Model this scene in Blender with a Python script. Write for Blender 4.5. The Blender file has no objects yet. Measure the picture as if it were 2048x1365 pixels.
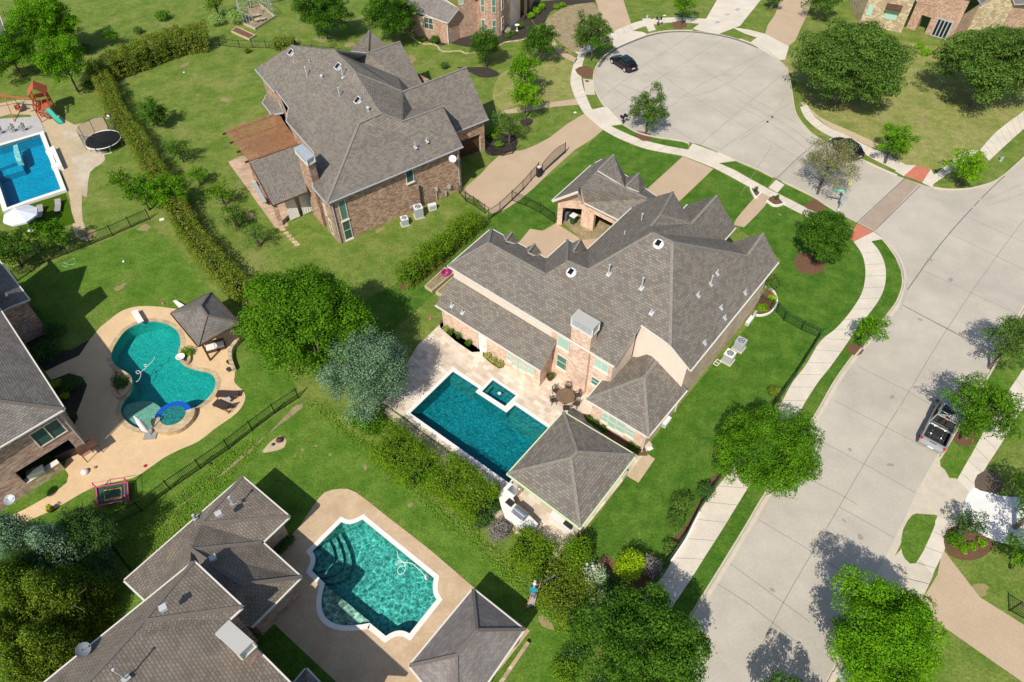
import bpy, math, random
import numpy as np
from mathutils import Vector, Matrix
from mathutils.geometry import tessellate_polygon
random.seed(7); RNG = np.random.default_rng(11)
R = math.radians
S = bpy.context.scene
COL = S.collection
# ---------------- camera, sky, sun, exposure ----------------
FPX = 1365.0; TH = math.atan2(1197.5, 1365.0); CH = 48.0
cam = bpy.data.objects.new('camera', bpy.data.cameras.new('camera')); COL.objects.link(cam)
cam.location = (0, 0, CH); cam.rotation_euler = (TH, 0, 0)
cam.data.sensor_width = 36; cam.data.lens = FPX/2048*36; cam.data.clip_start = 1; cam.data.clip_end = 2000
S.camera = cam
SUN = Vector((0.2727, 0.6144, -0.7404)).normalized()      # direction the light travels
W = bpy.data.worlds.new('World'); S.world = W; W.use_nodes = True
nt = W.node_tree; bg = nt.nodes['Background']
sky = nt.nodes.new('ShaderNodeTexSky'); sky.sky_type = 'NISHITA'; sky.sun_disc = False
sky.sun_elevation = math.asin(-SUN.z); sky.sun_rotation = math.atan2(-SUN.x, -SUN.y)
nt.links.new(sky.outputs[0], bg.inputs[0]); bg.inputs[1].default_value = 0.115
sl = bpy.data.lights.new('sun', 'SUN'); sl.energy = 4.45; sl.angle = R(0.53); sl.color = (1, 0.945, 0.85)
so = bpy.data.objects.new('sun', sl); COL.objects.link(so); so.rotation_euler = SUN.to_track_quat('-Z', 'Y').to_euler()
S.view_settings.view_transform = 'Standard'; S.view_settings.look = 'None'; S.view_settings.exposure = 0.0; S.view_settings.gamma = 1.0
S.cycles.max_bounces = 6; S.cycles.transparent_max_bounces = 8; S.cycles.diffuse_bounces = 2; S.cycles.glossy_bounces = 2
S.cycles.caustics_reflective = False; S.cycles.caustics_refractive = False

# ---------------- measuring helpers (photo pixel + real height -> place in the world) ----------------
cT, sT = math.cos(TH), math.sin(TH)
def RAY(px, py):
    x = (px-1024)/FPX; y = -(py-682.5)/FPX
    return Vector((x, y*cT+sT, y*sT-cT))
def P(px, py, z=0.0):
    r = RAY(px, py); t = (z-CH)/r.z
    return Vector((r.x*t, r.y*t, z))
class Plane:
    def __init__(s, p, n): s.p = Vector(p); s.n = Vector(n).normalized()
    def at(s, px, py):
        r = RAY(px, py); o = Vector((0, 0, CH)); t = (s.p-o).dot(s.n)/r.dot(s.n)
        return o+r*t
def PL3(a, b, c): return Plane(a, (b-a).cross(c-a))
def EAVE(a, b, z, pitch):          # roof plane rising to the left of a->b
    A, B = P(*a, z), P(*b, z); u = (B-A).normalized(); l = Vector((-u.y, u.x, 0))
    return Plane(A, u.cross(l+Vector((0, 0, pitch))))
def VX(v):
    if isinstance(v, Vector): return v
    px, py, z = v
    return z.at(px, py) if isinstance(z, Plane) else P(px, py, z)
class Wall:                        # vertical plane, outward normal to the right of a->b
    def __init__(s, a, b, z=0.0, inset=0.0):
        A = a if isinstance(a, Vector) else P(*a, z); B = b if isinstance(b, Vector) else P(*b, z)
        A = Vector((A.x, A.y, 0)); B = Vector((B.x, B.y, 0))
        s.u = (B-A).normalized(); s.n = Vector((s.u.y, -s.u.x, 0)); s.o = A-s.n*inset; s.L = (B-A).length
        s.pl = Plane(s.o, s.n)
    def at(s, px, py): return s.pl.at(px, py)
    def uz(s, px, py):
        v = s.at(px, py); return (v-s.o).dot(s.u), v.z
    def p(s, u, z, out=0.0): return s.o+s.u*u+s.n*out+Vector((0, 0, z))
def smooth(pts, closed=False, n=6):
    out = []; N = len(pts); rng = range(N if closed else N-1)
    for i in rng:
        if closed: a, b, c, d = pts[i-1], pts[i], pts[(i+1) % N], pts[(i+2) % N]
        else: a, b, c, d = pts[max(i-1, 0)], pts[i], pts[i+1], pts[min(i+2, N-1)]
        for k in range(n):
            t = k/n
            out.append(tuple(0.5*((2*b[j])+(-a[j]+c[j])*t+(2*a[j]-5*b[j]+4*c[j]-d[j])*t*t+(-a[j]+3*b[j]-3*c[j]+d[j])*t**3) for j in (0, 1)))
    if not closed: out.append(tuple(pts[-1]))
    return out

# ---------------- materials ----------------
MATS = {}
def mat(name, col=(.5, .5, .5), rough=.8, spec=.3, metal=0.0, col2=None, scale=4.0, detail=4, lo=.35, hi=.65, bump=0.0, bscale=None, coords='Object', col3=None, scale3=.3, w3=(.45, .7), micro=None):
    if name in MATS: return MATS[name]
    m = bpy.data.materials.new(name); m.use_nodes = True; n = m.node_tree; b = n.nodes['Principled BSDF']
    b.inputs['Base Color'].default_value = (*col, 1); b.inputs['Roughness'].default_value = rough; b.inputs['Metallic'].default_value = metal
    b.inputs['Specular IOR Level'].default_value = spec
    tc = n.nodes.new('ShaderNodeTexCoord')
    def noise(sc, det=4, rg=.6):
        t = n.nodes.new('ShaderNodeTexNoise'); t.inputs['Scale'].default_value = sc; t.inputs['Detail'].default_value = det; t.inputs['Roughness'].default_value = rg
        n.links.new(tc.outputs[coords], t.inputs['Vector']); return t
    def mix(a, bcol, fac):
        x = n.nodes.new('ShaderNodeMix'); x.data_type = 'RGBA'
        n.links.new(fac, x.inputs[0])
        if isinstance(a, tuple): x.inputs[6].default_value = (*a, 1)
        else: n.links.new(a, x.inputs[6])
        if isinstance(bcol, tuple): x.inputs[7].default_value = (*bcol, 1)
        else: n.links.new(bcol, x.inputs[7])
        return x.outputs[2]
    def ramp(src, lo, hi):
        r = n.nodes.new('ShaderNodeMapRange'); r.inputs[1].default_value = lo; r.inputs[2].default_value = hi
        n.links.new(src, r.inputs[0]); return r.outputs[0]
    if col2 is not None:
        c = mix(tuple(col), tuple(col2), ramp(noise(scale, detail).outputs[0], lo, hi))
        if col3 is not None: c = mix(c, tuple(col3), ramp(noise(scale3, 5).outputs[0], *w3))
        if micro:
            for ms, ma in micro:
                mr_ = n.nodes.new('ShaderNodeMapRange'); mr_.inputs[1].default_value = .3; mr_.inputs[2].default_value = .7; mr_.inputs[3].default_value = 1-ma; mr_.inputs[4].default_value = 1+ma
                n.links.new(noise(ms, 4, .7).outputs[0], mr_.inputs[0]); vs = n.nodes.new('ShaderNodeVectorMath'); vs.operation = 'SCALE'
                n.links.new(c, vs.inputs[0]); n.links.new(mr_.outputs[0], vs.inputs['Scale']); c = vs.outputs[0]
        n.links.new(c, b.inputs['Base Color'])
    if bump:
        bp = n.nodes.new('ShaderNodeBump'); bp.inputs['Strength'].default_value = bump; bp.inputs['Distance'].default_value = .05
        n.links.new(noise(bscale or scale*3, 3).outputs[0], bp.inputs['Height']); n.links.new(bp.outputs[0], b.inputs['Normal'])
    MATS[name] = m; return m
def brickmat(name, cols, bw, rh, mortar, mcol, rough=.9, bump=.3, off=.5, vary=.15):
    m = bpy.data.materials.new(name); m.use_nodes = True; n = m.node_tree; b = n.nodes['Principled BSDF']
    b.inputs['Roughness'].default_value = rough; b.inputs['Specular IOR Level'].default_value = .2
    uv = n.nodes.new('ShaderNodeUVMap')
    bt = n.nodes.new('ShaderNodeTexBrick'); bt.offset = off; bt.inputs['Scale'].default_value = 1
    bt.inputs['Brick Width'].default_value = bw; bt.inputs['Row Height'].default_value = rh; bt.inputs['Mortar Size'].default_value = mortar; bt.inputs['Mortar Smooth'].default_value = .1
    bt.inputs['Color1'].default_value = (0, 0, 0, 1); bt.inputs['Color2'].default_value = (1, 1, 1, 1); bt.inputs['Mortar'].default_value = (.5, .5, .5, 1); bt.inputs['Bias'].default_value = 0
    n.links.new(uv.outputs[0], bt.inputs['Vector'])
    cr = n.nodes.new('ShaderNodeValToRGB'); cr.color_ramp.interpolation = 'CONSTANT'
    e = cr.color_ramp.elements
    while len(e) > 1: e.remove(e[-1])
    e[0].position = 0; e[0].color = (*cols[0], 1)
    for i, c in enumerate(cols[1:], 1):
        k = e.new(i/len(cols)); k.color = (*c, 1)
    n.links.new(bt.outputs['Color'], cr.inputs[0])
    mx = n.nodes.new('ShaderNodeMix'); mx.data_type = 'RGBA'
    n.links.new(bt.outputs['Fac'], mx.inputs[0]); n.links.new(cr.outputs[0], mx.inputs[6]); mx.inputs[7].default_value = (*mcol, 1)
    ns = n.nodes.new('ShaderNodeTexNoise'); ns.inputs['Scale'].default_value = .7; ns.inputs['Detail'].default_value = 6
    n.links.new(uv.outputs[0], ns.inputs['Vector'])
    mr = n.nodes.new('ShaderNodeMapRange'); mr.inputs[3].default_value = 1-vary; mr.inputs[4].default_value = 1+vary; mr.inputs[1].default_value = .3; mr.inputs[2].default_value = .7
    n.links.new(ns.outputs[0], mr.inputs[0])
    sc = n.nodes.new('ShaderNodeVectorMath'); sc.operation = 'SCALE'
    n.links.new(mx.outputs[2], sc.inputs[0]); n.links.new(mr.outputs[0], sc.inputs['Scale']); n.links.new(sc.outputs[0], b.inputs['Base Color'])
    bp = n.nodes.new('ShaderNodeBump'); bp.inputs['Strength'].default_value = bump; bp.inputs['Distance'].default_value = .02; bp.invert = True
    n.links.new(bt.outputs['Fac'], bp.inputs['Height']); n.links.new(bp.outputs[0], b.inputs['Normal'])
    MATS[name] = m; return m
SH1 = [(.265, .248, .22), (.225, .21, .19), (.19, .178, .165), (.25, .235, .21), (.21, .175, .16), (.235, .228, .21), (.205, .2, .19), (.26, .238, .205)]
SH1 = [(r*.96, g*.9, b*.82) for r, g, b in SH1]
mul = lambda l, k: [tuple(c*k for c in q) for q in l]
M_roof = brickmat('grey_brown_shingles', SH1, .36, .21, .014, (.09, .082, .075), vary=.08)
M_roof2 = brickmat('weathered_shingles', mul([(.25, .228, .205), (.22, .195, .175), (.26, .238, .212), (.2, .178, .16), (.235, .205, .18), (.245, .228, .208)], .9), .34, .18, .014, (.08, .07, .062))
M_roof3 = brickmat('tan_shingles', mul([(.33, .275, .215), (.285, .24, .19), (.315, .27, .215), (.26, .215, .175), (.3, .25, .2)], .74), .3, .19, .017, (.1, .08, .065))
M_roof4 = brickmat('smooth_grey_shingles', [(.235, .21, .195), (.2, .175, .165), (.255, .23, .21), (.215, .19, .175)], .3, .16, .01, (.13, .115, .105))
M_cap = mat('ridge_cap_shingle', (.29, .265, .22), .9, .2, col2=(.205, .185, .16), scale=5)
M_cap2 = mat('ridge_cap_dark', (.19, .16, .135), .9, .2, col2=(.16, .14, .12), scale=5)
M_brick = brickmat('peach_brick', [(.80, .56, .40), (.70, .46, .32), (.84, .64, .48), (.60, .36, .25), (.78, .56, .42)], .3, .12, .014, (.74, .58, .46))
M_brick2 = brickmat('brown_brick', [(.46, .28, .18), (.38, .21, .13), (.54, .35, .24), (.27, .14, .09), (.58, .42, .3)], .32, .13, .016, (.46, .33, .24))
M_brick3 = brickmat('orange_brick', [(.52, .29, .19), (.44, .23, .15), (.58, .36, .25), (.34, .17, .11), (.6, .42, .31)], .32, .12, .02, (.5, .37, .28))
M_brick4 = brickmat('mixed_red_brick', mul([(.5, .3, .21), (.38, .2, .14), (.58, .42, .32), (.28, .15, .11), (.53, .35, .25)], 1.2), .36, .11, .02, (.4, .32, .27))
M_stone = brickmat('rough_stone', [(.58, .46, .28), (.48, .36, .2), (.66, .54, .36), (.4, .3, .18)], .45, .25, .03, (.42, .35, .25))
M_stucco = mat('cream_stucco', (.84, .70, .58), .9, .2, col2=(.79, .65, .53), scale=2)
M_white = mat('white_paint', (.82, .8, .76), .5, .4)
M_gutter = mat('pale_gutter', (.72, .68, .6), .5, .4)
M_gut_grey = mat('grey_gutter', (.42, .44, .46), .5, .4)
M_green_f = mat('pale_green_fascia', (.62, .72, .42), .6, .3)
M_soffit = mat('soffit', (.5, .42, .34), .9, .2)
M_metal = mat('galvanised_metal', (.6, .64, .66), .45, .5, .35, col2=(.5, .54, .56), scale=3)
M_pipe = mat('painted_vent_pipe', (.5, .51, .52), .5, .4)
M_steel = mat('stainless_steel', (.45, .5, .55), .3, .5, .8)
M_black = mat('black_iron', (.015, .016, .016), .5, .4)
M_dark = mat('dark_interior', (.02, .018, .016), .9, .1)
M_blackp = mat('black_plastic', (.03, .03, .033), .5, .4)
M_rubber = mat('rubber', (.02, .02, .02), .9, .2)
def glass(name, col, rough=.08):
    m = mat(name, col, rough, .6); return m
G_green = glass('pale_green_glass', (.42, .62, .5))  # one even pale green pane colour
G_dark = glass('dark_green_glass', (.05, .12, .11))
G_mid = glass('green_glass', (.10, .24, .18))
G_car = glass('car_glass', (.01, .012, .014), .05)
def mgrass(name, a, b, c, sc=.35, **k):
    return mat(name, a, 1.0, .1, col2=b, scale=sc, detail=8, lo=.38, hi=.64, col3=c, scale3=.16, w3=(.54, .74), bump=.8, bscale=7, micro=((1.3, .2), (5.5, .36)), **k)
M_lawn = mgrass('olive_lawn', (.115, .185, .027), (.19, .235, .05), (.24, .25, .075), .45)
M_lush = mgrass('lush_lawn', (.056, .138, .013), (.1, .188, .024), (.14, .21, .034), .6)
M_lawn2 = mgrass('back_lawn', (.078, .165, .016), (.13, .215, .03), (.185, .23, .05), .5)
M_dry = mgrass('dry_lawn', (.22, .25, .06), (.32, .30, .11), (.17, .22, .045), .5)
M_bald = mgrass('bald_turf', (.3, .23, .13), (.36, .29, .18), (.26, .2, .11), 1.2)
def mground(name, a, b, sc, bump=.2, c=None, s3=.1, rough=.9):
    return mat(name, a, rough, .2, col2=b, scale=sc, detail=8, lo=.3, hi=.7, bump=bump, bscale=sc*8, col3=c, scale3=s3, micro=((.35, .07), (6, .08)))
M_road = mground('street_concrete', (.54, .487, .40), (.49, .44, .365), .4, .15, (.44, .395, .325), .11)
M_curb = mground('curb_concrete', (.64, .56, .43), (.54, .48, .38), 1.5)
M_walk = mground('pavement_concrete', (.74, .66, .54), (.66, .585, .475), 1.0, .1, (.62, .55, .45), .2)
M_agg = mground('tan_aggregate', (.56, .42, .285), (.49, .36, .24), 8, .2, (.52, .385, .26), .25)
M_joint = mat('joint', (.3, .26, .22), .95, .1)
M_jointd = mat('dark_joint', (.16, .15, .14), .95, .1)
M_red = mground('red_ramp', (.62, .2, .12), (.52, .18, .12), 2, .2)
M_xwalk = mground('brown_crosswalk', (.42, .33, .25), (.37, .29, .22), 1.2, .2)
M_new = mground('new_white_concrete', (.86, .82, .78), (.8, .77, .73), .6, .05)
M_mulch = mground('brown_mulch', (.22, .12, .065), (.15, .08, .045), 9, .8)
M_mulchg = mground('grey_brown_mulch', (.17, .13, .095), (.12, .095, .07), 9, .8)
M_mulchd = mground('black_mulch', (.045, .035, .03), (.07, .055, .045), 9, .8)
M_gravel = mground('pale_gravel', (.62, .54, .42), (.5, .4, .27), .9, .5, (.44, .34, .2), .18)
M_sand = mground('sand_soil', (.6, .47, .3), (.5, .38, .24), 2.5, .4)
M_trav = brickmat('travertine_pavers', [(.70, .59, .46), (.64, .52, .40), (.76, .66, .54), (.60, .48, .36), (.72, .62, .5)], .6, .4, .006, (.58, .47, .36), .7, .1, vary=.16)
M_cope = mat('white_coping', (.85, .82, .76), .7, .3, col2=(.8, .76, .7), scale=3)
M_flag = brickmat('flagstone_coping', [(.5, .37, .2), (.58, .45, .27), (.44, .34, .22), (.55, .42, .26)], .5, .4, .015, (.4, .3, .18), .8, .2)
M_deck1 = mground('tan_pool_deck', (.74, .53, .31), (.66, .46, .265), 1.3, .2, (.7, .5, .28), .2)
M_deck3 = mground('stamped_tan_deck', (.58, .41, .25), (.66, .50, .33), 3.5, .5, (.52, .36, .22), .5)
M_paver = brickmat('brick_patio', [(.52, .36, .25), (.58, .43, .31), (.48, .33, .22), (.55, .4, .28)], .4, .2, .01, (.45, .33, .24), .9, .2)
M_turf = mat('bright_turf', (.05, .10, .003), 1, .1, col2=(.06, .12, .004), scale=2, bump=.3)
M_wood = mat('cedar', (.27, .125, .06), .8, .2, col2=(.34, .18, .095), scale=2)
M_woodl = mat('pale_timber', (.62, .5, .34), .8, .2, col2=(.52, .4, .26), scale=2)
M_dwood = mat('dark_wood', (.07, .035, .02), .6, .3, col2=(.11, .055, .03), scale=2)
M_bark = mat('bark', (.2, .16, .12), .95, .1, col2=(.12, .09, .07), scale=6, bump=.5)
M_redw = mat('red_stained_wood', (.52, .13, .06), .7, .3, col2=(.42, .1, .045), scale=3)
M_teal = mat('green_plastic', (.0, .36, .26), .35, .5)
M_skin = mat('skin', (.5, .3, .2), .6, .3)
def water(name, tint, amp=.12, sc=3.0, gl=.55, bump=.25, caus=0.0, csc=1.6):
    m = bpy.data.materials.new(name); m.use_nodes = True; n = m.node_tree; n.nodes.clear()
    out = n.nodes.new('ShaderNodeOutputMaterial'); tr = n.nodes.new('ShaderNodeBsdfTransparent'); g = n.nodes.new('ShaderNodeBsdfGlossy')
    g.inputs['Roughness'].default_value = .06
    mx = n.nodes.new('ShaderNodeMixShader'); fr = n.nodes.new('ShaderNodeFresnel'); fr.inputs[0].default_value = 1.33
    tc = n.nodes.new('ShaderNodeTexCoord')
    ns = n.nodes.new('ShaderNodeTexNoise'); ns.inputs['Scale'].default_value = sc; ns.inputs['Detail'].default_value = 3; ns.inputs['Distortion'].default_value = 1.0
    n.links.new(tc.outputs['Object'], ns.inputs['Vector'])
    bp = n.nodes.new('ShaderNodeBump'); bp.inputs['Strength'].default_value = bump; bp.inputs['Distance'].default_value = .08
    n.links.new(ns.outputs[0], bp.inputs['Height'])
    n.links.new(bp.outputs[0], g.inputs['Normal']); n.links.new(bp.outputs[0], fr.inputs['Normal'])
    mr = n.nodes.new('ShaderNodeMapRange'); mr.inputs[1].default_value = .3; mr.inputs[2].default_value = .7
    mr.inputs[3].default_value = 1-amp; mr.inputs[4].default_value = 1+amp
    n.links.new(ns.outputs[0], mr.inputs[0]); fac = mr.outputs[0]  # noise brightens and dims the tint, imitating light bent by ripples
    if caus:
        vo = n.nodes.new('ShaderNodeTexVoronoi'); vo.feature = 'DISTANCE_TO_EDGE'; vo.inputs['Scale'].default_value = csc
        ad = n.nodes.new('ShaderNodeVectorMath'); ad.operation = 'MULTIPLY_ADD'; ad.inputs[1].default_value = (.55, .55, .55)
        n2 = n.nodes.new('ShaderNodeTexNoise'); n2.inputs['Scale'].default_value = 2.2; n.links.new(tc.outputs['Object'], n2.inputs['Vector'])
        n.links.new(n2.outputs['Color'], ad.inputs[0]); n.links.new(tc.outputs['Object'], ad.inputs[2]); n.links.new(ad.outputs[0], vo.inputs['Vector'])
        m2 = n.nodes.new('ShaderNodeMapRange'); m2.inputs[1].default_value = 0; m2.inputs[2].default_value = .16; m2.inputs[3].default_value = 1+caus; m2.inputs[4].default_value = 1-caus*.35  # caustic light web painted into the see-through tint
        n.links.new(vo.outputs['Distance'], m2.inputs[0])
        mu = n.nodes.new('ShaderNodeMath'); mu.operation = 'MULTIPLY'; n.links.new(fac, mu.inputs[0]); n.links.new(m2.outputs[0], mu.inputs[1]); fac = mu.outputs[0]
    sc_ = n.nodes.new('ShaderNodeVectorMath'); sc_.operation = 'SCALE'; sc_.inputs[0].default_value = tint
    n.links.new(fac, sc_.inputs['Scale']); n.links.new(sc_.outputs[0], tr.inputs[0])
    n.links.new(fr.outputs[0], mx.inputs[0]); n.links.new(tr.outputs[0], mx.inputs[1]); n.links.new(g.outputs[0], mx.inputs[2]); n.links.new(mx.outputs[0], out.inputs[0])
    MATS[name] = m; return m
def leafmat(name, dark, light, tip=None, trans=.22):
    m = bpy.data.materials.new(name); m.use_nodes = True; n = m.node_tree; b = n.nodes['Principled BSDF']; out = n.nodes['Material Output']
    at = n.nodes.new('ShaderNodeAttribute'); at.attribute_name = 'tone'
    cr = n.nodes.new('ShaderNodeValToRGB'); e = cr.color_ramp.elements
    e[0].color = (*dark, 1); e[1].color = (*light, 1); e[1].position = .8 if tip else 1
    if tip: k = e.new(1.0); k.color = (*tip, 1)
    n.links.new(at.outputs['Fac'], cr.inputs[0]); n.links.new(cr.outputs[0], b.inputs['Base Color'])
    b.inputs['Roughness'].default_value = .75; b.inputs['Specular IOR Level'].default_value = .08
    tl = n.nodes.new('ShaderNodeBsdfTranslucent'); n.links.new(cr.outputs[0], tl.inputs[0])
    mx = n.nodes.new('ShaderNodeMixShader'); mx.inputs[0].default_value = trans
    n.links.new(b.outputs[0], mx.inputs[1]); n.links.new(tl.outputs[0], mx.inputs[2]); n.links.new(mx.outputs[0], out.inputs[0])
    MATS[name] = m; return m
L = dict(
 oak=leafmat('oak_leaf', (.018, .065, .004), (.115, .25, .02)),
 live=leafmat('live_oak_leaf', (.035, .09, .012), (.17, .29, .045)),
 bright=leafmat('bright_leaf', (.04, .14, .003), (.20, .44, .012)),
 lime=leafmat('lime_leaf', (.08, .22, .004), (.28, .52, .015)),
 maple=leafmat('maple_leaf', (.025, .095, .003), (.155, .34, .014)),
 blue=leafmat('blue_juniper', (.03, .09, .03), (.30, .44, .26), trans=.1),
 cedar=leafmat('cedar_leaf', (.012, .045, .004), (.24, .34, .025), trans=.1),
 dark=leafmat('dark_shrub', (.03, .08, .016), (.10, .2, .04)),
 hedge=leafmat('photinia_leaf', (.04, .11, .008), (.23, .31, .03), (.42, .25, .08)),
 yell=leafmat('yellow_shrub', (.04, .14, .005), (.23, .36, .018)),
 gold=leafmat('golden_cypress', (.2, .36, .0), (.46, .62, .02)),
 silver=leafmat('silver_leaf', (.3, .4, .2), (.58, .64, .42)),
 sparse=leafmat('sparse_leaf', (.14, .14, .07), (.27, .3, .1), (.42, .26, .15)),
 mint=leafmat('mint_shrub', (.2, .36, .06), (.4, .54, .16)),
 twig=leafmat('grey_twig', (.16, .14, .12), (.32, .28, .25), trans=0),
 grassy=leafmat('ornamental_grass', (.25, .32, .06), (.48, .5, .15)),
 ivy=leafmat('ground_ivy', (.12, .26, .015), (.28, .44, .05)))

# ---------------- object helpers ----------------
def wloc(o):
    v = Vector((0, 0, 0))
    while o is not None: v = v+o.location; o = o.parent
    return v
def tag(o, label=None, cat=None, group=None, kind=None):
    if label: o['label'] = label
    if cat: o['category'] = cat
    if group: o['group'] = group
    if kind: o['kind'] = kind
    return o
def thing(name, loc, label, cat, group=None):
    o = bpy.data.objects.new(name, None); COL.objects.link(o); o.location = Vector(loc); o.empty_display_size = .3
    return tag(o, label, cat, group)
class M:
    def __init__(s): s.v = []; s.f = []; s.m = []; s.n = {}
    def add(s, pts, m=0, n=None):
        k = len(s.v); s.v += [tuple(p) for p in pts]; s.f.append(list(range(k, k+len(pts)))); s.m.append(m)
        if n is not None: s.n[len(s.f)-1] = n
        return s
    def prism(s, pts, z0, z1, m=0, mt=None):
        a = [Vector((p[0], p[1], z0)) for p in pts]; b = [Vector((p[0], p[1], z1)) for p in pts]
        ar = sum(pts[i][0]*pts[(i+1) % len(pts)][1]-pts[(i+1) % len(pts)][0]*pts[i][1] for i in range(len(pts)))
        if ar < 0: a.reverse(); b.reverse()
        s.add(b, m if mt is None else mt); s.add(a[::-1], m)
        for i in range(len(a)):
            j = (i+1) % len(a); s.add([a[i], a[j], b[j], b[i]], m)
        return s
    def box(s, c, d, rz=0, m=0, rx=None):
        c = Vector(c); Rm = Matrix.Rotation(rz, 3, 'Z')
        if rx is not None: Rm = Rm @ rx
        q = [c+Rm @ Vector((x*d[0]/2, y*d[1]/2, z*d[2]/2)) for x, y, z in ((-1, -1, -1), (1, -1, -1), (1, 1, -1), (-1, 1, -1), (-1, -1, 1), (1, -1, 1), (1, 1, 1), (-1, 1, 1))]
        for f in ((3, 2, 1, 0), (4, 5, 6, 7), (0, 1, 5, 4), (1, 2, 6, 5), (2, 3, 7, 6), (3, 0, 4, 7)): s.add([q[i] for i in f], m)
        return s
    def bar(s, p, q, w, h=None, m=0):
        p, q = Vector(p), Vector(q); h = h or w; d = (q-p)
        if d.length < 1e-5: return s
        d.normalize(); sd = d.cross(Vector((0, 0, 1)))
        if sd.length < 1e-3: sd = Vector((1, 0, 0))
        sd.normalize(); up = sd.cross(d)
        A = [p+sd*x*w/2+up*y*h/2 for x, y in ((-1, -1), (1, -1), (1, 1), (-1, 1))]; B = [a+(q-p) for a in A]
        s.add(A[::-1], m); s.add(B, m)
        for i in range(4): j = (i+1) % 4; s.add([A[i], A[j], B[j], B[i]], m)
        return s
    def tube(s, pts, r, n=8, m=0, cap=True, closed=False):
        pts = [Vector(p) for p in pts]; rr = r if isinstance(r, (list, tuple)) else [r]*len(pts); rings = []
        for i, p in enumerate(pts):
            if closed: d = pts[(i+1) % len(pts)]-pts[i-1]
            else: d = pts[min(i+1, len(pts)-1)]-pts[max(i-1, 0)]
            d.normalize(); a = d.cross(Vector((0, 0, 1)))
            if a.length < 1e-2: a = d.cross(Vector((1, 0, 0)))
            a.normalize(); b = d.cross(a)
            rings.append([p+(a*math.cos(t)+b*math.sin(t))*rr[i] for t in [2*math.pi*k/n for k in range(n)]])
        N = len(rings)
        for i in range(N if closed else N-1):
            A, B = rings[i], rings[(i+1) % N]
            for k in range(n): s.add([A[k], A[(k+1) % n], B[(k+1) % n], B[k]], m)
        if cap and not closed: s.add(rings[0][::-1], m); s.add(rings[-1], m)
        return s
    def lathe(s, c, prof, n=16, m=0):       # prof: (radius, z) from bottom up
        c = Vector(c)
        rg = [[c+Vector((r*math.cos(2*math.pi*k/n), r*math.sin(2*math.pi*k/n), z)) for k in range(n)] for r, z in prof]
        for A, B in zip(rg, rg[1:]):
            for k in range(n): s.add([A[k], A[(k+1) % n], B[(k+1) % n], B[k]], m)
        s.add(rg[0][::-1], m); s.add(rg[-1], m); return s
    def xf(s, rz, loc):
        c, n = math.cos(rz), math.sin(rz)
        s.v = [(x*c-y*n+loc[0], x*n+y*c+loc[1], z+loc[2]) for x, y, z in s.v]; return s
def newell(p):
    n = Vector((0, 0, 0))
    for i in range(len(p)):
        a, b = p[i], p[(i+1) % len(p)]
        n += Vector(((a[1]-b[1])*(a[2]+b[2]), (a[2]-b[2])*(a[0]+b[0]), (a[0]-b[0])*(a[1]+b[1])))
    return n.normalized() if n.length > 1e-12 else Vector((0, 0, 1))
def obj(name, b, mats, parent=None, label=None, cat=None, group=None, kind=None, shade=False, rz_uv=None, loc=None):
    if not isinstance(mats, (list, tuple)): mats = [mats]
    me = bpy.data.meshes.new(name); off = wloc(parent) if parent is not None else (Vector(loc) if loc is not None else Vector((0, 0, 0)))
    me.from_pydata([tuple(Vector(v)-off) for v in b.v], [], b.f)
    for m in mats: me.materials.append(m)
    me.polygons.foreach_set('material_index', b.m)
    uvl = me.uv_layers.new(name='UVMap'); buf = np.zeros(len(me.loops)*2, dtype=np.float32); k = 0
    for fi, f in enumerate(b.f):
        p = [b.v[i] for i in f]; n = b.n[fi] if fi in b.n else newell(p)
        if abs(n.z) > .995: a = rz_uv or 0; u = Vector((math.cos(a), math.sin(a), 0)); v = Vector((-math.sin(a), math.cos(a), 0))
        else: u = Vector((-n.y, n.x, 0)).normalized(); v = n.cross(u)
        for q in p:
            buf[k] = q[0]*u.x+q[1]*u.y+q[2]*u.z; buf[k+1] = q[0]*v.x+q[1]*v.y+q[2]*v.z; k += 2
    uvl.data.foreach_set('uv', buf)
    if shade: me.polygons.foreach_set('use_smooth', [True]*len(b.f))
    me.update(); me.validate()
    o = bpy.data.objects.new(name, me); COL.objects.link(o)
    if parent is not None: o.parent = parent
    else: o.location = off
    return tag(o, label, cat, group, kind)
def sheet(name, px, z, m, holes=(), kind='structure', rz=0, pts=None, parent=None, mb=None, label=None, cat=None):
    outer = [P(x, y, z) for x, y in px] if pts is None else [Vector((p[0], p[1], z)) for p in pts]
    loops = [outer]+[[Vector((q[0], q[1], z)) for q in h] for h in holes]
    flat = [v for l in loops for v in l]; b = M(); b.v = [tuple(v) for v in flat]
    for t in tessellate_polygon(loops):
        a, c, d = (flat[i] for i in t)
        t = list(t) if (c-a).cross(d-a).z > 0 else list(t)[::-1]
        b.f.append(t); b.m.append(0)
    return obj(name, b, m, parent, kind=kind if parent is None else None, rz_uv=rz, label=label, cat=cat)
def offset(pts, d):                # closed world polygon, outward offset
    n = len(pts); pts = [Vector((p[0], p[1], 0)) for p in pts]
    ar = sum(pts[i].x*pts[(i+1) % n].y-pts[(i+1) % n].x*pts[i].y for i in range(n)); sg = 1 if ar > 0 else -1; out = []
    for i in range(n):
        a, b, c = pts[i-1], pts[i], pts[(i+1) % n]; u = (b-a).normalized(); v = (c-b).normalized()
        nu = Vector((u.y, -u.x, 0))*sg; nv = Vector((v.y, -v.x, 0))*sg; w = nu+nv
        if w.length < .2: w = nu
        w.normalize(); out.append(b+w*d/max(.4, w.dot(nu)))
    return out
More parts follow.
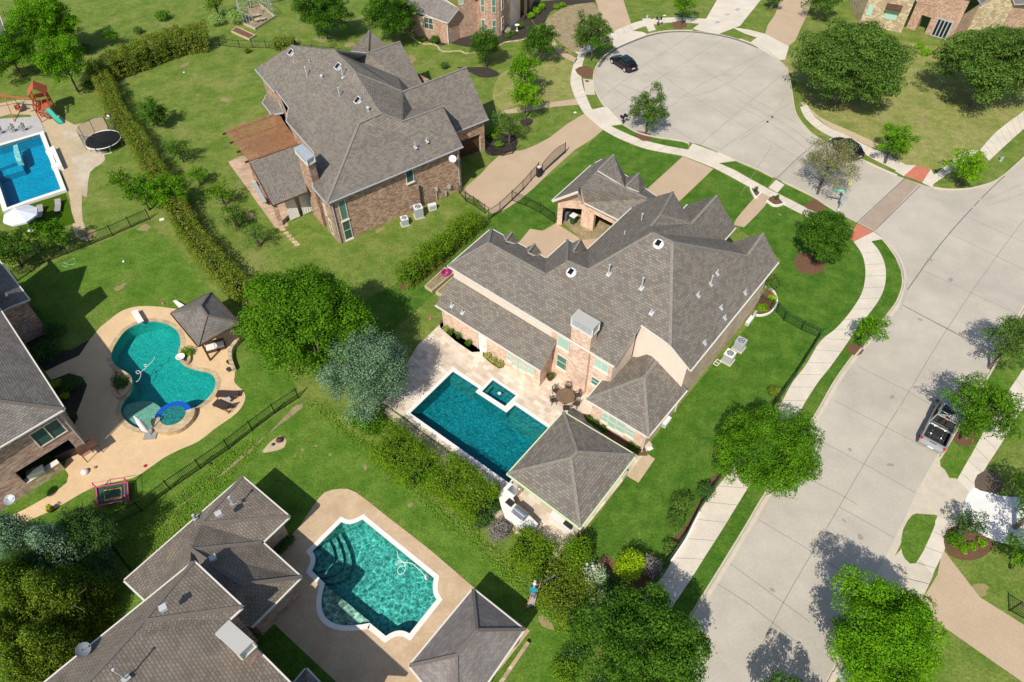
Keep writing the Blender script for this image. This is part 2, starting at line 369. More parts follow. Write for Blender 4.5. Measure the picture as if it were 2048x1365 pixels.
# roofs
def rnd_pts(V, names): return [V[k] for k in names]
def roof(parent, V, faces, m=None, th=.2, mg=None, caps=(), mcap=None, name='roof', capw=.26):
    V = {k: VX(v) for k, v in V.items()}; m = m or M_roof; mg = mg or M_gutter
    b = M(); cnt = {}
    for f in faces:
        f = f.split() if isinstance(f, str) else f
        pts = [V[k] for k in f]
        if newell(pts).z < 0: f = f[::-1]; pts = pts[::-1]
        nn = newell(pts); dz = Vector((0, 0, th))
        for t in tessellate_polygon([pts]):
            q = [pts[k] for k in t]
            if (q[1]-q[0]).cross(q[2]-q[0]).z < 0: q.reverse()
            b.add(q, 0, nn); b.add([p-dz for p in q[::-1]], 2)
        for i in range(len(f)):
            e = (f[i], f[(i+1) % len(f)]); cnt[e] = cnt.get(e, 0)+1
    for (x, y), c in cnt.items():
        if (y, x) in cnt: continue
        A, B = V[x], V[y]; dz = Vector((0, 0, th))
        b.add([A-dz, B-dz, B, A], 1)
        if abs(A.z-B.z) < .25 and (B-A).length > .8:
            d_ = (B-A).normalized(); o_ = Vector((d_.y, -d_.x, 0)); b.bar(A+o_*.06-Vector((0, 0, .07)), B+o_*.06-Vector((0, 0, .07)), .11, .1, 1)
    o = obj(name, b, [m, mg, M_soffit], parent)
    if caps:
        cb = M()
        for c in caps:
            c = c.split()
            for x, y in zip(c, c[1:]): cb.bar(V[x]+Vector((0, 0, .02)), V[y]+Vector((0, 0, .02)), capw, .07)
        obj('ridge_cap', cb, mcap or M_cap, o)
    return V, o
def walls(parent, pts, z0, z1, m, name='wall', close=True):
    b = M(); n = len(pts)
    for i in range(n if close else n-1):
        a, c = pts[i], pts[(i+1) % n]
        b.add([(a[0], a[1], z0), (c[0], c[1], z0), (c[0], c[1], z1), (a[0], a[1], z1)])
    return obj(name, b, m, parent)
def window(parent, w, a, c, pane=None, fr=None, fw=.07, nx=1, nz=1, name='window', arch=0, sill=None, out=.05):
    u0, z1 = w.uz(*a); u1, z0 = w.uz(*c)
    if u0 > u1: u0, u1 = u1, u0
    if z0 > z1: z0, z1 = z1, z0
    b = M(); fr = fr or M_gutter
    rz = math.atan2(w.u.y, w.u.x)
    def slab(ua, ub, za, zb, o, t, mi=0, bb=b):
        bb.box(w.p((ua+ub)/2, (za+zb)/2, o), (ub-ua, t, zb-za), rz, mi)
    slab(u0-fw, u0, z0-fw, z1+fw, out/2, out+.04); slab(u1, u1+fw, z0-fw, z1+fw, out/2, out+.04)
    slab(u0, u1, z1, z1+fw, out/2, out+.038); slab(u0, u1, z0-fw, z0, out/2, out+.038)
    for i in range(1, nx): x = u0+(u1-u0)*i/nx; slab(x-.03, x+.03, z0, z1, .03, .05)
    for i in range(1, nz): zz = z0+(z1-z0)*i/nz; slab(u0, u1, zz-.025, zz+.025, .03, .046)
    f = obj(name, b, fr, parent)
    g = M(); slab(u0, u1, z0, z1, .01, .03, 0, g); obj('pane', g, pane or G_green, f)
    if sill is not None:
        s_ = M(); slab(u0-.12, u1+.12, z0-fw-.14, z0-fw-.002, .07, .16, 0, s_); obj('sill', s_, sill, f)
    return f
# ---------------- foliage ----------------
def leafmesh(name, clumps, dens, size, tone=(.15, .95), up=-.45, jitter=.16, aspect=.6, spiky=0.0, zmin=.05):
    C_ = []; Nn = []; T_ = []; Sz = []
    for c in clumps:
        cx, cy, cz, rx, ry, rz = c[:6]; ct = c[6] if len(c) > 6 else RNG.uniform(-.12, .12)
        area = 4*math.pi*((rx*ry)**1.6/3+(rx*rz)**1.6/3+(ry*rz)**1.6/3)**(1/1.6)
        n = max(12, int(area*dens)); d = RNG.normal(size=(n*2, 3)); d /= np.linalg.norm(d, axis=1)[:, None]
        d = d[d[:, 2] > up][:n]
        r = 1+RNG.normal(size=(len(d), 1))*jitter+spiky*RNG.random((len(d), 1))**3
        p = d*r*np.array([rx, ry, rz])+np.array([cx, cy, cz])
        nn = d/np.array([rx, ry, rz]); nn /= np.linalg.norm(nn, axis=1)[:, None]
        nn = nn*.9+RNG.normal(size=d.shape)*.36; nn[:, 2] += .25; nn /= np.linalg.norm(nn, axis=1)[:, None]
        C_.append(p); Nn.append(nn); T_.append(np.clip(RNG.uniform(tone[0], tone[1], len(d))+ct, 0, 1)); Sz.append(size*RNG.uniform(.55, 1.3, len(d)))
    C_ = np.concatenate(C_); Nn = np.concatenate(Nn); T_ = np.concatenate(T_); Sz = np.concatenate(Sz)
    k = C_[:, 2] > zmin; C_, Nn, T_, Sz = C_[k], Nn[k], T_[k], Sz[k]; N = len(C_)
    a = np.cross(Nn, RNG.normal(size=(N, 3))); a /= np.linalg.norm(a, axis=1)[:, None]; b = np.cross(Nn, a)
    a *= Sz[:, None]*.5; b *= Sz[:, None]*.5*aspect
    V = np.stack([C_-a, C_-b*.9, C_+a, C_+b*.9], 1).reshape(-1, 3).astype(np.float32)
    me = bpy.data.meshes.new(name); me.vertices.add(N*4); me.vertices.foreach_set('co', V.ravel())
    me.loops.add(N*4); me.loops.foreach_set('vertex_index', np.arange(N*4, dtype=np.int32))
    me.polygons.add(N); me.polygons.foreach_set('loop_start', np.arange(0, N*4, 4, dtype=np.int32)); me.polygons.foreach_set('loop_total', np.full(N, 4, dtype=np.int32))
    at = me.attributes.new('tone', 'FLOAT', 'FACE'); at.data.foreach_set('value', T_.astype(np.float32))
    me.update(); return me
def crown_clumps(rx, rz, K, kind='round', cr=.3):
    out = []; ga = math.pi*(3-math.sqrt(5)); NL = max(7, int(K**.5*1.9)); ph = random.uniform(0, 6)
    for i in range(NL):
        z = 1-(i+.5)/NL*1.5; z = max(z, -.5); t = ph+i*ga+random.uniform(-.35, .35); q = math.sqrt(max(0, 1-z*z)); rr = random.uniform(.52, .76) if kind == 'even' else random.uniform(.48, .8)
        R_ = random.uniform(.24, .34) if kind == 'even' else random.uniform(.26, .40)*(1.25 if NL < 9 else (.8 if NL > 20 else 1)); c = Vector((q*math.cos(t)*rr, q*math.sin(t)*rr, z*rr)); lt = random.uniform(-.13, .13)
        n = max(6, int(K/NL*1.9))
        for k in range(n):
            d = Vector((random.gauss(0, 1), random.gauss(0, 1), random.gauss(.35, .8))).normalized()
            p = c+d*R_*random.uniform(.6, 1.05); s_ = R_*random.uniform(.34, .54)
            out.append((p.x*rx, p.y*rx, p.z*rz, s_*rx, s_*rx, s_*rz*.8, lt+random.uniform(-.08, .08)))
        out.append((c.x*rx, c.y*rx, c.z*rz, R_*rx*.5, R_*rx*.5, R_*rz*.5, -.3))  # lobe centre toned darker: crown shade painted into the leaf colour
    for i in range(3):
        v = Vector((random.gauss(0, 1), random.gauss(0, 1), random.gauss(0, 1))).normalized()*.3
        out.append((v.x*rx, v.y*rx, v.z*rz, .4*rx, .4*rx, .4*rz, -.3))  # middle fill also gets painted inner shade
    return out
def cone_clumps(rx, H, K):
    out = []; ga = math.pi*(3-math.sqrt(5))
    for i in range(K):
        f = ((i+.5)/K); z = f**.8; rad = (1-z)**.75*.86+.05; t = i*ga+random.uniform(-.3, .3); rad *= random.uniform(.7, 1.12)
        c = .2*random.uniform(.7, 1.2)*(1-.55*z)
        out.append((math.cos(t)*rad*rx*.85, math.sin(t)*rad*rx*.85, z*H*.95+.3, c*rx, c*rx, c*rx*1.3))
    for i in range(K//4):
        f = i/(K/4); out.append((0, 0, f*H*.9+.3, (1-f)*rx*.5+.1, (1-f)*rx*.5+.1, H*.12, -.3))  # clumps round the trunk painted darker as inner shade
    return out
def limbs(H, zc, rx, rz, r0, multi=1, nl=7):
    b = M()
    for k in range(multi):
        ox = Vector((random.uniform(-.35, .35), random.uniform(-.35, .35), 0)) if multi > 1 else Vector((0, 0, 0))
        top = ox*3+Vector((0, 0, zc+rz*.45)); mid = (ox+top)*.5+Vector((random.uniform(-.1, .1), random.uniform(-.1, .1), 0))
        b.tube([ox+Vector((0, 0, -.1)), ox*1.3+Vector((0, 0, max(.5, zc-rz*.7))), mid+Vector((0, 0, .3)), top], [r0*1.25, r0, r0*.7, r0*.25], 8)
    st = Vector((0, 0, max(.5, zc-rz*.6)))
    for i in range(nl):
        a = i*2.4+random.uniform(-.3, .3); q = random.uniform(.5, .8)
        e = Vector((math.cos(a)*rx*q, math.sin(a)*rx*q, zc+random.uniform(-.25, .4)*rz)); s0 = st+Vector((0, 0, i*.08*rz))
        m_ = (s0+e)/2+Vector((0, 0, .12*rz)); b.tube([s0, m_, e], [r0*.45, r0*.3, r0*.1], 6)
    return b
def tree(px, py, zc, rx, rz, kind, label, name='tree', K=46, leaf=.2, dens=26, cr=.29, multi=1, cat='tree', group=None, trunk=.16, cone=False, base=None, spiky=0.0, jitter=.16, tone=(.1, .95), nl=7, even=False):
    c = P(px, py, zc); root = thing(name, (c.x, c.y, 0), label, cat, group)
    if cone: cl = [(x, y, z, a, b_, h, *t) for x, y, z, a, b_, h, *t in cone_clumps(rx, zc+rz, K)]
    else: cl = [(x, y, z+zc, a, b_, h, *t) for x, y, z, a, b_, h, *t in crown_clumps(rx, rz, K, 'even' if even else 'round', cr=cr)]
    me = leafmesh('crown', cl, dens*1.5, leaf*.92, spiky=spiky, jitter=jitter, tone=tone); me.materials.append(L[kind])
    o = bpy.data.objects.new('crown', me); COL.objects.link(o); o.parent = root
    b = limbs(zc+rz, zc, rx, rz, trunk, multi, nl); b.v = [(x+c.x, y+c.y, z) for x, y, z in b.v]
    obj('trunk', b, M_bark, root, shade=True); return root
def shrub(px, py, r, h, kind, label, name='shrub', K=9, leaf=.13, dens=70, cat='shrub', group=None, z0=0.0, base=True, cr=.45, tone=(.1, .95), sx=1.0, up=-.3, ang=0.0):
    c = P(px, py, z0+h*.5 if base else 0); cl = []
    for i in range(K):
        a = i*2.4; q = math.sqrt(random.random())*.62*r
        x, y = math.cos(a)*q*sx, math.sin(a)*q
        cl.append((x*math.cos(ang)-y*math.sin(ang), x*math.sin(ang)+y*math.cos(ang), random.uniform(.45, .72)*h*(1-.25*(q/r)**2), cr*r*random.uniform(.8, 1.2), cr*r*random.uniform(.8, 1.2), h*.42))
    cl.append((0, 0, h*.3, r*.6*sx if ang == 0 else r*.6, r*.6, h*.35, -.3))  # shrub heart toned darker, shade put into its leaf colour
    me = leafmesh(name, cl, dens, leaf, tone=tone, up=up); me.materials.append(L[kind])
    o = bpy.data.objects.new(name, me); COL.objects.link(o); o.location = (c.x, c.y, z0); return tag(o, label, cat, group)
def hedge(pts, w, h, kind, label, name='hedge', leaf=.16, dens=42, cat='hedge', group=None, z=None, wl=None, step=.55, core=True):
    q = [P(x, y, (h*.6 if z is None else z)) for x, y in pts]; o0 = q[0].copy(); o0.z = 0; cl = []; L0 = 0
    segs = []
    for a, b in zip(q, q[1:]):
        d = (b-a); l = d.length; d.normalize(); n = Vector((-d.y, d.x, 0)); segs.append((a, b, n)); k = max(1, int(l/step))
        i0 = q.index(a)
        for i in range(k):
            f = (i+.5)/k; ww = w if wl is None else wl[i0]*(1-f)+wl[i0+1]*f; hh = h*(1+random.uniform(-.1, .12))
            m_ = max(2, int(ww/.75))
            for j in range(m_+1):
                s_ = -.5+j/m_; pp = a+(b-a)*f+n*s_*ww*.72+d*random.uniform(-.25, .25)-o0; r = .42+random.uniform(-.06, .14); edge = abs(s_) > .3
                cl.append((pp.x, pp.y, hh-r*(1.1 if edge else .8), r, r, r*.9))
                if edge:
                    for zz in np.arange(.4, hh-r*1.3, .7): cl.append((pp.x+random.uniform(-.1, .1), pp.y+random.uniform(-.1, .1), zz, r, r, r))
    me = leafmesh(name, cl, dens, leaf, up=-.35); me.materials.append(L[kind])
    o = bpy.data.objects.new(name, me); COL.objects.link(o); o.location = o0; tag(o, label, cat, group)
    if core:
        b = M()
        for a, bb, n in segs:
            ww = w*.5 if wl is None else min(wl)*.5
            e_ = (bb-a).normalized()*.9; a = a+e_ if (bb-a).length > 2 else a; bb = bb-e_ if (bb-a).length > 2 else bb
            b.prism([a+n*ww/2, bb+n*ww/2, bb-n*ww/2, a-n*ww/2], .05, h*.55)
        obj('light_block_core', b, M_dark, o)  # dark prism added inside the leaves to block light
    return o
def cover(name, px, kind, label, dens=14, leaf=.16, hgt=.25, z=0.0, knd='stuff', cat=None):
    # leafy ground cover over a ground polygon
    poly = [P(x, y, z) for x, y in px]; o0 = poly[0].copy(); xs = [p.x for p in poly]; ys = [p.y for p in poly]; x0, x1, y0, y1 = min(xs), max(xs), min(ys), max(ys)
    n = int((x1-x0)*(y1-y0)*dens); A = np.column_stack([RNG.uniform(x0, x1, n), RNG.uniform(y0, y1, n)]); ins = np.zeros(n, bool); j = len(poly)-1
    for i in range(len(poly)):
        a, b = poly[i], poly[j]
        c = ((a.y > A[:, 1]) != (b.y > A[:, 1])) & (A[:, 0] < (b.x-a.x)*(A[:, 1]-a.y)/((b.y-a.y) if b.y != a.y else 1e-9)+a.x); ins ^= c; j = i
    A = A[ins]; cl = [(x-o0.x, y-o0.y, hgt*.5*RNG.uniform(.2, 1), .18, .18, hgt*.5) for x, y in A]
    N = len(cl); C = np.array([c[:3] for c in cl]); 
    me = leafmesh(name, [(c[0], c[1], c[2], c[3], c[4], c[5]) for c in cl], 1, leaf, up=0, zmin=.0) if N < 1 else _fast(name, C, leaf, hgt)
    me.materials.append(L[kind]); o = bpy.data.objects.new(name, me); COL.objects.link(o); o.location = (o0.x, o0.y, z)
    return tag(o, label, cat, kind=knd)
def _fast(name, C, leaf, hgt, per=9):
    N = len(C)*per; Cc = np.repeat(C, per, 0)+RNG.normal(size=(N, 3))*np.array([.2, .2, hgt*.3]); Cc[:, 2] = np.abs(Cc[:, 2])+.02
    Nn = RNG.normal(size=(N, 3))*.6; Nn[:, 2] += .9; Nn /= np.linalg.norm(Nn, axis=1)[:, None]
    a = np.cross(Nn, RNG.normal(size=(N, 3))); a /= np.linalg.norm(a, axis=1)[:, None]; b = np.cross(Nn, a); s = leaf*RNG.uniform(.5, 1.2, (N, 1))*.5
    V = np.stack([Cc-a*s, Cc-b*s*.6, Cc+a*s, Cc+b*s*.6], 1).reshape(-1, 3).astype(np.float32)
    me = bpy.data.meshes.new(name); me.vertices.add(N*4); me.vertices.foreach_set('co', V.ravel())
    me.loops.add(N*4); me.loops.foreach_set('vertex_index', np.arange(N*4, dtype=np.int32))
    me.polygons.add(N); me.polygons.foreach_set('loop_start', np.arange(0, N*4, 4, dtype=np.int32)); me.polygons.foreach_set('loop_total', np.full(N, 4, dtype=np.int32))
    at = me.attributes.new('tone', 'FLOAT', 'FACE'); at.data.foreach_set('value', np.clip(np.repeat(RNG.uniform(.1, .8, len(C)), per)+RNG.uniform(-.2, .2, N), 0, 1).astype(np.float32))
    me.update(); return me

# ---------------- ground, street, pavements ----------------
POOLH = []          # holes in the ground for pools (world polygons)
def wp(px, z=0): return [P(x, y, z) for x, y in px]
pool_main = wp([(906, 744), (957.5, 777.5), (951, 785), (1013, 826), (1029.5, 811), (1097, 857), (1018, 967), (820.5, 827)])
pool_spa = wp([(986, 762), (1032, 793), (1010, 814.5), (964, 785)])
pool_left = wp([(-60, 318), (0, 299), (82, 273), (92, 300), (101, 316), (105, 333), (112, 343), (123, 382), (56, 407), (16, 419), (0, 368), (-60, 250)])
pool_left = wp([(-70, 312), (0, 297), (82, 273), (124, 383), (55, 406), (17, 420), (-10, 340), (-70, 360)])
pf = [(231, 690), (251, 663), (277, 649), (308, 644), (338, 651.5), (356, 666), (361.5, 688), (357, 706), (360, 722), (370, 733), (392, 741.5), (420, 748), (431, 762), (428, 781), (410, 803), (385, 820),
      (350, 840), (308, 857), (277, 857), (253, 843), (242, 823.6), (249, 803), (261.5, 788), (266, 770), (256, 748), (231, 731), (223, 713)]
pool_free = wp(smooth(pf, True, 4))
def arc(a, b, c, n=8):          # smooth arc through a, b, c (pixels)
    out = []
    for i in range(n+1):
        t = i/n; out.append(tuple(a[k]*(1-t)*(1-2*t)+b[k]*4*t*(1-t)+c[k]*t*(2*t-1) for k in (0, 1)))
    return out
p3 = arc((683, 1045), (702, 1049), (725, 1040), 8)+[(868, 1157)]+arc((868, 1158), (866, 1182), (873, 1200), 8)[1:]+[(819, 1268)]+arc((819, 1268), (797, 1262), (772, 1273), 8)[1:] \
     + [(740, 1247)]+arc((739, 1247), (656, 1240), (650, 1168), 14)+[(624, 1142)]+arc((624, 1142), (631, 1120), (625, 1103), 8)[1:]
pool_low = wp(p3)
hole_spa2 = None
BIG = 420
sheet('lawn', None, 0, M_lawn, pts=[(-BIG, -120), (BIG, -120), (BIG, BIG), (-BIG, BIG)], holes=[pool_main, pool_spa, pool_left, pool_free, pool_low])
# the neighbours' lawns
ZC = [0]
def zsheet(name, px, lay, m, **k):
    ZC[0] += 1
    return sheet(name, px, .004*lay+.0002*(ZC[0] % 8), m, **k)
# street
left_edge = [(1520, 95), (1479, 79), (1436, 68), (1385, 62), (1333, 63), (1295, 70), (1256, 85), (1228, 99), (1207, 115), (1194, 132), (1187, 152), (1189, 177), (1201, 203), (1218, 222), (1246, 248), (1272, 264), (1303, 273), (1367, 283), (1400, 290), (1436, 305), (1474, 322), (1513, 338), (1548, 355), (1623, 392), (1648, 408), (1687, 432), (1714, 446), (1749, 464),
             (1767, 478), (1784, 499), (1801, 526), (1808, 551), (1808, 575), (1797, 605), (1783, 625), (1767, 645), (1727, 693), (1703, 722), (1671, 768), (1639, 825), (1619, 856), (1571, 932), (1522, 1010), (1499, 1050), (1448, 1134), (1417, 1184), (1382, 1241), (1310, 1365), (1230, 1530)]
right_edge = [(1595, 1530), (1658, 1365), (1677, 1333), (1757, 1160), (1773, 1128), (1794, 1085), (1821, 1031), (1837, 993), (1860, 950), (1880, 915), (1917, 852), (1976, 752), (2010, 690), (2048, 620), (2100, 530), (2200, 380), (2330, 200),
              (2200, 170), (2120, 245), (2070, 295), (2019, 342), (2000, 357), (1982, 367), (1941, 378), (1896, 380), (1864, 375), (1840, 368), (1808, 357), (1768, 341), (1733, 325), (1650, 285), (1626, 271), (1607, 252), (1592, 230), (1586, 205), (1581, 170), (1573, 136), (1559, 121), (1540, 106), (1520, 95)]
RE = left_edge+right_edge[:-1]
zsheet('street', smooth(RE, True, 3), 3, M_road)
def strip_along(b, px, w, z0, z1, m=0, closed=False):
    q = [P(x, y, 0) for x, y in px]; n = len(q); L_ = []; Rr = []
    for i in range(n):
        a = q[i-1] if i > 0 else q[i]; c = q[i+1] if i < n-1 else q[i]; d = (c-a); d.z = 0; d.normalize(); nn = Vector((-d.y, d.x, 0))
        L_.append(q[i]+nn*w/2); Rr.append(q[i]-nn*w/2)
    for i in range(n-1):
        A = [L_[i], L_[i+1], Rr[i+1], Rr[i]]
        if z1-z0 < .003: b.add([Vector((p.x, p.y, z1)) for p in A[::-1]], m)
        else: b.prism(A, z0, z1, m)
    return b
def joints(name, lines, w=.06, z=.0165, m=None):
    b = M()
    for l in lines: strip_along(b, l, w, z, z)
    return obj(name, b, m or M_joint, kind='structure')
joints('street_joint', [
 smooth([(1505, 1327), (1567, 1205), (1625, 1105), (1678, 1015), (1745, 900), (1811, 795), (1878, 684), (1960, 560), (2048, 440), (2150, 310)], n=3),
 [(1517, 1040), (1626, 1105), (1678, 1140)], [(1636, 880), (1740, 935), (1837, 990)], [(1669, 802), (1772, 855), (1850, 895)], [(1713, 732), (1815, 783), (1905, 836)], [(1680, 1015), (1795, 1080)],
 [(1797, 607), (1860, 640), (1925, 672), (1995, 705)], [(1600, 950), (1672, 985), (1715, 1010)], [(1450, 1120), (1567, 1206), (1620, 1245)], [(1430, 1165), (1500, 1210), (1600, 1290)],
 [(1842, 540), (1990, 608), (2060, 640)], [(1895, 465), (2048, 540)], [(1925, 430), (2048, 485)], [(1545, 290), (1480, 390)], [(1610, 310), (1555, 360)], [(1400, 290), (1540, 170), (1586, 130)], [(1225, 222), (1330, 150), (1452, 75)], [(1275, 262), (1400, 170), (1530, 105)],
 [(1198, 200), (1290, 130), (1390, 66)], [(1300, 70), (1420, 150), (1590, 245)], [(1240, 92), (1380, 190), (1620, 330)], [(1190, 150), (1300, 230), (1400, 290)], [(1440, 300), (1590, 200)]], .05)
joints('street_seam', [[(1548, 362), (1590, 322), (1648, 272)], smooth([(1797, 606), (1808, 590), (1880, 490), (1960, 400), (2010, 352)], n=3), [(1714, 446), (1810, 357)], [(1749, 462), (1840, 372)], [(1800, 608), (1925, 675)]], .09, .017, M_jointd)
zsheet('crosswalk', [(1717, 446), (1749, 462), (1837, 369), (1810, 358)], 4.6, M_xwalk)
# kerbs (a real step) along the verges
kb = M()
for seg in ([(1228, 99), (1207, 115), (1194, 132), (1187, 152), (1189, 177), (1201, 203), (1210, 215)], [(1246, 250), (1272, 265), (1303, 274), (1367, 284), (1377, 290)], [(1436, 306), (1474, 323), (1513, 339), (1546, 356)], [(1564, 364), (1623, 393), (1648, 409), (1687, 433)],
            [(1767, 478), (1784, 499), (1801, 526), (1808, 551), (1808, 575), (1797, 605), (1783, 625), (1767, 645), (1727, 693), (1703, 722), (1671, 768), (1639, 825), (1619, 856), (1571, 932), (1522, 1010), (1499, 1050), (1448, 1134), (1417, 1184), (1382, 1241), (1310, 1365), (1230, 1530)],
            [(1595, 1530), (1658, 1365), (1677, 1333), (1735, 1205)], [(1880, 917), (1917, 854), (1976, 754), (2010, 692), (2048, 622), (2100, 530)], [(2120, 245), (2070, 295), (2019, 342), (2000, 357), (1982, 367), (1941, 378), (1896, 380), (1866, 376)], [(1794, 352), (1768, 341), (1733, 325), (1650, 285), (1626, 271), (1607, 252), (1592, 230), (1586, 205), (1581, 170), (1573, 136)],
            [(1559, 122), (1520, 95), (1479, 79)], [(1385, 62), (1333, 63), (1295, 70)]):
    strip_along(kb, smooth(seg, n=3), .16, 0, .13)
obj('kerb', kb, M_curb, kind='structure')
lt = M(); strip_along(lt, smooth([(1197, 135), (1212, 114), (1232, 99), (1260, 86), (1298, 72), (1335, 65), (1385, 64.5), (1436, 71), (1480, 82), (1518, 97)], n=4), .38, .0195, .0195); obj('leaf_litter', lt, M_jointd, kind='structure')
gb = M()
for seg in (left_edge[28:], right_edge[1:16]): strip_along(gb, smooth(seg, n=3), .5, .0175, .0175)
obj('gutter_pan', gb, M_curb, kind='structure')
# pavements
def walk(name, A, B, m=None, lay=4, jn=1.6, extra=()):
    A = smooth(A, n=4); B = smooth(B, n=4); zsheet(name, A+B[::-1], lay, m or M_walk)
    def res(q, k):
        w = [P(x, y, 0) for x, y in q]; s = [0]
        for a, b in zip(w, w[1:]): s.append(s[-1]+(b-a).length)
        out = []
        for i in range(k+1):
            t = s[-1]*i/k; j = max(0, min(len(s)-2, next((n_ for n_ in range(len(s)) if s[n_] >= t), 1)-1)); f = (t-s[j])/max(1e-6, s[j+1]-s[j]); out.append(w[j].lerp(w[j+1], f))
        return out, s[-1]
    _, l = res(A, 1); k = max(1, int(l/jn)); a, _ = res(A, k); b, _ = res(B, k); mb = M()
    for p, q in list(zip(a, b))[1:-1]:
        mb.bar(Vector((p.x, p.y, .004*lay-.001)), Vector((q.x, q.y, .004*lay-.001)), .035, .01)
    obj(name+'_joint', mb, M_joint, kind='structure')
walk('pavement', [(1158, 108), (1147, 130), (1141, 159), (1144, 179), (1154, 203), (1168, 227), (1187, 244), (1205, 259), (1231, 274), (1256, 285), (1295, 299), (1364, 312), (1395, 320), (1427, 336), (1456, 351), (1500, 375), (1527, 388), (1572, 413), (1610, 432), (1660, 455), (1690, 470)],
     [(1175, 104), (1166, 125), (1163, 154), (1167, 177), (1177, 203), (1185, 219), (1205, 238), (1222, 252), (1246, 264), (1282, 279), (1333, 292), (1377, 300), (1402, 309), (1436, 326), (1470, 341), (1500, 358), (1535, 377), (1585, 402), (1623, 421), (1670, 443), (1705, 458)])
walk('pavement', [(1707, 484), (1722, 505), (1730, 530), (1730, 560), (1722, 590), (1700, 625), (1672, 657), (1640, 684), (1612, 730), (1585, 765), (1566, 800), (1545, 836), (1500, 900), (1450, 955), (1397, 1025), (1370, 1078), (1340, 1130), (1316, 1165), (1275, 1215), (1210, 1330), (1120, 1480)],
     [(1742, 482), (1760, 505), (1771, 535), (1770, 570), (1758, 600), (1735, 632), (1712, 660), (1692, 690), (1660, 735), (1636, 765), (1610, 805), (1590, 842), (1545, 900), (1502, 966), (1464, 1028), (1438, 1070), (1407, 1118), (1386, 1152), (1346, 1212), (1275, 1320), (1180, 1480)], jn=1.8)
walk('pavement', [(1150, 105), (1210, 72), (1262, 48), (1300, 39), (1350, 35), (1412, 38)], [(1162, 112), (1225, 82), (1270, 60), (1305, 50), (1350, 45), (1400, 48)])
walk('pavement', [(1600, 215), (1612, 238), (1640, 262), (1680, 282), (1712, 297), (1745, 318), (1800, 345)], [(1614, 210), (1628, 232), (1655, 253), (1693, 271), (1725, 288), (1770, 308), (1812, 330)])
walk('pavement', [(1960, 300), (1995, 262), (2048, 222), (2110, 175)], [(1978, 322), (2010, 292), (2048, 258), (2110, 210)])
walk('pavement', [(2100, 640), (2048, 735), (2020, 778), (1975, 850), (1932, 928), (1892, 1000), (1846, 1090), (1790, 1190)], [(2130, 690), (2075, 790), (2040, 825), (2000, 892), (1966, 945), (1932, 1012), (1890, 1098), (1842, 1200)])
walk('pavement', [(1862, 372), (1900, 345), (1960, 300)], [(1862, 352), (1880, 342), (1930, 300)])
walk('path', [(1003, 223), (1003, 222), (1080, 208), (1155, 198)], [(1000, 228), (1035, 226), (1100, 215), (1158, 210)], M_agg)
walk('path', [(1097, 42), (1115, 92), (1155, 118)], [(1105, 60), (1108, 100), (1150, 126)], M_agg)
# drives and aprons
D = zsheet
D('driveway', smooth([(920, 388), (960, 350), (1000, 310), (1048, 300), (1100, 275), (1168, 228), (1206, 260), (1150, 300), (1095, 350), (1040, 400), (985, 428), (955, 400)], True, 2), 3, M_agg)
D('driveway_apron', [(1168, 227), (1186, 219), (1213, 213), (1246, 249), (1222, 252), (1206, 260)], 5, M_walk)
D('driveway', [(1366, 313), (1427, 338), (1360, 402), (1300, 420), (1288, 384)], 3, M_agg)
D('driveway_apron', [(1377, 299), (1385, 287), (1436, 306), (1474, 322), (1436, 327), (1427, 336), (1366, 312)], 5, M_walk)
D('motor_court', [(1036, 487), (1060, 458), (1085, 462), (1112, 447), (1165, 480), (1260, 440), (1200, 520), (1110, 560), (1050, 500)], 3, M_agg)
D('driveway', [(1185, -20), (1240, -20), (1262, 47), (1224, 80), (1210, 60)], 3, M_agg)
D('driveway_apron', [(1225, 82), (1262, 62), (1285, 64), (1296, 69), (1256, 85), (1228, 98)], 5, M_walk)
D('driveway', [(1440, -10), (1530, -10), (1480, 52), (1436, 69), (1400, 62), (1385, 58), (1412, 38)], 5.5, M_walk)
D('driveway', smooth([(1570, -10), (1625, -10), (1600, 60), (1578, 92), (1530, 68), (1550, 30)], True, 2), 3, M_agg)
D('driveway_apron', [(1530, 68), (1578, 93), (1570, 120), (1556, 120), (1500, 86), (1510, 78)], 5, M_walk)
D('pavement', [(1464, 55), (1500, 60), (1530, 68), (1522, 78), (1490, 68)], 5, M_walk)
D('driveway', [(1885, 1098), (1875, 1150), (1843, 1202), (1860, 1235), (2050, 1368), (2150, 1420), (2150, 1290), (2048, 1250), (1960, 1195)], 3, M_agg)
D('driveway_apron', [(1834, 1128), (1840, 1120), (1867, 1150), (1843, 1202), (1795, 1190), (1757, 1160), (1775, 1128), (1803, 1098)], 5, M_curb)
D('driveway_apron', [(1880, 917), (1888, 935), (1912, 957), (1940, 985), (1910, 1050), (1870, 1030), (1825, 1027), (1840, 990)], 5, M_curb)
D('driveway', smooth([(1946, 976), (2000, 992), (2060, 995), (2130, 1000), (2130, 1100), (2048, 1095), (1990, 1082), (1945, 1065), (1925, 1030)], True, 3), 5.5, M_new)
D('path', smooth([(1488, 455), (1530, 412), (1541, 388), (1500, 0)][:3], n=3)+[(1520, 380)]+smooth([(1505, 400), (1475, 435), (1468, 450)], n=3), 3, M_agg)
D('path', [(1537, 376), (1552, 360), (1569, 370), (1555, 386)], 5, M_walk)
D('storm_drain_slab', [(1166, 158), (1186, 160), (1190, 190), (1171, 190)], 5, M_curb)
D('path', [(1284, 38), (1300, 36), (1312, 60), (1298, 64)], 5.6, M_walk)
D('tactile_ramp', [(1714, 448), (1747, 464), (1709, 483), (1700, 478), (1706, 462)], 6, M_red)
D('tactile_ramp', [(1832, 331), (1862, 338), (1844, 365), (1808, 352)], 6, M_red)
D('pavement', [(1747, 464), (1768, 478), (1742, 483), (1707, 484)], 5, M_walk)
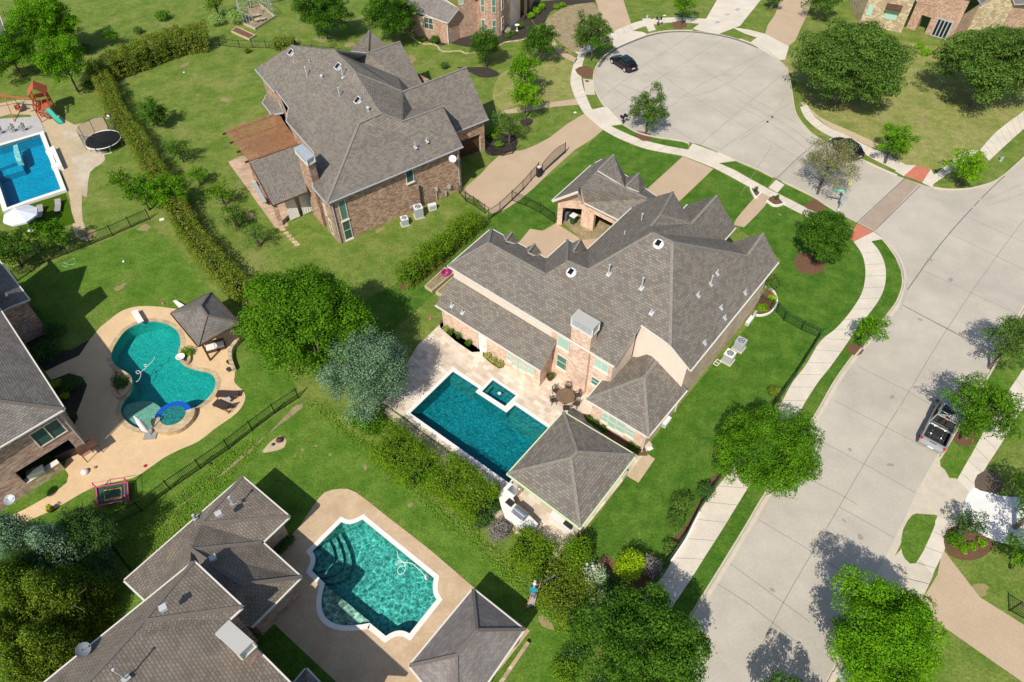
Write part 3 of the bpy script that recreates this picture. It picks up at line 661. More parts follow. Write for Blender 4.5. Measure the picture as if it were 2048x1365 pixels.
D('pavement', [(1790, 343), (1812, 330), (1832, 331), (1808, 353)], 5, M_walk)
D('pavement', [(1862, 338), (1868, 350), (1866, 376), (1844, 366)], 5, M_walk)
# lawns with their own colour
D('front_lawn', [(1010, 420), (1050, 380), (1110, 345), (1160, 305), (1205, 262), (1256, 287), (1295, 301), (1364, 314), (1300, 375), (1200, 440), (1110, 447), (1080, 463), (1036, 488), (990, 470)], 1, M_lush)
D('side_lawn', [(940, 440), (1000, 424), (1110, 446), (1085, 466), (1060, 460), (1036, 487), (1000, 520), (900, 560), (800, 650), (760, 720), (690, 620), (790, 570), (850, 520)], 1.3, M_lush)
D('front_lawn', [(1427, 338), (1500, 377), (1520, 388), (1500, 405), (1468, 445), (1430, 480), (1380, 470), (1360, 400)], 1, M_lush)
D('front_lawn', smooth([(1541, 395), (1590, 422), (1660, 456), (1707, 484), (1729, 530), (1722, 590), (1672, 657), (1638, 682), (1590, 750), (1540, 830), (1440, 950), (1395, 1022), (1316, 1160), (1250, 1160), (1180, 1150), (1110, 1120), (1160, 1080), (1290, 900), (1400, 760), (1520, 620), (1560, 520), (1480, 460), (1500, 430)], True, 3), 1, M_lush)
for q in ([(1246, 251), (1303, 275), (1367, 285), (1377, 290), (1376, 298), (1333, 291), (1282, 278), (1250, 266), (1222, 252)], [(1436, 308), (1474, 324), (1546, 358), (1535, 375), (1500, 357), (1470, 340), (1438, 325)], [(1565, 366), (1623, 394), (1690, 435), (1706, 456), (1670, 441), (1623, 420), (1585, 400), (1556, 385)],
          [(1767, 480), (1784, 501), (1801, 528), (1807, 551), (1806, 575), (1795, 606), (1765, 645), (1726, 692), (1692, 740), (1670, 769), (1637, 828), (1560, 945), (1521, 1010), (1498, 1049), (1446, 1134), (1380, 1241), (1309, 1365), (1235, 1500), (1185, 1480), (1275, 1320), (1346, 1212), (1386, 1152), (1438, 1070), (1464, 1028), (1502, 966), (1545, 900), (1590, 842), (1636, 765), (1692, 690), (1735, 632), (1758, 600), (1770, 570), (1771, 535), (1760, 505), (1742, 483)]):
    D('verge', q, 1.5, M_lush)
for q in ([(1880, 920), (1917, 856), (1976, 757), (2010, 695), (2050, 625), (2100, 640), (2048, 735), (2020, 778), (1975, 850), (1914, 957), (1890, 940)], [(1825, 1030), (1845, 1029), (1871, 1037), (1862, 1070), (1832, 1127), (1810, 1118), (1803, 1095), (1806, 1060)]):
    D('verge', smooth(q, True, 2), 6.2, M_lawn2)
D('front_lawn', [(1560, 120), (1660, 60), (1850, 90), (2100, 120), (2100, 180), (2048, 225), (1995, 262), (1958, 300), (1930, 300), (1880, 342), (1812, 330), (1725, 288), (1655, 253), (1614, 210), (1590, 160)], 1, M_dry)
D('front_lawn', smooth([(1000, 150), (1040, 130), (1120, 95), (1150, 118), (1142, 160), (1154, 200), (1100, 212), (1003, 222), (985, 190)], True, 2), 1, M_dry)
D('bald_turf_patch', smooth([(1090, 48), (1120, 20), (1170, 5), (1190, 10), (1212, 50), (1200, 75), (1160, 108), (1120, 85)], True, 3), 1.5, M_bald)
D('back_lawn', [(230, 150), (440, 90), (520, 150), (560, 260), (640, 460), (560, 560), (430, 500), (300, 330), (260, 240)], 1, M_lawn)
D('back_lawn', [(40, 555), (300, 445), (440, 600), (520, 640), (600, 790), (340, 975), (200, 1050), (0, 1100), (-80, 1000), (0, 560)], 1.6, M_lawn2, holes=[pool_free])
D('back_lawn', [(200, 1060), (600, 800), (760, 900), (1000, 1130), (1200, 1280), (1130, 1500), (900, 1500), (300, 1300), (180, 1150)], 1.3, M_lawn2, holes=[pool_low])
D('side_lawn', [(-80, 1030), (30, 1000), (130, 938), (137, 960), (100, 990), (40, 1022), (-80, 1090)], 6.3, M_lawn2)
D('gravel_yard', smooth([(40, 200), (95, 215), (150, 250), (205, 235), (215, 300), (170, 350), (165, 440), (185, 480), (150, 470), (140, 400), (120, 340), (60, 230), (-60, 250), (-60, 225)], True, 3), 2, M_sand)
D('gravel_yard', smooth([(125, 258), (165, 262), (195, 285), (210, 320), (180, 345), (172, 395), (150, 360), (140, 300)], True, 3), 2.6, M_gravel)
D('soil_patch', smooth([(525, 905), (540, 885), (560, 872), (572, 880), (568, 895), (550, 902)], True, 3), 1.8, M_sand)
D('bare_soil', smooth([(250, 1075), (330, 1030), (420, 968), (500, 905), (590, 812), (605, 815), (560, 850), (490, 905), (400, 985), (330, 1032)], True, 2), 1.9, M_bald)
# planting beds
for nm, q, m, lay in (
 ('mulch_bed', [(1588, 525), (1600, 505), (1640, 512), (1650, 535), (1630, 549), (1600, 545)], M_mulch, 2.5), ('mulch_bed', [(1610, 410), (1630, 398), (1650, 412), (1640, 424), (1615, 418)], M_mulch, 6.5),
 ('mulch_bed', [(1692, 697), (1705, 688), (1728, 700), (1712, 713)], M_mulch, 6.5), ('mulch_bed', [(1272, 262), (1300, 268), (1302, 280), (1285, 282), (1272, 272)], M_mulch, 6.5),
 ('mulch_bed', [(1903, 868), (1945, 862), (1955, 880), (1935, 893), (1912, 888)], M_mulch, 6.5), ('mulch_bed', [(1955, 950), (1985, 940), (2005, 965), (2000, 985), (1975, 985), (1950, 975)], M_mulchg, 6.6),
 ('mulch_bed', [(1895, 1060), (1920, 1055), (1985, 1080), (1975, 1108), (1940, 1122), (1900, 1112), (1888, 1085)], M_mulch, 6.5),
 ('mulch_bed', [(885, 72), (905, 88), (940, 95), (980, 98), (1030, 80), (1052, 75), (1070, 52), (1040, 20), (1000, 60), (900, 70)], M_mulchd, 1.6), ('mulch_bed', [(1065, 5), (1185, 0), (1185, 5), (1130, 12), (1100, 25), (1090, 45), (1070, 50)], M_mulchd, 1.7),
 ('mulch_bed', [(835, 60), (850, 82), (885, 92), (895, 82), (880, 60)], M_mulchd, 1.65), ('mulch_bed', [(912, 135), (940, 135), (975, 135), (1000, 148), (985, 155), (960, 155), (940, 145)], M_mulchd, 1.6),
 ('mulch_bed', [(965, 270), (1030, 270), (1030, 300), (985, 313), (968, 300)], M_mulchd, 3.4), ('mulch_bed', [(1040, 242), (1052, 236), (1066, 240), (1062, 250), (1045, 252)], M_mulchd, 3.4),
 ('mulch_bed', [(1212, 1110), (1240, 1130), (1290, 1140), (1310, 1150), (1280, 1200), (1250, 1225), (1200, 1200), (1190, 1140)], M_mulch, 1.6), ('mulch_bed', [(1330, 1090), (1365, 1060), (1400, 1000), (1420, 960), (1440, 945), (1400, 1020), (1370, 1080), (1345, 1118)], M_mulch, 1.6),
 ('mulch_bed', [(1525, 588), (1535, 578), (1550, 590), (1552, 610), (1535, 628), (1512, 632), (1510, 615)], M_mulch, 2.5),
 ('mulch_bed', [(880, 655), (895, 640), (960, 690), (944, 705)], M_mulch, 8), ('mulch_bed', [(965, 712), (975, 702), (1008, 726), (998, 738)], M_mulch, 8), ('mulch_bed', [(1172, 842), (1185, 830), (1290, 895), (1275, 912)], M_mulch, 8),
 ('mulch_bed', [(770, 815), (790, 826), (960, 955), (990, 985), (1000, 1020), (1060, 1070), (1095, 1110), (1020, 1060), (920, 975), (830, 885), (775, 835)], M_gravel, 1.6),
 ('mulch_bed', [(30, 640), (60, 620), (120, 700), (160, 690), (179, 680), (159, 711), (115, 731), (92, 744), (60, 700)], M_mulchd, 2.2), ('mulch_bed', [(103, 760), (138, 747), (164, 754), (174, 770), (154, 824), (150, 850), (128, 815)], M_mulchd, 7),
 ('mulch_bed', [(1502, 375), (1521, 388), (1513, 397), (1500, 385)], M_mulch, 5.3), ('mulch_bed', [(1535, 402), (1548, 391), (1568, 408), (1556, 412), (1542, 410)], M_mulch, 5.3),
 ('mulch_bed', [(1150, 140), (1170, 132), (1185, 140), (1185, 155), (1165, 155)], M_mulch, 6.4), ('mulch_bed', [(1345, 45), (1370, 42), (1372, 55), (1350, 58)], M_mulch, 6.4),
 ('mulch_bed', [(800, 572), (850, 540), (962, 442), (968, 450), (870, 545), (808, 580)], M_mulch, 2.2), ('mulch_bed', [(195, 150), (215, 150), (290, 310), (350, 420), (490, 590), (478, 592), (345, 435), (275, 315)], M_mulch, 2.1),
 ('mulch_bed', [(1600, 205), (1612, 208), (1640, 235), (1700, 262), (1755, 288), (1768, 303), (1725, 287), (1655, 252), (1614, 218)], M_sand, 3.6),
 ('mulch_bed', [(40, 1100), (130, 1060), (190, 1090), (260, 1140), (290, 1200), (200, 1280), (60, 1400), (-60, 1400), (-60, 1100)], M_lawn2, 1.8)):
    D(nm, smooth(q, True, 2), lay, m, holes=())

# wear on the ground: drips, tyre marks, worn turf
def blot(name, px, py, r, m, lay, el=1.0):
    c = P(px, py, 0); k = random.randint(7, 11); a0 = random.uniform(0, 6); pts = []
    for i in range(k): a = 2*math.pi*i/k; q = r*random.uniform(.6, 1.2); x, y = math.cos(a)*q*el, math.sin(a)*q; pts.append((c.x+x*math.cos(a0)-y*math.sin(a0), c.y+x*math.sin(a0)+y*math.cos(a0)))
    ZC[0] += 1; return sheet(name, None, .004*lay+.0002*(ZC[0] % 8), m, pts=pts)
M_stain = mground('street_stain', (.36, .325, .27), (.31, .28, .235), 2, .1)
M_stain2 = mground('faint_tyre_mark', (.475, .43, .36), (.44, .40, .335), 2, .1)
M_worn = mground('worn_turf', (.26, .23, .09), (.33, .26, .13), 3, .4)
for x, y, r in ((1808, 820, .35), (1784, 794, .18), (1830, 775, .2), (1688, 1042, .12), (1620, 1290, .5), (1605, 1280, .3), (1700, 900, .15), (1780, 930, .2), (1900, 560, .25), (1840, 640, .2), (1450, 150, .35), (1370, 190, .4), (1500, 210, .3), (1290, 150, .35), (1420, 110, .5), (1610, 330, .3), (1690, 350, .3), (1545, 1180, .15), (1720, 1075, .2), (1860, 520, .2), (1475, 20, .4), (1455, 30, .35), (1435, 45, .35)): blot('street_stain', x, y, r, M_stain if r < .3 else M_stain2, 4.8 if y > 60 else 6.2, 1.6)
tb = M()
for l in ([(1240, 170), (1330, 195), (1430, 180), (1520, 120)], [(1480, 280), (1540, 240), (1570, 190)], [(1640, 320), (1560, 260), (1470, 210), (1400, 200)], [(1655, 312), (1575, 252), (1480, 202)], [(1860, 380), (1960, 400), (2040, 370)], [(1850, 392), (1950, 415), (2045, 388)], [(1795, 520), (1812, 570), (1800, 620)]): strip_along(tb, smooth(l, n=5), .3, .0186, .0186)
obj('tyre_mark', tb, M_stain2, kind='structure')
for x, y, r, e in ((370, 130, .5, 2.2), (350, 300, .3, 1.5), (450, 200, .5, 1.6), (395, 190, .3, 1), (240, 575, .35, 2), (175, 465, .8, 1.8), (290, 455, .6, 1.5), (605, 900, .15, 1), (632, 892, .15, 1), (590, 912, .12, 1), (660, 910, .14, 1), (730, 935, .2, 1.3), (820, 1010, .2, 1.2), (1090, 1245, .5, 1.6), (500, 430, .5, 2), (470, 450, .5, 1.5), (690, 480, .3, 1.4), (760, 460, .35, 1.8), (1850, 240, .5, 2), (1750, 190, .6, 1.6), (1960, 1180, .5, 1.4), (820, 120, .8, 2), (1100, 190, .5, 2), (700, 90, .8, 1.6), (640, 80, .7, 2), (1560, 430, .15, 1.5), (1010, 1250, .3, 2)): blot('worn_turf', x, y, r, M_worn, 2.9, e)
# ---------------- pools ----------------
def ring(b, inner, outer, z0, z1, m=0):
    n = len(inner); q = lambda p, z: Vector((p[0], p[1], z))
    for i in range(n):
        j = (i+1) % n
        f = [q(inner[i], z1), q(inner[j], z1), q(outer[j], z1), q(outer[i], z1)]
        if newell(f).z < 0: f.reverse()
        b.add(f, m); b.add([q(outer[i], z0), q(outer[j], z0), q(outer[j], z1), q(outer[i], z1)], m); b.add([q(inner[i], z0), q(inner[j], z0), q(inner[j], z1), q(inner[i], z1)], m)
    return b
def pool(label, poly, depth, wmat, fmat, cmat, cw, wl=-.09, top=.045, name='swimming_pool', cat='swimming pool', steps=(), wall_z=None):
    c = sum((Vector((p.x, p.y, 0)) for p in poly), Vector())/len(poly); t = thing(name, (c.x, c.y, 0), label, cat)
    b = M(); n = len(poly)
    fl = [Vector((p.x, p.y, -depth)) for p in poly]; nz = newell(fl).z
    b.add(fl if nz > 0 else fl[::-1])
    for i in range(n):
        j = (i+1) % n; b.add([(poly[i].x, poly[i].y, -depth), (poly[j].x, poly[j].y, -depth), (poly[j].x, poly[j].y, top-.003), (poly[i].x, poly[i].y, top-.003)])
    obj('basin', b, fmat, t)
    for st in steps:
        pts, z = st[:2]; q = [P(x, y, 0) for x, y in pts]; s = M(); s.prism(q, -depth-.02, z); obj('step', s, st[2] if len(st) > 2 else fmat, t)
    w = M(); wpz = [Vector((p.x, p.y, wl)) for p in offset(poly, -.004)]; w.add(wpz if nz > 0 else wpz[::-1]); obj('water', w, wmat, t)
    if cw:
        cb = M(); ring(cb, [Vector((p.x, p.y, 0)) for p in poly], offset(poly, cw), -.02, top); obj('coping', cb, cmat, t)
    return t
F_teal = mat('teal_plaster', (.015, .27, .30), .9, .1, col2=(.012, .23, .26), scale=1.5)
F_shelf = mat('shelf_plaster', (.05, .27, .26), .9, .1)
F_turq = mat('turquoise_plaster', (.03, .47, .41), .9, .1, col2=(.02, .4, .37), scale=.35)
F_sandy = mat('sandy_plaster', (.36, .5, .38), .9, .1)
F_green = mat('sea_green_plaster', (.11, .42, .37), .9, .1, col2=(.08, .35, .31), scale=.6)
F_stepg = mat('speckled_step', (.4, .48, .38), .9, .1, col2=(.3, .38, .3), scale=8)
F_stept = mat('teal_step', (.10, .32, .28), .9, .1, col2=(.08, .27, .24), scale=3)
F_blue = mat('blue_plaster', (.005, .38, .56), .9, .1, col2=(.004, .33, .5), scale=.5)
F_tile = mat('cobalt_tile', (.01, .07, .42), .3, .5, col2=(.01, .12, .6), scale=9)
Wm = water('water_ripples', (.6, .93, .95), .42, 5.5, bump=.5)
Wf = water('water_small_ripples', (.72, .97, .96), .26, 6.5, bump=.4)
Wg = water('water_painted_caustics', (.74, .95, .93), .35, 3.2, bump=.4, caus=.5, csc=2.3)  # caustic light painted into this water's tint
Wb = water('water_blue', (.55, .93, .98), .22, 4.5, bump=.3, caus=.12, csc=2.4)
DK = 8    # deck layer
mdeck = [(884, 645), (836, 690), (766, 806), (790, 822), (812, 836), (830, 852), (895, 899), (970, 954), (984, 977), (1000, 968), (995, 1000), (1012, 1035), (1060, 1062), (1117, 1118), (1157, 1074), (1275, 925), (1305, 890), (1220, 790), (1200, 730), (1090, 690), (1000, 650)]
zsheet('patio', mdeck, DK, M_trav, holes=[pool_main, pool_spa], rz=R(-41))
pool('rectangular teal pool beside the travertine patio', pool_main, 1.5, Wm, F_teal, M_cope, .32, cat='swimming pool', wl=-.12,
     steps=[([(906, 744), (957.5, 777.5), (951, 785), (899, 751)], -.42, F_shelf), ([(1029.5, 811), (1097, 857), (1090, 866), (1020, 819)], -.42, F_shelf), ([(1020, 819), (1090, 866), (1083, 875), (1013, 828)], -.75, F_shelf)])
s_ = pool('small square spa raised beside the rectangular teal pool', pool_spa, .8, Wm, F_teal, M_cope, .26, wl=.02, top=.14, name='spa', cat='spa',
     steps=[([(986, 762), (1032, 793), (1029, 796), (983, 765)], -.3, F_shelf), ([(983, 765), (986, 768), (970, 788), (964, 785)], -.3, F_shelf)])
bj = M(); bj.lathe(P(999, 787, .02), [(.0, 0), (.16, .02), (.1, .07), (.0, .1)], 10); obj('bubbler', bj, MATS['white_paint'], s_)
dfree = smooth([(220, 639), (244, 622), (277, 613), (320, 614), (351, 618), (400, 620), (450, 640), (486, 662), (484, 680), (469, 698), (464, 718), (470, 747), (469, 765), (487, 783), (490, 800), (474, 826), (431, 857), (397, 883), (359, 900), (328, 916), (295, 939), (264, 957), (187, 975), (110, 1018), (50, 1045), (-40, 1090)], n=3) + [(-40, 1062), (51, 1018), (110, 985), (134, 965), (137, 950), (128, 936), (140, 900), (150, 850), (154, 824), (164, 800), (174, 770), (164, 754), (138, 747), (103, 760), (90, 744), (115, 731), (159, 711), (179, 680), (200, 655)]
zsheet('pool_deck', dfree, DK, M_deck1, holes=[pool_free])
pl = pool('freeform turquoise pool with flagstone edge and tan deck', pool_free, 1.3, Wf, F_turq, M_flag, .42, wl=-.1, top=.05,
     steps=[(smooth([(242, 826), (252, 806), (300, 800), (335, 830), (330, 856), (277, 859), (252, 845)], True, 3), -.28, F_sandy), ([(300, 800), (306, 795), (330, 822), (325, 832)], -.6, F_sandy)])
sc_ = P(346, 831, .45)
sp = thing('spa', (sc_.x, sc_.y, 0), 'round raised spa with stone rim and cobalt tile at the freeform pool', 'spa')
b = M(); b.lathe((sc_.x, sc_.y, 0), [(1.45, -1.2), (1.45, .42)], 28); obj('wall', b, F_tile, sp, shade=False)
rg = lambda r, a0=0, a1=28: [Vector((sc_.x+r*math.cos(t), sc_.y+r*math.sin(t), 0)) for t in [2*math.pi*k/28 for k in range(a0, a1)]]
def arcring(r0, r1, k0, k1, z0, z1, mt, nm):
    b = M(); A, B_ = rg(r0, k0, k1+1), rg(r1, k0, k1+1); u = lambda p, z: Vector((p.x, p.y, z))
    for i in range(len(A)-1): b.add([u(A[i], z1), u(B_[i], z1), u(B_[i+1], z1), u(A[i+1], z1)]); b.add([u(B_[i], z0), u(B_[i+1], z0), u(B_[i+1], z1), u(B_[i], z1)]); b.add([u(A[i+1], z0), u(A[i], z0), u(A[i], z1), u(A[i+1], z1)])
    obj(nm, b, mt, sp)
arcring(1.05, 1.48, 2, 15, .1, .46, F_tile, 'tiled_spillway'); arcring(1.05, 1.78, 15, 30, -.02, .5, M_flag, 'rim')
b = M(); b.add([Vector((p.x, p.y, .44)) for p in rg(1.06)]); obj('water', b, Wf, sp)
b = M(); b.add([Vector((p.x, p.y, .4235)) for p in rg(1.07)]); obj('seat', b, F_shelf, sp)
dlow = smooth([(600, 1052), (628, 1010), (650, 985), (682, 978), (712, 985), (770, 1030), (860, 1100), (948, 1176)], n=2)+[(1060, 1262), (1003, 1335), (880, 1460), (640, 1365), (590, 1325), (500, 1250), (540, 1130), (590, 1062)]
zsheet('pool_deck', dlow, DK, M_deck3, holes=[pool_low])
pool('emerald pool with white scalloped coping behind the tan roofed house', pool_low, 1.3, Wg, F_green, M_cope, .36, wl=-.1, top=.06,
     steps=[(arc((739, 1247), (656, 1240), (650, 1168), 12)+[(742, 1244)], -.25, F_stepg), (arc((624, 1142), (665, 1125), (657, 1080), 8)+[(625, 1103)], -.25, F_stept), (arc((634, 1150), (682, 1128), (668, 1068), 8)+[(625, 1103), (624, 1142)], -.55, F_stept), (arc((644, 1158), (698, 1132), (677, 1056), 8)+[(625, 1103), (624, 1142)], -.85, F_stept)])
# blue pool, raised, upper left
zsheet('pool_deck', [(-60, 300), (-60, 250), (0, 238), (77, 233), (92, 268), (0, 296)], 12, mground('grey_deck', (.5, .49, .47), (.44, .43, .41), 1.2))
bp_ = pool('bright blue raised pool with white coping walls', pool_left, 1.1, Wb, F_blue, M_cope, .5, wl=.2, top=.32, steps=[([(-20, 316), (30, 302), (34, 325), (-20, 345)], .0, F_blue), ([(-20, 345), (40, 322), (44, 335), (-20, 355)], -.4, F_blue)])
b = M(); q = [P(x, y, .5) for x, y in [(98, 298), (108, 293), (125, 333), (104, 338), (103, 332), (114, 327), (104, 305), (91, 305)]]; b.prism([(p.x, p.y) for p in q], 0, .62); obj('bench_wall', b, M_cope, bp_)
b = M(); q = [P(x, y, .3) for x, y in [(25, 290), (33, 287), (40, 310), (42, 320), (32, 322), (27, 308)]]; b.prism([(p.x, p.y) for p in q], -.5, .17); obj('divider', b, M_cope, bp_)
zsheet('turf', [(30, 450), (18, 421), (130, 387), (150, 446), (60, 475)], 9, M_turf)
# ---------------- building helpers ----------------
def wall_open(parent, w, u0, u1, z1, ops, m, t=.35, z0=0.0, name='wall', m2=None):
    us = sorted({u0, u1, *[o[0] for o in ops], *[o[1] for o in ops]}); zs = sorted({z0, z1, *[o[2] for o in ops], *[o[3] for o in ops]}); b = M()
    for a, c in zip(us, us[1:]):
        for d, e in zip(zs, zs[1:]):
            if any(o[0] <= a+1e-6 and c-1e-6 <= o[1] and o[2] <= d+1e-6 and e-1e-6 <= o[3] for o in ops): continue
            b.add([w.p(a, d), w.p(c, d), w.p(c, e), w.p(a, e)])
    for a, c, d, e in ops:
        for (p, q) in (((a, d), (a, e)), ((a, e), (c, e)), ((c, e), (c, d))):
            b.add([w.p(*p), w.p(*q), w.p(*q, -t), w.p(*p, -t)], 1)
    return obj(name, b, [m, m2 or m], parent)
def eloop(V, names, d=-.4): return offset([V[k] for k in names.split()], d)
def gable(parent, pts, m, name='gable'):
    b = M(); b.add(pts); return obj(name, b, m, parent)
def pipe_vent(parent, px, py, pl_, h=.5, r=.06, name='vent_pipe', label=None):
    p = pl_.at(px, py); b = M(); rz = math.atan2(pl_.n.y, pl_.n.x); n = pl_.n
    t = Vector((0, 0, 1)).cross(n).normalized(); s = n.cross(t)
    q = [p+t*x*.17+s*y*.22+n*.03 for x, y in ((-1, -1), (1, -1), (1, 1), (-1, 1))]; b.add(q); b.tube([p-Vector((0, 0, .1)), p+Vector((0, 0, h))], r, 8); b.tube([p+Vector((0, 0, h)), p+Vector((0, 0, h+.08))], r*1.7 if h > .6 else r, 8)
    return obj(name, b, M_pipe, parent)
def turbine(parent, px, py, pl_):
    p = pl_.at(px, py); b = M(); b.tube([p-Vector((0, 0, .1)), p+Vector((0, 0, .4))], .11, 10); b.lathe(p+Vector((0, 0, .4)), [(.1, 0), (.2, .08), (.2, .22), (.08, .32)], 12); return obj('turbine_vent', b, M_pipe, parent)
def solar_vent(parent, px, py, pl_, round_=True):
    p = pl_.at(px, py); n = pl_.n; t = Vector((0, 0, 1)).cross(n).normalized(); s = n.cross(t); b = M()
    ringp = lambda r, o: [p+n*o+(t*math.cos(a)+s*math.sin(a))*r for a in [2*math.pi*k/18 for k in range(18)]]
    A, B_, C_ = ringp(.46, .0), ringp(.46, .1), ringp(.36, .24)
    for X_, Y_ in ((A, B_), (B_, C_)):
        for k in range(18): b.add([X_[k], X_[(k+1) % 18], Y_[(k+1) % 18], Y_[k]])
    b.add(C_); o = obj('solar_vent', b, M_white if round_ else M_pipe, parent)
    g = M(); dd = .26 if round_ else .34
    q = [p+n*.30+t*x*dd*.8+s*y*dd+(Vector((0, 0, .05)) if not round_ else Vector()) for x, y in ((-1, -1), (1, -1), (1, 1), (-1, 1))]; g.add(q); obj('solar_panel', g, G_car, o)
    if not round_:
        f = M(); q2 = [p+n*.28+t*x*(dd*.8+.07)+s*y*(dd+.07)+Vector((0, 0, .05)) for x, y in ((-1, -1), (1, -1), (1, 1), (-1, 1))]; f.add(q2); obj('frame', f, M_white, o)
    return o
def box_chimney(parent, top, zt, m, zb=0.0, cap=1.0, capm=None, louver=True):
    pts = [P(x, y, zt) for x, y in top]; c = M(); ins = offset(pts, -.1); b = M(); b.prism([(p.x, p.y) for p in ins], zb, zt-cap)
    o = obj('chimney', b, m, parent); c.prism([(p.x, p.y) for p in pts], zt-.16, zt); c.prism([(p.x, p.y) for p in pts], zt-cap-.02, zt-cap+.1, 1)
    c.prism([(p.x, p.y) for p in offset(pts, -.06)], zt-cap+.1, zt-.16, 2)
    for p in offset(pts, -.05): c.box((p.x, p.y, zt-cap/2), (.12, .12, cap-.1), 0, 1)
    obj('chimney_cap', c, [capm or M_metal, M_gutter, M_metal], o); return o
# ================= MAIN HOUSE =================
c0 = P(1200, 640, 0)
MH = thing('house', (c0.x, c0.y, 0), 'large peach brick house with grey shingle roof and tall chimney next to the rectangular pool', 'house')
NS = EAVE((896, 532), (1229, 733), 6, .54)
o_ = NS.at(1344, 485); RS = PL3(P(1381, 741, 6), P(1557, 524, 6), o_); i_, j_ = P(1174, 500, 6), P(1264, 416, 6); n_ = NS.at(1306, 467); LF = PL3(i_, j_, n_)
V = dict(a=(896, 532, 6), b=(982, 458, 6), c=(976.6, 487, NS), d=(1089.5, 549, NS), e=(1093, 517.6, 6), f=(1134.8, 480, 6), g=(1133.4, 522.8, NS), h=(1176.6, 541, NS), i=i_, j=j_,
 k=(1297, 399, LF), k2=(1308, 413, LF), l=(1320, 431, LF), m=(1302, 453, LF), n=n_, o=o_, r=(1495, 512, RS), s=(1464, 486, 5.8), t=(1449, 480, 5.8), q=(1383, 448, 8.8), p1=(1346, 384, 8.3), e1=(1367, 418, 6), e0=(1316, 392, 6),
 p2=(1434, 392, 8.6), g2r=(1471, 455, 5.6), g2a=(1376, 409, 5.8), g2b=(1368, 417, 5.8), p3=(1527, 467, RS), g3=(1470, 483, 5.7), u=(1557, 524, 6), v=(1381, 741, 6), T2=(1340, 690, NS), T1=(1283, 650, NS), w=(1229, 733, 6))
V, rf = roof(MH, V, ['a c d g h n o T2 T1 w', 'a b c', 'b e d c', 'e f g d', 'f i h g', 'i j k k2 l m n h', 'n o r s t', 'm n t q', 'm q l', 'q p2 g2r t', 'q p2 g2a g2b', 'l q e1 p1', 'l p1 e0 k k2', 'r s g3 p3', 'o r p3 u v T2'],
 caps=['a c d', 'b c', 'f g h', 'h n o T2', 'o r', 'r p3', 'q p2', 'l p1', 'm l', 'q l'])
lp = eloop(V, 'a b e f i j e0 g2b g2a g2r t s g3 u v'); 
b = M(); T1f = Vector((V['T1'].x, V['T1'].y, 0)); vf = Vector((V['v'].x, V['v'].y, 0)); wf = Vector((V['w'].x, V['w'].y, 0)); af = Vector((V['a'].x, V['a'].y, 0))
W1 = Wall(V['T1'], V['v'], inset=.25)
lp2 = [p for p in lp[:-1]]+[W1.p(W1.L-.4, 0)]
def seg(b, pts, z1, mi=0, z0=0):
    for p, q in zip(pts, pts[1:]): b.add([(p.x, p.y, z0), (q.x, q.y, z0), (q.x, q.y, z1), (p.x, p.y, z1)], mi)
seg(b, lp2, 5.85)
obj('wall', b, M_brick, MH)
b = M(); t1, t2, t3 = W1.uz(1283, 650), W1.uz(1340, 690), W1.uz(1381, 741)
zt = lambda k: V[k].z
ut2 = (V['T2']-W1.o).dot(W1.u)
b.add([W1.p(-.34, 2.0), W1.p(W1.L-.4, 2.0), W1.p(W1.L-.4, 6.1), W1.p(ut2, zt('T2')-.2), W1.p(-.34, zt('T1')-.2)])
SW = Wall(V['w'], V['T1'], inset=.3)          # side wall under the rake, faces down-right
b.add([SW.p(.35, 2), SW.p(SW.L, 2), SW.p(SW.L, zt('T1')-.25), SW.p(.35, 5.95)])
obj('stucco_wall', b, M_stucco, MH)
NW = Wall(V['a'], V['w'], inset=.35)
ua, _ = NW.uz(908, 555); ub, _ = NW.uz(1104, 662)
b = M(); b.add([NW.p(.35, 0), NW.p(NW.L-.3, 0), NW.p(NW.L-.3, 5.88), NW.p(.35, 5.88)]); obj('wall', b, M_brick, MH)
b = M(); b.add([NW.p(.3, 3.5, .03), NW.p(ub, 3.5, .03), NW.p(ub, 5.87, .03), NW.p(.3, 5.87, .03)]); b.add([NW.p(ub, 3.5, .03), NW.p(ub, 3.5), NW.p(ub, 5.87), NW.p(ub, 5.87, .03)]); obj('stucco_band', b, M_stucco, MH)
for p_, q_ in (((1030, 617), (1046, 631)), ((1056, 632), (1072, 646)), ((1083, 649), (1100, 663))): window(MH, NW, p_, q_, G_green, M_stucco)
window(MH, NW, (1118, 671), (1137, 703), G_green, nx=1, sill=M_stucco); window(MH, NW, (1116, 708), (1132, 742), G_mid, nz=2, sill=M_stucco)
window(MH, NW, (1192, 716), (1215, 747), G_green, nx=2, sill=M_stucco); window(MH, NW, (1185, 753), (1203, 778), G_mid, nz=2, sill=M_stucco)
# lower left wing
VL = dict(a=(871, 610, 3), b=NW.at(906, 553), c=NW.at(1114, 680), d=(1082, 742, 3))
VL['b'].z = VL['c'].z = (VL['b'].z+VL['c'].z)/2
LWp = PL3(VX(VL['a']), VX(VL['d']), VL['c']); VL, r2 = roof(MH, VL, ['a d c b'], name='wing_roof')
LW = Wall(VL['a'], VL['d'], inset=.4); ud, zd = LW.uz(960, 666); ud2, zd0 = LW.uz(972, 697)
wall_open(MH, LW, .35, LW.L-.35, 2.85, [], M_brick)
e1_ = LW.p(LW.L-.35, 0); e2_ = Vector((VL['c'].x, VL['c'].y, 0)); e2_ = e2_-LW.u*.35
b = M(); b.add([(e1_.x, e1_.y, 0), (e2_.x, e2_.y, 0), (e2_.x, e2_.y, VL['c'].z-.15), (e1_.x, e1_.y, 2.9)]); obj('wing_wall', b, M_brick, MH); b = M()
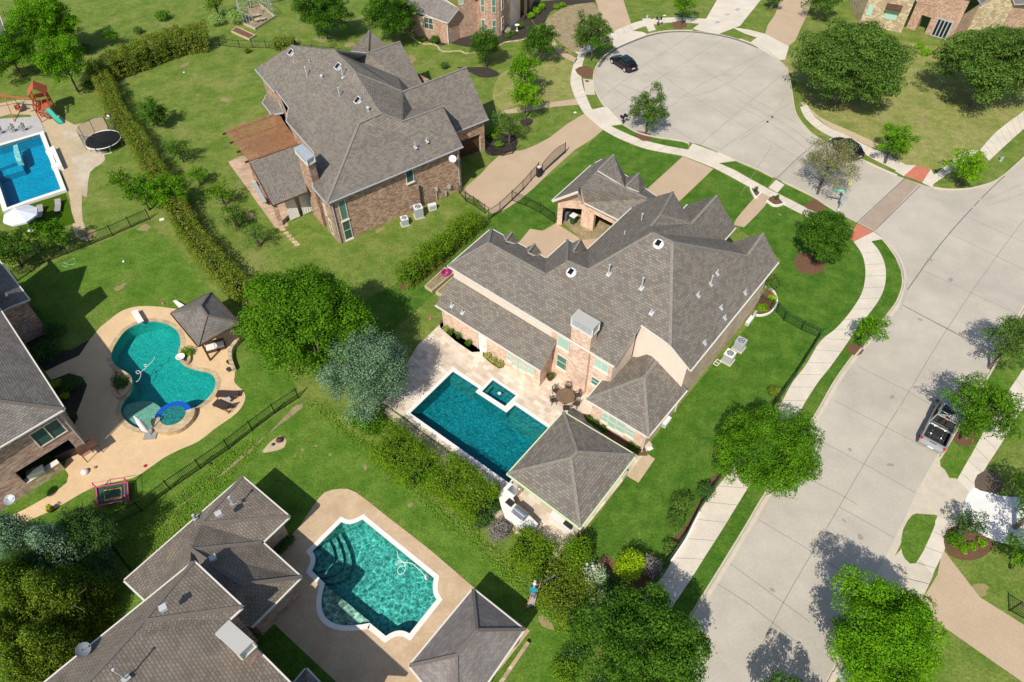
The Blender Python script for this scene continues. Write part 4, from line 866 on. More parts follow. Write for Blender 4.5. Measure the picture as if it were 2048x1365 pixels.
f1_ = LW.p(.35, 0); f2_ = Vector((VL['b'].x, VL['b'].y, 0))+LW.u*.35; b.add([(f1_.x, f1_.y, 0), (f2_.x, f2_.y, 0), (f2_.x, f2_.y, VL['b'].z-.15), (f1_.x, f1_.y, 2.9)]); obj('wing_wall', b, M_brick, MH)
for p_, q_ in (((1016.5, 703), (1023, 723)), ((1028, 710), (1035, 735)), ((1041, 718), (1051, 744)), ((1056, 727), (1067, 751))): window(MH, LW, p_, q_, G_green, nz=2, sill=M_stucco)
b = M(); b.box(LW.p((ud+ud2)/2, 1.05, .03), (.95, .08, 2.1), math.atan2(LW.u.y, LW.u.x)); dr = obj('door', b, M_white, MH)
b = M(); b.box(LW.p(ud2-.1, 1.0, .1), (.05, .06, .12), 0); obj('handle', b, M_steel, dr)
b = M()
for px_, py_ in ((955, 664),): u_, _ = LW.uz(px_, py_); b.tube([LW.p(u_, .05, .06), LW.p(u_, 2.8, .06)], .05, 6)
b.tube([LW.p(.5, .05, .06), LW.p(.5, 2.8, .06)], .05, 6); obj('downpipe', b, M_gutter, MH)
# dining wing, lower right
F2 = EAVE((1173, 799), (1296, 874), 3, .5); F3 = EAVE((1296, 874), (1374, 780), 3, .5); F1 = EAVE((1206, 759), (1173, 799), 3, .5)
VD = dict(L=(1173, 799, 3), B=(1296, 874, 3), R=(1374, 780, 3), Q=(1288, 756, F2), s1=(1320, 716, F3), s2=(1297, 711, F3), s3=(1268.6, 696, F1), s4=(1226, 755, F1), s5=(1206, 759, 3), s6=(1368, 771, F3))
VD, r3 = roof(MH, VD, ['L B Q', 'B R s6 s1 Q', 'L Q s1 s2 s3 s4 s5'], name='wing_roof', caps=['L Q B', 'Q s1'])
lp = offset([VD['L'], VD['B'], VD['R'], VD['s3'], VD['s5']], -.4); b = M(); seg(b, [lp[4], lp[0], lp[1], lp[2]], 2.9); obj('wing_wall', b, M_brick, MH)
DW = Wall(lp[0], lp[1])
for p_, q_ in (((1207, 825), (1214, 846)), ((1220, 831), (1229, 859)), ((1236, 841), (1247, 868)), ((1254, 854), (1266, 876))): window(MH, DW, p_, q_, G_green, nz=2, sill=M_stucco)
b = M()
for k in (lp[1], lp[2]): b.tube([(k.x+.05, k.y-.05, 0), (k.x+.05, k.y-.05, 2.85)], .05, 6)
obj('downpipe', b, M_gutter, MH)
box_chimney(MH, [(1142, 634), (1157, 618.5), (1201, 643.5), (1185.6, 660)], 8.7, M_brick, capm=mat('pale_cap_metal', (.47, .455, .42), .6, .3))
# garage wing
GN = EAVE((1169, 405.5), (1237, 439.5), 3.5, .75); GL = EAVE((1183, 330.5), (1104.6, 401), 3.5, .75); gz = GN.at(1189, 347).z
VG = dict(A1=(1104.6, 401, 3.5), A2=(1183, 330.5, 3.5), A3=(1191, 326, 3.5), ga=(1189, 347, GN), A4=(1161, 375, GL), A5=(1155, 383, GL), A6=(1164, 403, 3.5), E1=(1169, 405.5, 3.5), E2=(1237, 439.5, 3.5), E3=(1300, 471, 3.5), gb=(1294, 398, GN),
 r1=(1196, 341, gz), pk=(1227.7, 310, gz), x1=(1252, 354, 3.6), x2=(1249, 373, gz-.3), x0=(1204, 319, 3.5), r2=(1253, 373, gz), pk2=(1278, 347, gz-.3), y1=(1292, 369, 3.8), y2=(1278, 384, gz-.6), y0=(1253, 355, 3.8), z1=(1314, 394, 3.5), z2=(1294.5, 385.5, 3.5))
VG, r4 = roof(MH, VG, ['A1 A2 A3 ga A4 A5', 'A5 A4 E1 A6', 'A4 ga gb E3 E2 E1', 'r1 pk x1 x2', 'r1 pk x0 A3 ga', 'ga gb z1 x0', 'r2 pk2 y1 y2', 'r2 pk2 y0'], name='garage_roof', caps=['ga gb', 'r1 pk', 'r2 pk2'])
lg = offset([VG['A1'], VG['E1'], VG['E3'], VG['z1'], VG['A3']], -.35); b = M(); seg(b, [lg[2], lg[3], lg[4], lg[0]], 3.4); obj('garage_wall', b, M_brick, MH)
GW1 = Wall(lg[0], lg[1]); ua, _ = GW1.uz(1124, 440); ub, _ = GW1.uz(1162, 440)
wall_open(MH, GW1, 0, GW1.L, 3.4, [(ua, ub, 0, 2.35)], M_brick, m2=M_woodl, name='garage_wall')
GW2 = Wall(lg[1], lg[2]); ua, _ = GW2.uz(1185, 460); wall_open(MH, GW2, 0, GW2.L, 3.4, [(ua, ua+4.6, 0, 2.35)], M_brick, m2=M_woodl, name='garage_wall')
a5 = VG['A5']; gable(MH, [GW1.p(0, 3.4), GW1.p(GW1.L, 3.4), Vector((a5.x, a5.y, a5.z-.2))-GW1.n*.3], M_brick)
b = M(); b.bar(VG['A1']+Vector((0, 0, -.12)), VG['A5']+Vector((0, 0, -.12)), .1, .26); b.bar(VG['A5']+Vector((0, 0, -.12)), VG['A6']+Vector((0, 0, -.12)), .1, .26); obj('bargeboard', b, M_gutter, MH)
# small dormers looking on to the motor court
for pk, l_, r_, bl, br, rr in (((1024, 465, 7.2), (1007, 471.5, 6.2), (1036, 482, 6.2), None, (1031, 487, 6.3), (1012, 481, 7.2)), ((1070, 488, 7.2), (1054, 495, 6.2), (1083, 505, 6.2), None, (1072.6, 512, 6.3), (1056, 504, 7.2)), ((1162, 478, 7.4), (1145, 486, 6.2), (1174, 500, 6.1), None, (1166, 506, 6.4), (1147, 503, 7.4))):
    Q_ = {'p': pk, 'l': l_, 'r': r_, 'b': br, 'q': rr}; Q_, dm = roof(MH, Q_, ['p q b r', 'p q l'], name='dormer_roof', capw=.2, caps=['p q']); gable(MH, [Q_['l'], Q_['r'], Q_['p']-Vector((0, 0, .05))], M_brick)
for k in ('p1 e0 e1', 'p2 g2a g2r', 'p3 g3 u'): x, y, z = k.split(); gable(MH, [V[y]-Vector((0, 0, .2)), V[z]-Vector((0, 0, .2)), V[x]-Vector((0, 0, .25))], M_brick)
for x, y, pl_, h in ((1217, 549, NS, 1.0), (1283, 577, NS, 1.1), (1303, 627, NS, .35), (1283, 441, LF, .7), (1249, 470, LF, .35), (1421, 569, RS, .9), (1434, 548, RS, .45), (1396, 592, RS, .4), (1490, 587, RS, .4), (1442, 617, RS, .35), (1449, 637, RS, .35), (1409, 687, RS, .35)): pipe_vent(rf, x, y, pl_, h)
solar_vent(rf, 1143, 546, NS); solar_vent(rf, 1317, 489, NS); solar_vent(rf, 1289, 466, LF)
for x, y in ((904, 612), (925, 626)): pipe_vent(r2, x, y, LWp, .35)
b = M(); b.tube([P(1514, 606, 0)+Vector((0, 0, .1)), P(1514, 606, 0)+Vector((0, 0, 1.2))], .07, 6); b.box(P(1510, 628, .8), (.3, .2, .6), .9); obj('utility_box', b, M_metal, MH)

# pavilion with pale green fascia
pc = P(1145, 940, 0); PV = thing('pavilion', (pc.x, pc.y, 0), 'open pavilion with grey hip roof and pale green fascia beside the rectangular pool', 'pavilion')
VP = dict(T=(1127, 825, 3), R=(1271, 911, 3), B=(1160, 1056, 3), L=(1016, 948, 3), a=(1154, 905, 4.5), b=(1141, 917, 4.5))
VP, rp = roof(PV, VP, ['T R a', 'R B b a', 'B L b', 'L T a b'], mg=M_green_f, caps=['T a b L', 'R a', 'B b'], th=.22)
b = M(); g_ = offset([VP[k] for k in 'TRBL'], .1); i2 = offset([VP[k] for k in 'TRBL'], -.02); ring(b, i2, g_, 2.84, 2.97); obj('gutter', b, M_green_f, PV)
for p in offset([VP[k] for k in 'TRBL'], -.5):
    b = M(); b.box((p.x, p.y, 1.4), (.42, .42, 2.8), -.7); b.box((p.x, p.y, .35), (.6, .6, .7), -.7); obj('pillar', b, M_trav, PV)
# outdoor kitchen
oc = P(1040, 1010, 0); OK_ = thing('outdoor_kitchen', (oc.x, oc.y, 0), 'curved white stone outdoor kitchen counter with built-in grill', 'outdoor kitchen')
cnt = [(1020, 965), (1041, 978), (1026, 996), (1031, 1008), (1062, 1034), (1076, 1048), (1066, 1066), (1044, 1061), (1010, 1036), (1001, 1010), (997, 992), (1005, 978)]
q = [P(x, y, .95) for x, y in cnt]; b = M(); b.prism([(p.x, p.y) for p in offset(q, -.06)], 0, .88); obj('base', b, M_stone, OK_)
b = M(); b.prism([(p.x, p.y) for p in q], .88, .96); obj('counter', b, M_cope, OK_)
gp = P(1041, 1027, 1.0); b = M(); rz = -.72
for k in range(8):
    a0, a1 = math.pi*k/8, math.pi*(k+1)/8
    f = lambda a: (math.cos(a)*.34, .12+math.sin(a)*.34)
    y0, z0 = f(a0); y1, z1 = f(a1)
    b.add([(-.55, y0, z0), (.55, y0, z0), (.55, y1, z1), (-.55, y1, z1)])
b.add([(-.55, .34, .12), (-.55, 0, .46), (-.55, -.34, .12)]); b.add([(.55, .34, .12), (.55, 0, .46), (.55, -.34, .12)]); b.box((0, 0, .06), (1.2, .75, .14)); b.xf(rz, (gp.x, gp.y, .97)); gr = obj('grill', b, M_steel, OK_)
b = M(); b.bar((-.4, -.42, .2), (.4, -.42, .2), .04); b.xf(rz, (gp.x, gp.y, .97)); obj('handle', b, M_steel, gr)
b = M(); b.box(P(1020, 1006, 1.0), (.6, .45, .12), rz); obj('side_burner', b, M_blackp, OK_)
b = M(); b.box(P(1026, 981, 1.0), (.7, .5, .08), rz); obj('sink', b, M_steel, OK_)
cb = [(1100, 1006), (1116, 1010), (1148, 1040), (1156, 1062), (1140, 1072), (1112, 1050), (1105, 1038)]
b = M(); q = [P(x, y, .9) for x, y in [(1108, 1018), (1156, 1056), (1147, 1069), (1099, 1030)]]; b.prism([(p.x, p.y) for p in q], 0, .9); tag(obj('bar_counter', b, M_cope, loc=q[0]*1), 'white stone bar counter under the lower edge of the green edged pavilion', 'counter')
b = M(); b.box(P(1139, 1048, 1.0), (.75, .6, .2), rz); tag(obj('cooktop', b, M_blackp, loc=P(1139, 1048, .9)), 'dark rectangular cooktop on the white bar counter', 'cooktop')

# ================= SECOND HOUSE (top centre) =================
c0 = P(720, 260, 0); H2 = thing('house', (c0.x, c0.y, 0), 'brown brick two storey house with pergola and several solar vents on its roof', 'house')
LP = EAVE((510, 138), (573, 200), 5.8, .7); RP = EAVE((654, 407), (926, 293), 5.8, .58); RG = EAVE((912, 264), (977, 238), 4.2, .7)
hz = 8.4
V2 = dict(a=(510, 138, 5.8), b=(583.5, 90.4, LP), b1=(606, 108, LP), c=(626.6, 96.6, LP), c1=(644, 113, LP), d=(666, 100, LP), e=(711, 146, LP), f=(704, 166, LP), g=(762, 227.5, RP), h=(718, 247, hz), cr=(654, 407, 5.8), i=(626, 374.5, 5.8), i2=(639, 359, 6.3), j=(628, 304, 5.8), k=(573, 242, 5.8), k1=(578, 215, 5.9), l=(552, 180, 5.9), l1=(549, 184, 5.8),
 m=(805.5, 243, RP), n=(886, 213.5, RP), o=(926, 293, 5.8), p=(805.5, 184, RG), q=(933, 135, RG), r=(977, 238, 4.2), s=(912, 264, 4.2), t=(904, 246, RG), v=(824.5, 218, RG), n2=(886, 213.5, RG),
 w=(648, 94.8, 5.8), x=(734, 107, 7.0), y=(800.6, 83.4, 7.0), z=(844.5, 167, 4.4), A=(818, 177, 4.8), B=(795, 154, 5.3), C=(709, 118, 6.4), t0=(738, 61, 8.6), t1=(702, 102, 5.8), t2=(774, 92, 5.8), t3=(735.5, 106, 5.8), c2=(629, 93.5, 5.8))
V2, rf2 = roof(H2, V2, ['a b b1 c c1 d e f g h cr i j k k1 l l1', 'h g m n o cr', 'g f e p v m', 'p q r s t n2 v', 'd e p A B C x', 'x y z A B C', 'm v n2 n', 't0 t1 t3', 't0 t3 t2', 'b b1 c c2', 'c c1 d w'],
 mg=M_gut_grey, caps=['b b1', 'b1 c c1', 'c1 d e f g', 'g h cr', 'g m', 'm n', 'e p', 'p q', 'x y', 't0 t3'])
lp = eloop(V2, 'a l1 k j i cr o s r q y w b', -.4)
b = M(); seg(b, [lp[12], lp[0], lp[1], lp[2], lp[3], lp[4], lp[5], lp[6]], 5.75); obj('wall', b, M_brick2, H2)
b = M(); seg(b, [lp[9], lp[10], lp[11], lp[12]], 4.1); obj('wall', b, M_brick2, H2)
GWa = Wall(P(903, 327, 0), P(970, 301, 0)); u0, _ = GWa.uz(918, 320); u1, _ = GWa.uz(962, 303)
b = M(); gp0 = GWa.p(0, 0); gp1 = GWa.p(GWa.L, 0); seg(b, [lp[6], gp0], 5.7); obj('wall', b, M_brick2, H2); b = M(); seg(b, [gp1, lp[9]], 4.1); obj('wall', b, M_brick2, H2)
wall_open(H2, GWa, 0, GWa.L, 4.15, [(u0, u1, 0, 2.5)], M_brick2, m2=M_woodl)
b = M(); b.add([GWa.p(u0, 0, -.34), GWa.p(u1, 0, -.34), GWa.p(u1, 2.5, -.34), GWa.p(u0, 2.5, -.34)])
for k in range(1, 4): b.bar(GWa.p(u0, 2.5*k/4, -.32), GWa.p(u1, 2.5*k/4, -.32), .03, .05)
obj('garage_door', b, M_dwood, H2)
for k in ('n o', ): pass
HW = Wall(lp[5], lp[6])
window(H2, HW, (676, 404), (696, 436), G_mid, nz=1, sill=M_stucco); window(H2, HW, (684, 446), (705, 474), G_dark, nz=2, sill=M_stucco); window(H2, HW, (811, 342), (827, 361), G_dark, sill=M_stucco)
b = M(); b.tube([HW.p(.15, .05, .08), HW.p(.15, 5.6, .08)], .06, 6); u_, _ = HW.uz(914, 350); b.tube([HW.p(HW.L-.3, .05, .08), HW.p(HW.L-.3, 5.6, .08)], .06, 6); obj('downpipe', b, M_gut_grey, H2)
HL = Wall(lp[4], lp[5]); window(H2, HL, (647, 408), (655, 432), G_green); window(H2, HL, (657, 438), (668, 470), G_mid, nz=2)
b = M(); u_, _ = HW.uz(843, 414); b.tube([HW.p(u_, .5, .15), HW.p(u_, 3.0, .15)], .1, 8); obj('flue_pipe', b, M_blackp, H2)
b = M(); u_, _ = HW.uz(872, 386)
b.tube([HW.p(u_, .3, .1), HW.p(u_, 1.4, .1)], .05, 6); b.box(HW.p(u_, 1.6, .15), (.28, .2, .4), .4); b.box(HW.p(u_+1.7, 1.2, .15), (.35, .2, .45), .4); b.tube([HW.p(u_+1.2, .2, .15), HW.p(u_+1.2, .8, .15)], .1, 8); b.box(HW.p(u_-3.4, .7, .1), (.25, .15, .3), .4); obj('utility_meters', b, M_metal, H2)
dish = P(905, 318, 5.2); b = M(); rg_ = [];
def dishm(b, c, r, nrm):
    nrm = Vector(nrm).normalized(); t = nrm.cross(Vector((0, 0, 1))).normalized(); s = nrm.cross(t)
    for k in range(3):
        for a in range(16):
            f = lambda rr, aa: c+(t*math.cos(aa)+s*math.sin(aa))*rr-nrm*(.18*(1-(rr/r)**2))
            a0, a1 = 2*math.pi*a/16, 2*math.pi*(a+1)/16; r0, r1 = r*k/3, r*(k+1)/3
            b.add([f(r0, a0), f(r1, a0), f(r1, a1), f(r0, a1)])
    b.bar(c-nrm*.15, c+nrm*.45-Vector((0, 0, .1)), .03); b.box(c+nrm*.45-Vector((0, 0, .1)), (.1, .1, .1)); b.bar(c-nrm*.2, c-nrm*.35-Vector((0, 0, .5)), .05)
dishm(b, dish, .42, (.1, -.5, .75)); obj('satellite_dish', b, M_white, H2)
box_chimney(H2, [(588, 296), (604.7, 288), (629, 312), (612.5, 322)], 8.6, M_brick2, cap=.7)
for x, y, h in ((615.5, 158, 1.4), (686, 155, 1.4), (681, 200, 1.4), (619.5, 127, .4), (589, 128, .3), (629.5, 195, .35), (688, 222, .25), (584.5, 238, .4)): pipe_vent(rf2, x, y, LP, h, r=.07)
turbine(rf2, 645, 161, LP); turbine(rf2, 737.5, 225, LP)
for x, y in ((584, 108), (678, 136), (717.5, 204)): solar_vent(rf2, x, y, LP, False)
for x, y, h in ((831, 295, .6), (854, 283, .4)): pipe_vent(rf2, x, y, RP, h)
# lean-to roof, columns and curtains of the covered patio
VQ = dict(a=(500, 325, 3), b=(596, 290, 4.1), c=(614, 384, 4.1), d=(546, 411, 3)); VQ, rq = roof(H2, VQ, ['a b c d'], mg=M_dwood, name='patio_roof')
VB = dict(a=(525, 205, 3), b=(534, 189, 3.0), c=(546, 184, 3.6), d=(566, 225, 3.8), e=(544, 229, 3)); VB, rb = roof(H2, VB, ['a b c d e'], mg=M_gut_grey, name='bay_roof')
lb = offset([VB[k] for k in 'abcde'], -.3); b = M(); seg(b, [lb[1], lb[0], lb[4], lb[3]], 2.9); obj('bay_wall', b, M_brick3, H2)
for x, y in ((503, 330), (549, 409), (520, 362)):
    p = P(x, y, 2.8); b = M(); b.box((p.x, p.y, 1.4), (.45, .45, 2.8), .35); obj('pillar', b, M_brick2, H2)
CWl = Wall(P(549, 408, 2.7), P(614, 381, 2.7))
for (ua, ub), nm in (((1.0, 2.2), 0), ((2.6, 5.0), 1)):
    b = M(); N = 28
    pts = [(ua+(ub-ua)*k/N+.0, .02*math.sin(k*1.9)) for k in range(N+1)]
    for (u_, o_), (u2, o2) in zip(pts, pts[1:]): b.add([CWl.p(u_, .15, o_+.35), CWl.p(u2, .15, o2+.35), CWl.p(u2*.94+(ua+ub)/2*.06, 2.75, o2*.6+.12), CWl.p(u_*.94+(ua+ub)/2*.06, 2.75, o_*.6+.12)])
    obj('curtain', b, mat('white_curtain', (.75, .72, .68), .9, .1), H2)
b = M(); b.box(P(518, 385, .9), (4.2, .5, .08), -1.05); b.box(P(518, 385, .42), (4.1, .45, .84), -1.05, 1); obj('serving_counter', b, [M_metal, M_stone], H2)
zsheet('patio', [(456, 324), (478, 314), (600, 290), (640, 400), (572, 440), (577, 451), (559, 459), (550, 455)], 5, M_paver, rz=.4)
# pergola
pq = [P(x, y, 3.05) for x, y in ((451, 262), (500, 323), (596, 289), (553, 225))]; pgc = (pq[0]+pq[2])/2
PG = thing('pergola', (pgc.x, pgc.y, 0), 'brown stained cedar pergola with close slats attached to the brown brick house', 'pergola')
b = M(); NSl = 28
for k in range(NSl+1):
    f = k/NSl; p = pq[0].lerp(pq[3], f); q = pq[1].lerp(pq[2], f); b.bar(p, q, .17, .05)
obj('slats', b, M_wood, PG)
for f in (.03, .33, .63, .95):
    b = M(); p = pq[0].lerp(pq[1], f); q = pq[3].lerp(pq[2], f); d = (p-q).normalized(); b.bar(p+d*.5-Vector((0, 0, .17)), q-Vector((0, 0, .17)), .1, .22); obj('beam', b, M_dwood, PG)
for f in (.04, .96):
    p = pq[0].lerp(pq[1], f)+(pq[3]-pq[0]).normalized()*1.2; b = M(); b.box((p.x, p.y, 1.4), (.2, .2, 2.8), .35); b.box((p.x, p.y, .25), (.5, .5, .5), .35, 1); obj('post', b, [M_wood, M_stone], PG)

# ================= THIRD HOUSE (lower left) =================
c0 = P(380, 1250, 0); H3 = thing('house', (c0.x, c0.y, 0), 'tan shingle roofed house with white gutters and broad metal topped chimney', 'house')
Fa = EAVE((578, 1034), (484.6, 954.4), 3, .5); Fc = EAVE((484.6, 954.4), (248.7, 1161), 3, .5); Fd = EAVE((601, 1155), (524, 1085.5), 3, .5)
M1 = Fd.at(382, 1100); 
V3 = dict(A1=(484.6, 954.4, 3), A2=(578, 1034, 3), A3=(524, 1085.5, 3), A4=(601, 1155, 3), A5=(502.6, 1253.5, 3), K=(401, 1048, Fc), K2=(377, 1074, Fc), M=(382, 1100, Fc), N=(484, 1170, 4.6), N2=(440, 1235, 4.3), M2=(380, 1128, Fc), B1=(248.7, 1161, 3), B2=(292, 1202, 3), B3=(330, 1230, 3.2))
V3, rf3 = roof(H3, V3, ['A1 K A2', 'K K2 M A3 A2', 'M N A4 A3', 'N A5 A4', 'N N2 A5', 'A1 B1 B2 M2 M K2 K', 'M M2 N2 N', 'M2 B2 B3 N2'], m=M_roof3, caps=['A1 K', 'K A2', 'M A3', 'M N', 'N A4'], mcap=M_cap2, name='lower_roof')
lo = eloop(V3, 'A1 B1 B2 B3 A5 A4 A3 A2', -.45); b = M(); seg(b, lo+[lo[0]], 2.9); obj('lower_wall', b, M_brick4, H3)
Z3 = 6.0
E1 = EAVE((484, 1215), (387, 1124), Z3, .5); El = EAVE((387, 1124), (90, 1365), Z3, .5); E3 = EAVE((569, 1357), (528, 1316), Z3, .5)
qp = El.at(287, 1243)
V4 = dict(C1=(387, 1124, Z3), C2=(484, 1215, Z3), Q=(287, 1243, El), C3=(459, 1238, Z3), W=(256, 1278, El), C4=(470, 1257, Z3-.0), R1=(176, 1365, El), R2=(60, 1490, El), L1=(90, 1365, Z3), L2=(-90, 1520, Z3), G1=(528, 1316, Z3), G2=(569, 1357, Z3), G3=(690, 1480, Z3), G0=(500, 1300, Z3+.1))
V4, rf4 = roof(H3, V4, ['C1 Q C2', 'Q W C3 C2', 'W R1 R2 G3 G2 G1 C4 C3', 'C1 L1 L2 R2 R1 W Q'], m=M_roof3, mg=M_gutter, caps=['C1 Q C2', 'Q W R1 R2'], mcap=M_cap2, name='upper_roof')
uo = eloop(V4, 'C1 L1 L2 G3 G2 G1 C4 C3 C2', -.45); b = M(); seg(b, uo+[uo[0]], 5.9); obj('upper_wall', b, M_brick4, H3)
box_chimney(H3, [(430, 1267), (457.6, 1240), (506.7, 1283), (476.6, 1311.6)], 8.4, M_brick4, cap=.9, capm=MATS['pale_cap_metal'])
b = M(); q = [P(x, y, z) for x, y, z in ((470, 1268, 6.05), (512, 1300, 6.05), (528, 1316, 6.05), (495, 1338, 6.6))]; b.add([q[0], q[3], q[2]]); 
for x, y in ((405, 1037), (445, 1038)): pass
def box_vent(parent, px, py, pl_):
    p = pl_.at(px, py); b = M(); b.box(p+Vector((0, 0, .14)), (.34, .3, .3), .6); b.box(p+Vector((0, 0, .3)), (.42, .4, .06), .6); return obj('box_vent', b, M_pipe, parent)
box_vent(rf3, 439, 1031, Fa); box_vent(rf3, 428, 1119, Fd); box_vent(rf4, 329, 1219, E1); pipe_vent(rf3, 391, 1038, Fc, .5, .1); pipe_vent(rf3, 466, 1008, Fa, .9, .06)
b = M(); dishm(b, P(166, 1300, 6.6), .42, (.2, -.2, .9)); obj('satellite_dish', b, mat('grey_dish', (.16, .18, .21), .6, .3), H3)
pipe_vent(rf4, 252, 1358, PL3(V4['C3'], V4['W'], V4['G1']), 1.6, .05)
# lower right garden pavilion
c0 = P(930, 1330, 0); PB = thing('pavilion', (c0.x, c0.y, 0), 'plain grey hip roofed pavilion beside the emerald scalloped pool', 'pavilion')
V5 = dict(T=(946, 1179, 2.8), R=(1047, 1260, 2.8), B=(915, 1450, 2.8), L=(819, 1332, 2.8), a=(954, 1261, 4.4), b=(913, 1311, 4.4))
V5, r5 = roof(PB, V5, ['T R a', 'R B b a', 'B L b', 'L T a b'], m=M_roof4, mg=M_gutter, caps=['T a b L', 'R a', 'B b'], mcap=M_cap2, capw=.2)
for p in offset([V5[k] for k in 'TRBL'], -.45): b = M(); b.box((p.x, p.y, 1.35), (.35, .35, 2.7), .7); obj('pillar', b, M_stone, PB)
b = M(); p1_, p2_ = V5['R'], V5['B']; d = (p2_-p1_).normalized(); b.bar(p1_+Vector((.35, 0, -2.6)), p2_+Vector((.35, 0, -2.6)), .25, .4); obj('low_wall', b, M_stone, PB)
# cabana by the freeform pool
c0 = P(415, 650, 0); CB = thing('cabana', (c0.x, c0.y, 0), 'square grey roofed cabana beside the freeform pool', 'cabana')
V6 = dict(T=(420.5, 585, 2.7), R=(478, 645, 2.7), B=(396.5, 692, 2.7), L=(342, 626, 2.7), a=(401, 613, 4.0), b=(414, 631, 4.0))
V6, r6 = roof(CB, V6, ['T R b a', 'R B b', 'B L a b', 'L T a'], mg=M_dwood, caps=['T a b R', 'L a', 'B b'], m=M_roof2, mcap=M_cap2, capw=.2)
for p in offset([V6[k] for k in 'TRBL'], -.4): b = M(); b.box((p.x, p.y, 1.3), (.18, .18, 2.6), .6); obj('post', b, M_dwood, CB)

# ================= LEFT HOUSE =================
c0 = P(60, 850, 0); HL3 = thing('house', (c0.x, c0.y, 0), 'mixed brick house with covered grill porch at the left edge behind the freeform pool', 'house')
Ea = EAVE((0, 893), (127.4, 818.5), 6, .6); Eb = EAVE((127.4, 818.5), (38, 680), 6, .6)
V7 = dict(a=(127.4, 818.5, 6), b=(0, 893, 6), b2=(-150, 985, 6), c=(0, 803, Ea), c2=(-90, 800, Ea), d=(38, 680, 6), e=(-2, 618, 6), e2=(-40, 560, 6), r2=(-60, 690, Eb), f=(-180, 800, 6))
V7, r7 = roof(HL3, V7, ['a c c2 b2 b', 'a d e e2 r2 c2 c', 'e2 f b2 c2 r2'], m=M_roof2, caps=['a c c2 r2'], mcap=M_cap2)
lo7 = offset([V7[k] for k in ('a', 'b2', 'f', 'e2')], -.45); AW = Wall(lo7[1], lo7[0])
ua, z_ = AW.uz(31, 948); ub, _ = AW.uz(140.5, 884); uc, _ = AW.uz(128, 936)
wall_open(HL3, AW, 0, AW.L, 5.9, [(ua, ub, .0, 2.6)], M_brick4, t=.5)
b = M(); seg(b, [lo7[0], lo7[3], lo7[2], lo7[1]], 5.9); obj('wall', b, M_brick4, HL3)
b = M(); b.prism([AW.p(ua, 0, .02), AW.p(uc, 0, .02), AW.p(uc, 0, -.5), AW.p(ua, 0, -.5)], 0, 1.0, 0, 1); obj('half_wall', b, [M_stone, M_cope], HL3)
b = M(); b.box(AW.p((ua+uc)/2-.3, 1.25, -.25), (1.2, .6, .5), .55); obj('grill', b, M_steel, HL3)
b = M(); b.box(AW.p((uc+ub)/2+.1, .45, -1.2), (1.6, .9, .9), .55); obj('sofa', b, M_blackp, HL3)
window(HL3, AW, (53, 866), (121, 857), None) if False else None
u0, z0 = AW.uz(69, 884); u1, z1 = AW.uz(97, 840); u2, z2 = AW.uz(122, 856)
b = M(); g = M(); rz = math.atan2(AW.u.y, AW.u.x); zc = (z0+AW.uz(51, 866)[1])/2
wz0, wz1 = 3.5, 5.2; wu0, wu1 = AW.uz(60, 873)[0], AW.uz(118, 843)[0]
g.box(AW.p((wu0+wu1)/2, (wz0+wz1)/2, .01), (wu1-wu0, .03, wz1-wz0), rz)
for u_ in (wu0, (wu0+wu1)/2, wu1): b.box(AW.p(u_, (wz0+wz1)/2, .04), (.09, .08, wz1-wz0+.1), rz)
for z_ in (wz0, wz1): b.box(AW.p((wu0+wu1)/2, z_, .04), (wu1-wu0, .075, .1), rz)
f = obj('window', b, M_stucco, HL3); obj('pane', g, G_dark, f)
b = M(); b.box(AW.p(AW.L-.05, 1.3, .4), (1.5, .9, .08), rz); b.bar(AW.p(AW.L-.7, 0, .7), AW.p(AW.L-.7, 1.3, .7), .05); b.bar(AW.p(AW.L+.6, 0, .7), AW.p(AW.L+.6, 1.3, .7), .05); tag(obj('patio_table', b, M_dwood, loc=AW.p(AW.L, 0, .4)), 'brown square topped table at the corner of the mixed brick house', 'table')
b = M(); b.tube([AW.p(AW.L-.02, .05, .1), AW.p(AW.L-.02, 5.8, .1)], .05, 6); obj('downpipe', b, M_gut_grey, HL3)
b = M(); dishm(b, P(18, 1000, 2.6), .4, (.1, -.3, .9)); obj('satellite_dish', b, M_metal, HL3)
# the house's own lower wing and gable further up
V8 = dict(a=(57.7, 599, 4.5), b=(20.5, 613, 4.5), c=(-70, 660, 4.5), d=(-20, 500, 4.5), e=(-90, 560, 6.8), f=(-75, 470, 6.8)); V8, r8 = roof(HL3, V8, ['a e c b', 'a d e'], m=M_roof2, mcap=M_cap2, name='wing_roof')
b = M(); l8 = offset([V8[k] for k in ('a', 'b', 'c', 'd')], -.3); seg(b, l8+[l8[0]], 4.4); obj('wing_wall', b, M_brick4, HL3)
# upper masses outside the frame that throw the long shadows
def under(px, py, z):              # the point at height z whose shadow falls on this ground pixel
    g = P(px, py, 0); return g-Vector((SUN.x, SUN.y, 0))*(z/-SUN.z)+Vector((0, 0, z))
b = M(); A_, B_ = under(175, 531, 9.5), under(150, 604, 7.5); Cc = under(60, 560, 7.5)
back = Vector((-6, -3.2, 0))
b.add([A_, B_, B_+back, A_+back]); b.add([A_, A_+back, Cc+back, Cc]); obj('gable_roof', b, M_roof2, HL3)
b = M(); b.add([A_-Vector((.1, 0, .1)), B_-Vector((.1, 0, .1)), Vector((B_.x, B_.y, 0))-Vector((.3, 0, 0)), Vector((Cc.x, Cc.y, 0)), Cc]); obj('gable_wall', b, M_brick4, HL3)
c1_, c2_, c3_ = under(202, 573, 9.8), under(216, 594, 9.8), None
b = M(); d = (c2_-c1_); nn = Vector((-d.y, d.x, 0)).normalized()*-1.3
if nn.x > 0: nn = -nn
q = [c1_, c2_, c2_+nn, c1_+nn]; b.prism([(p.x, p.y) for p in q], 0, 9.8); obj('chimney', b, M_brick4, HL3)

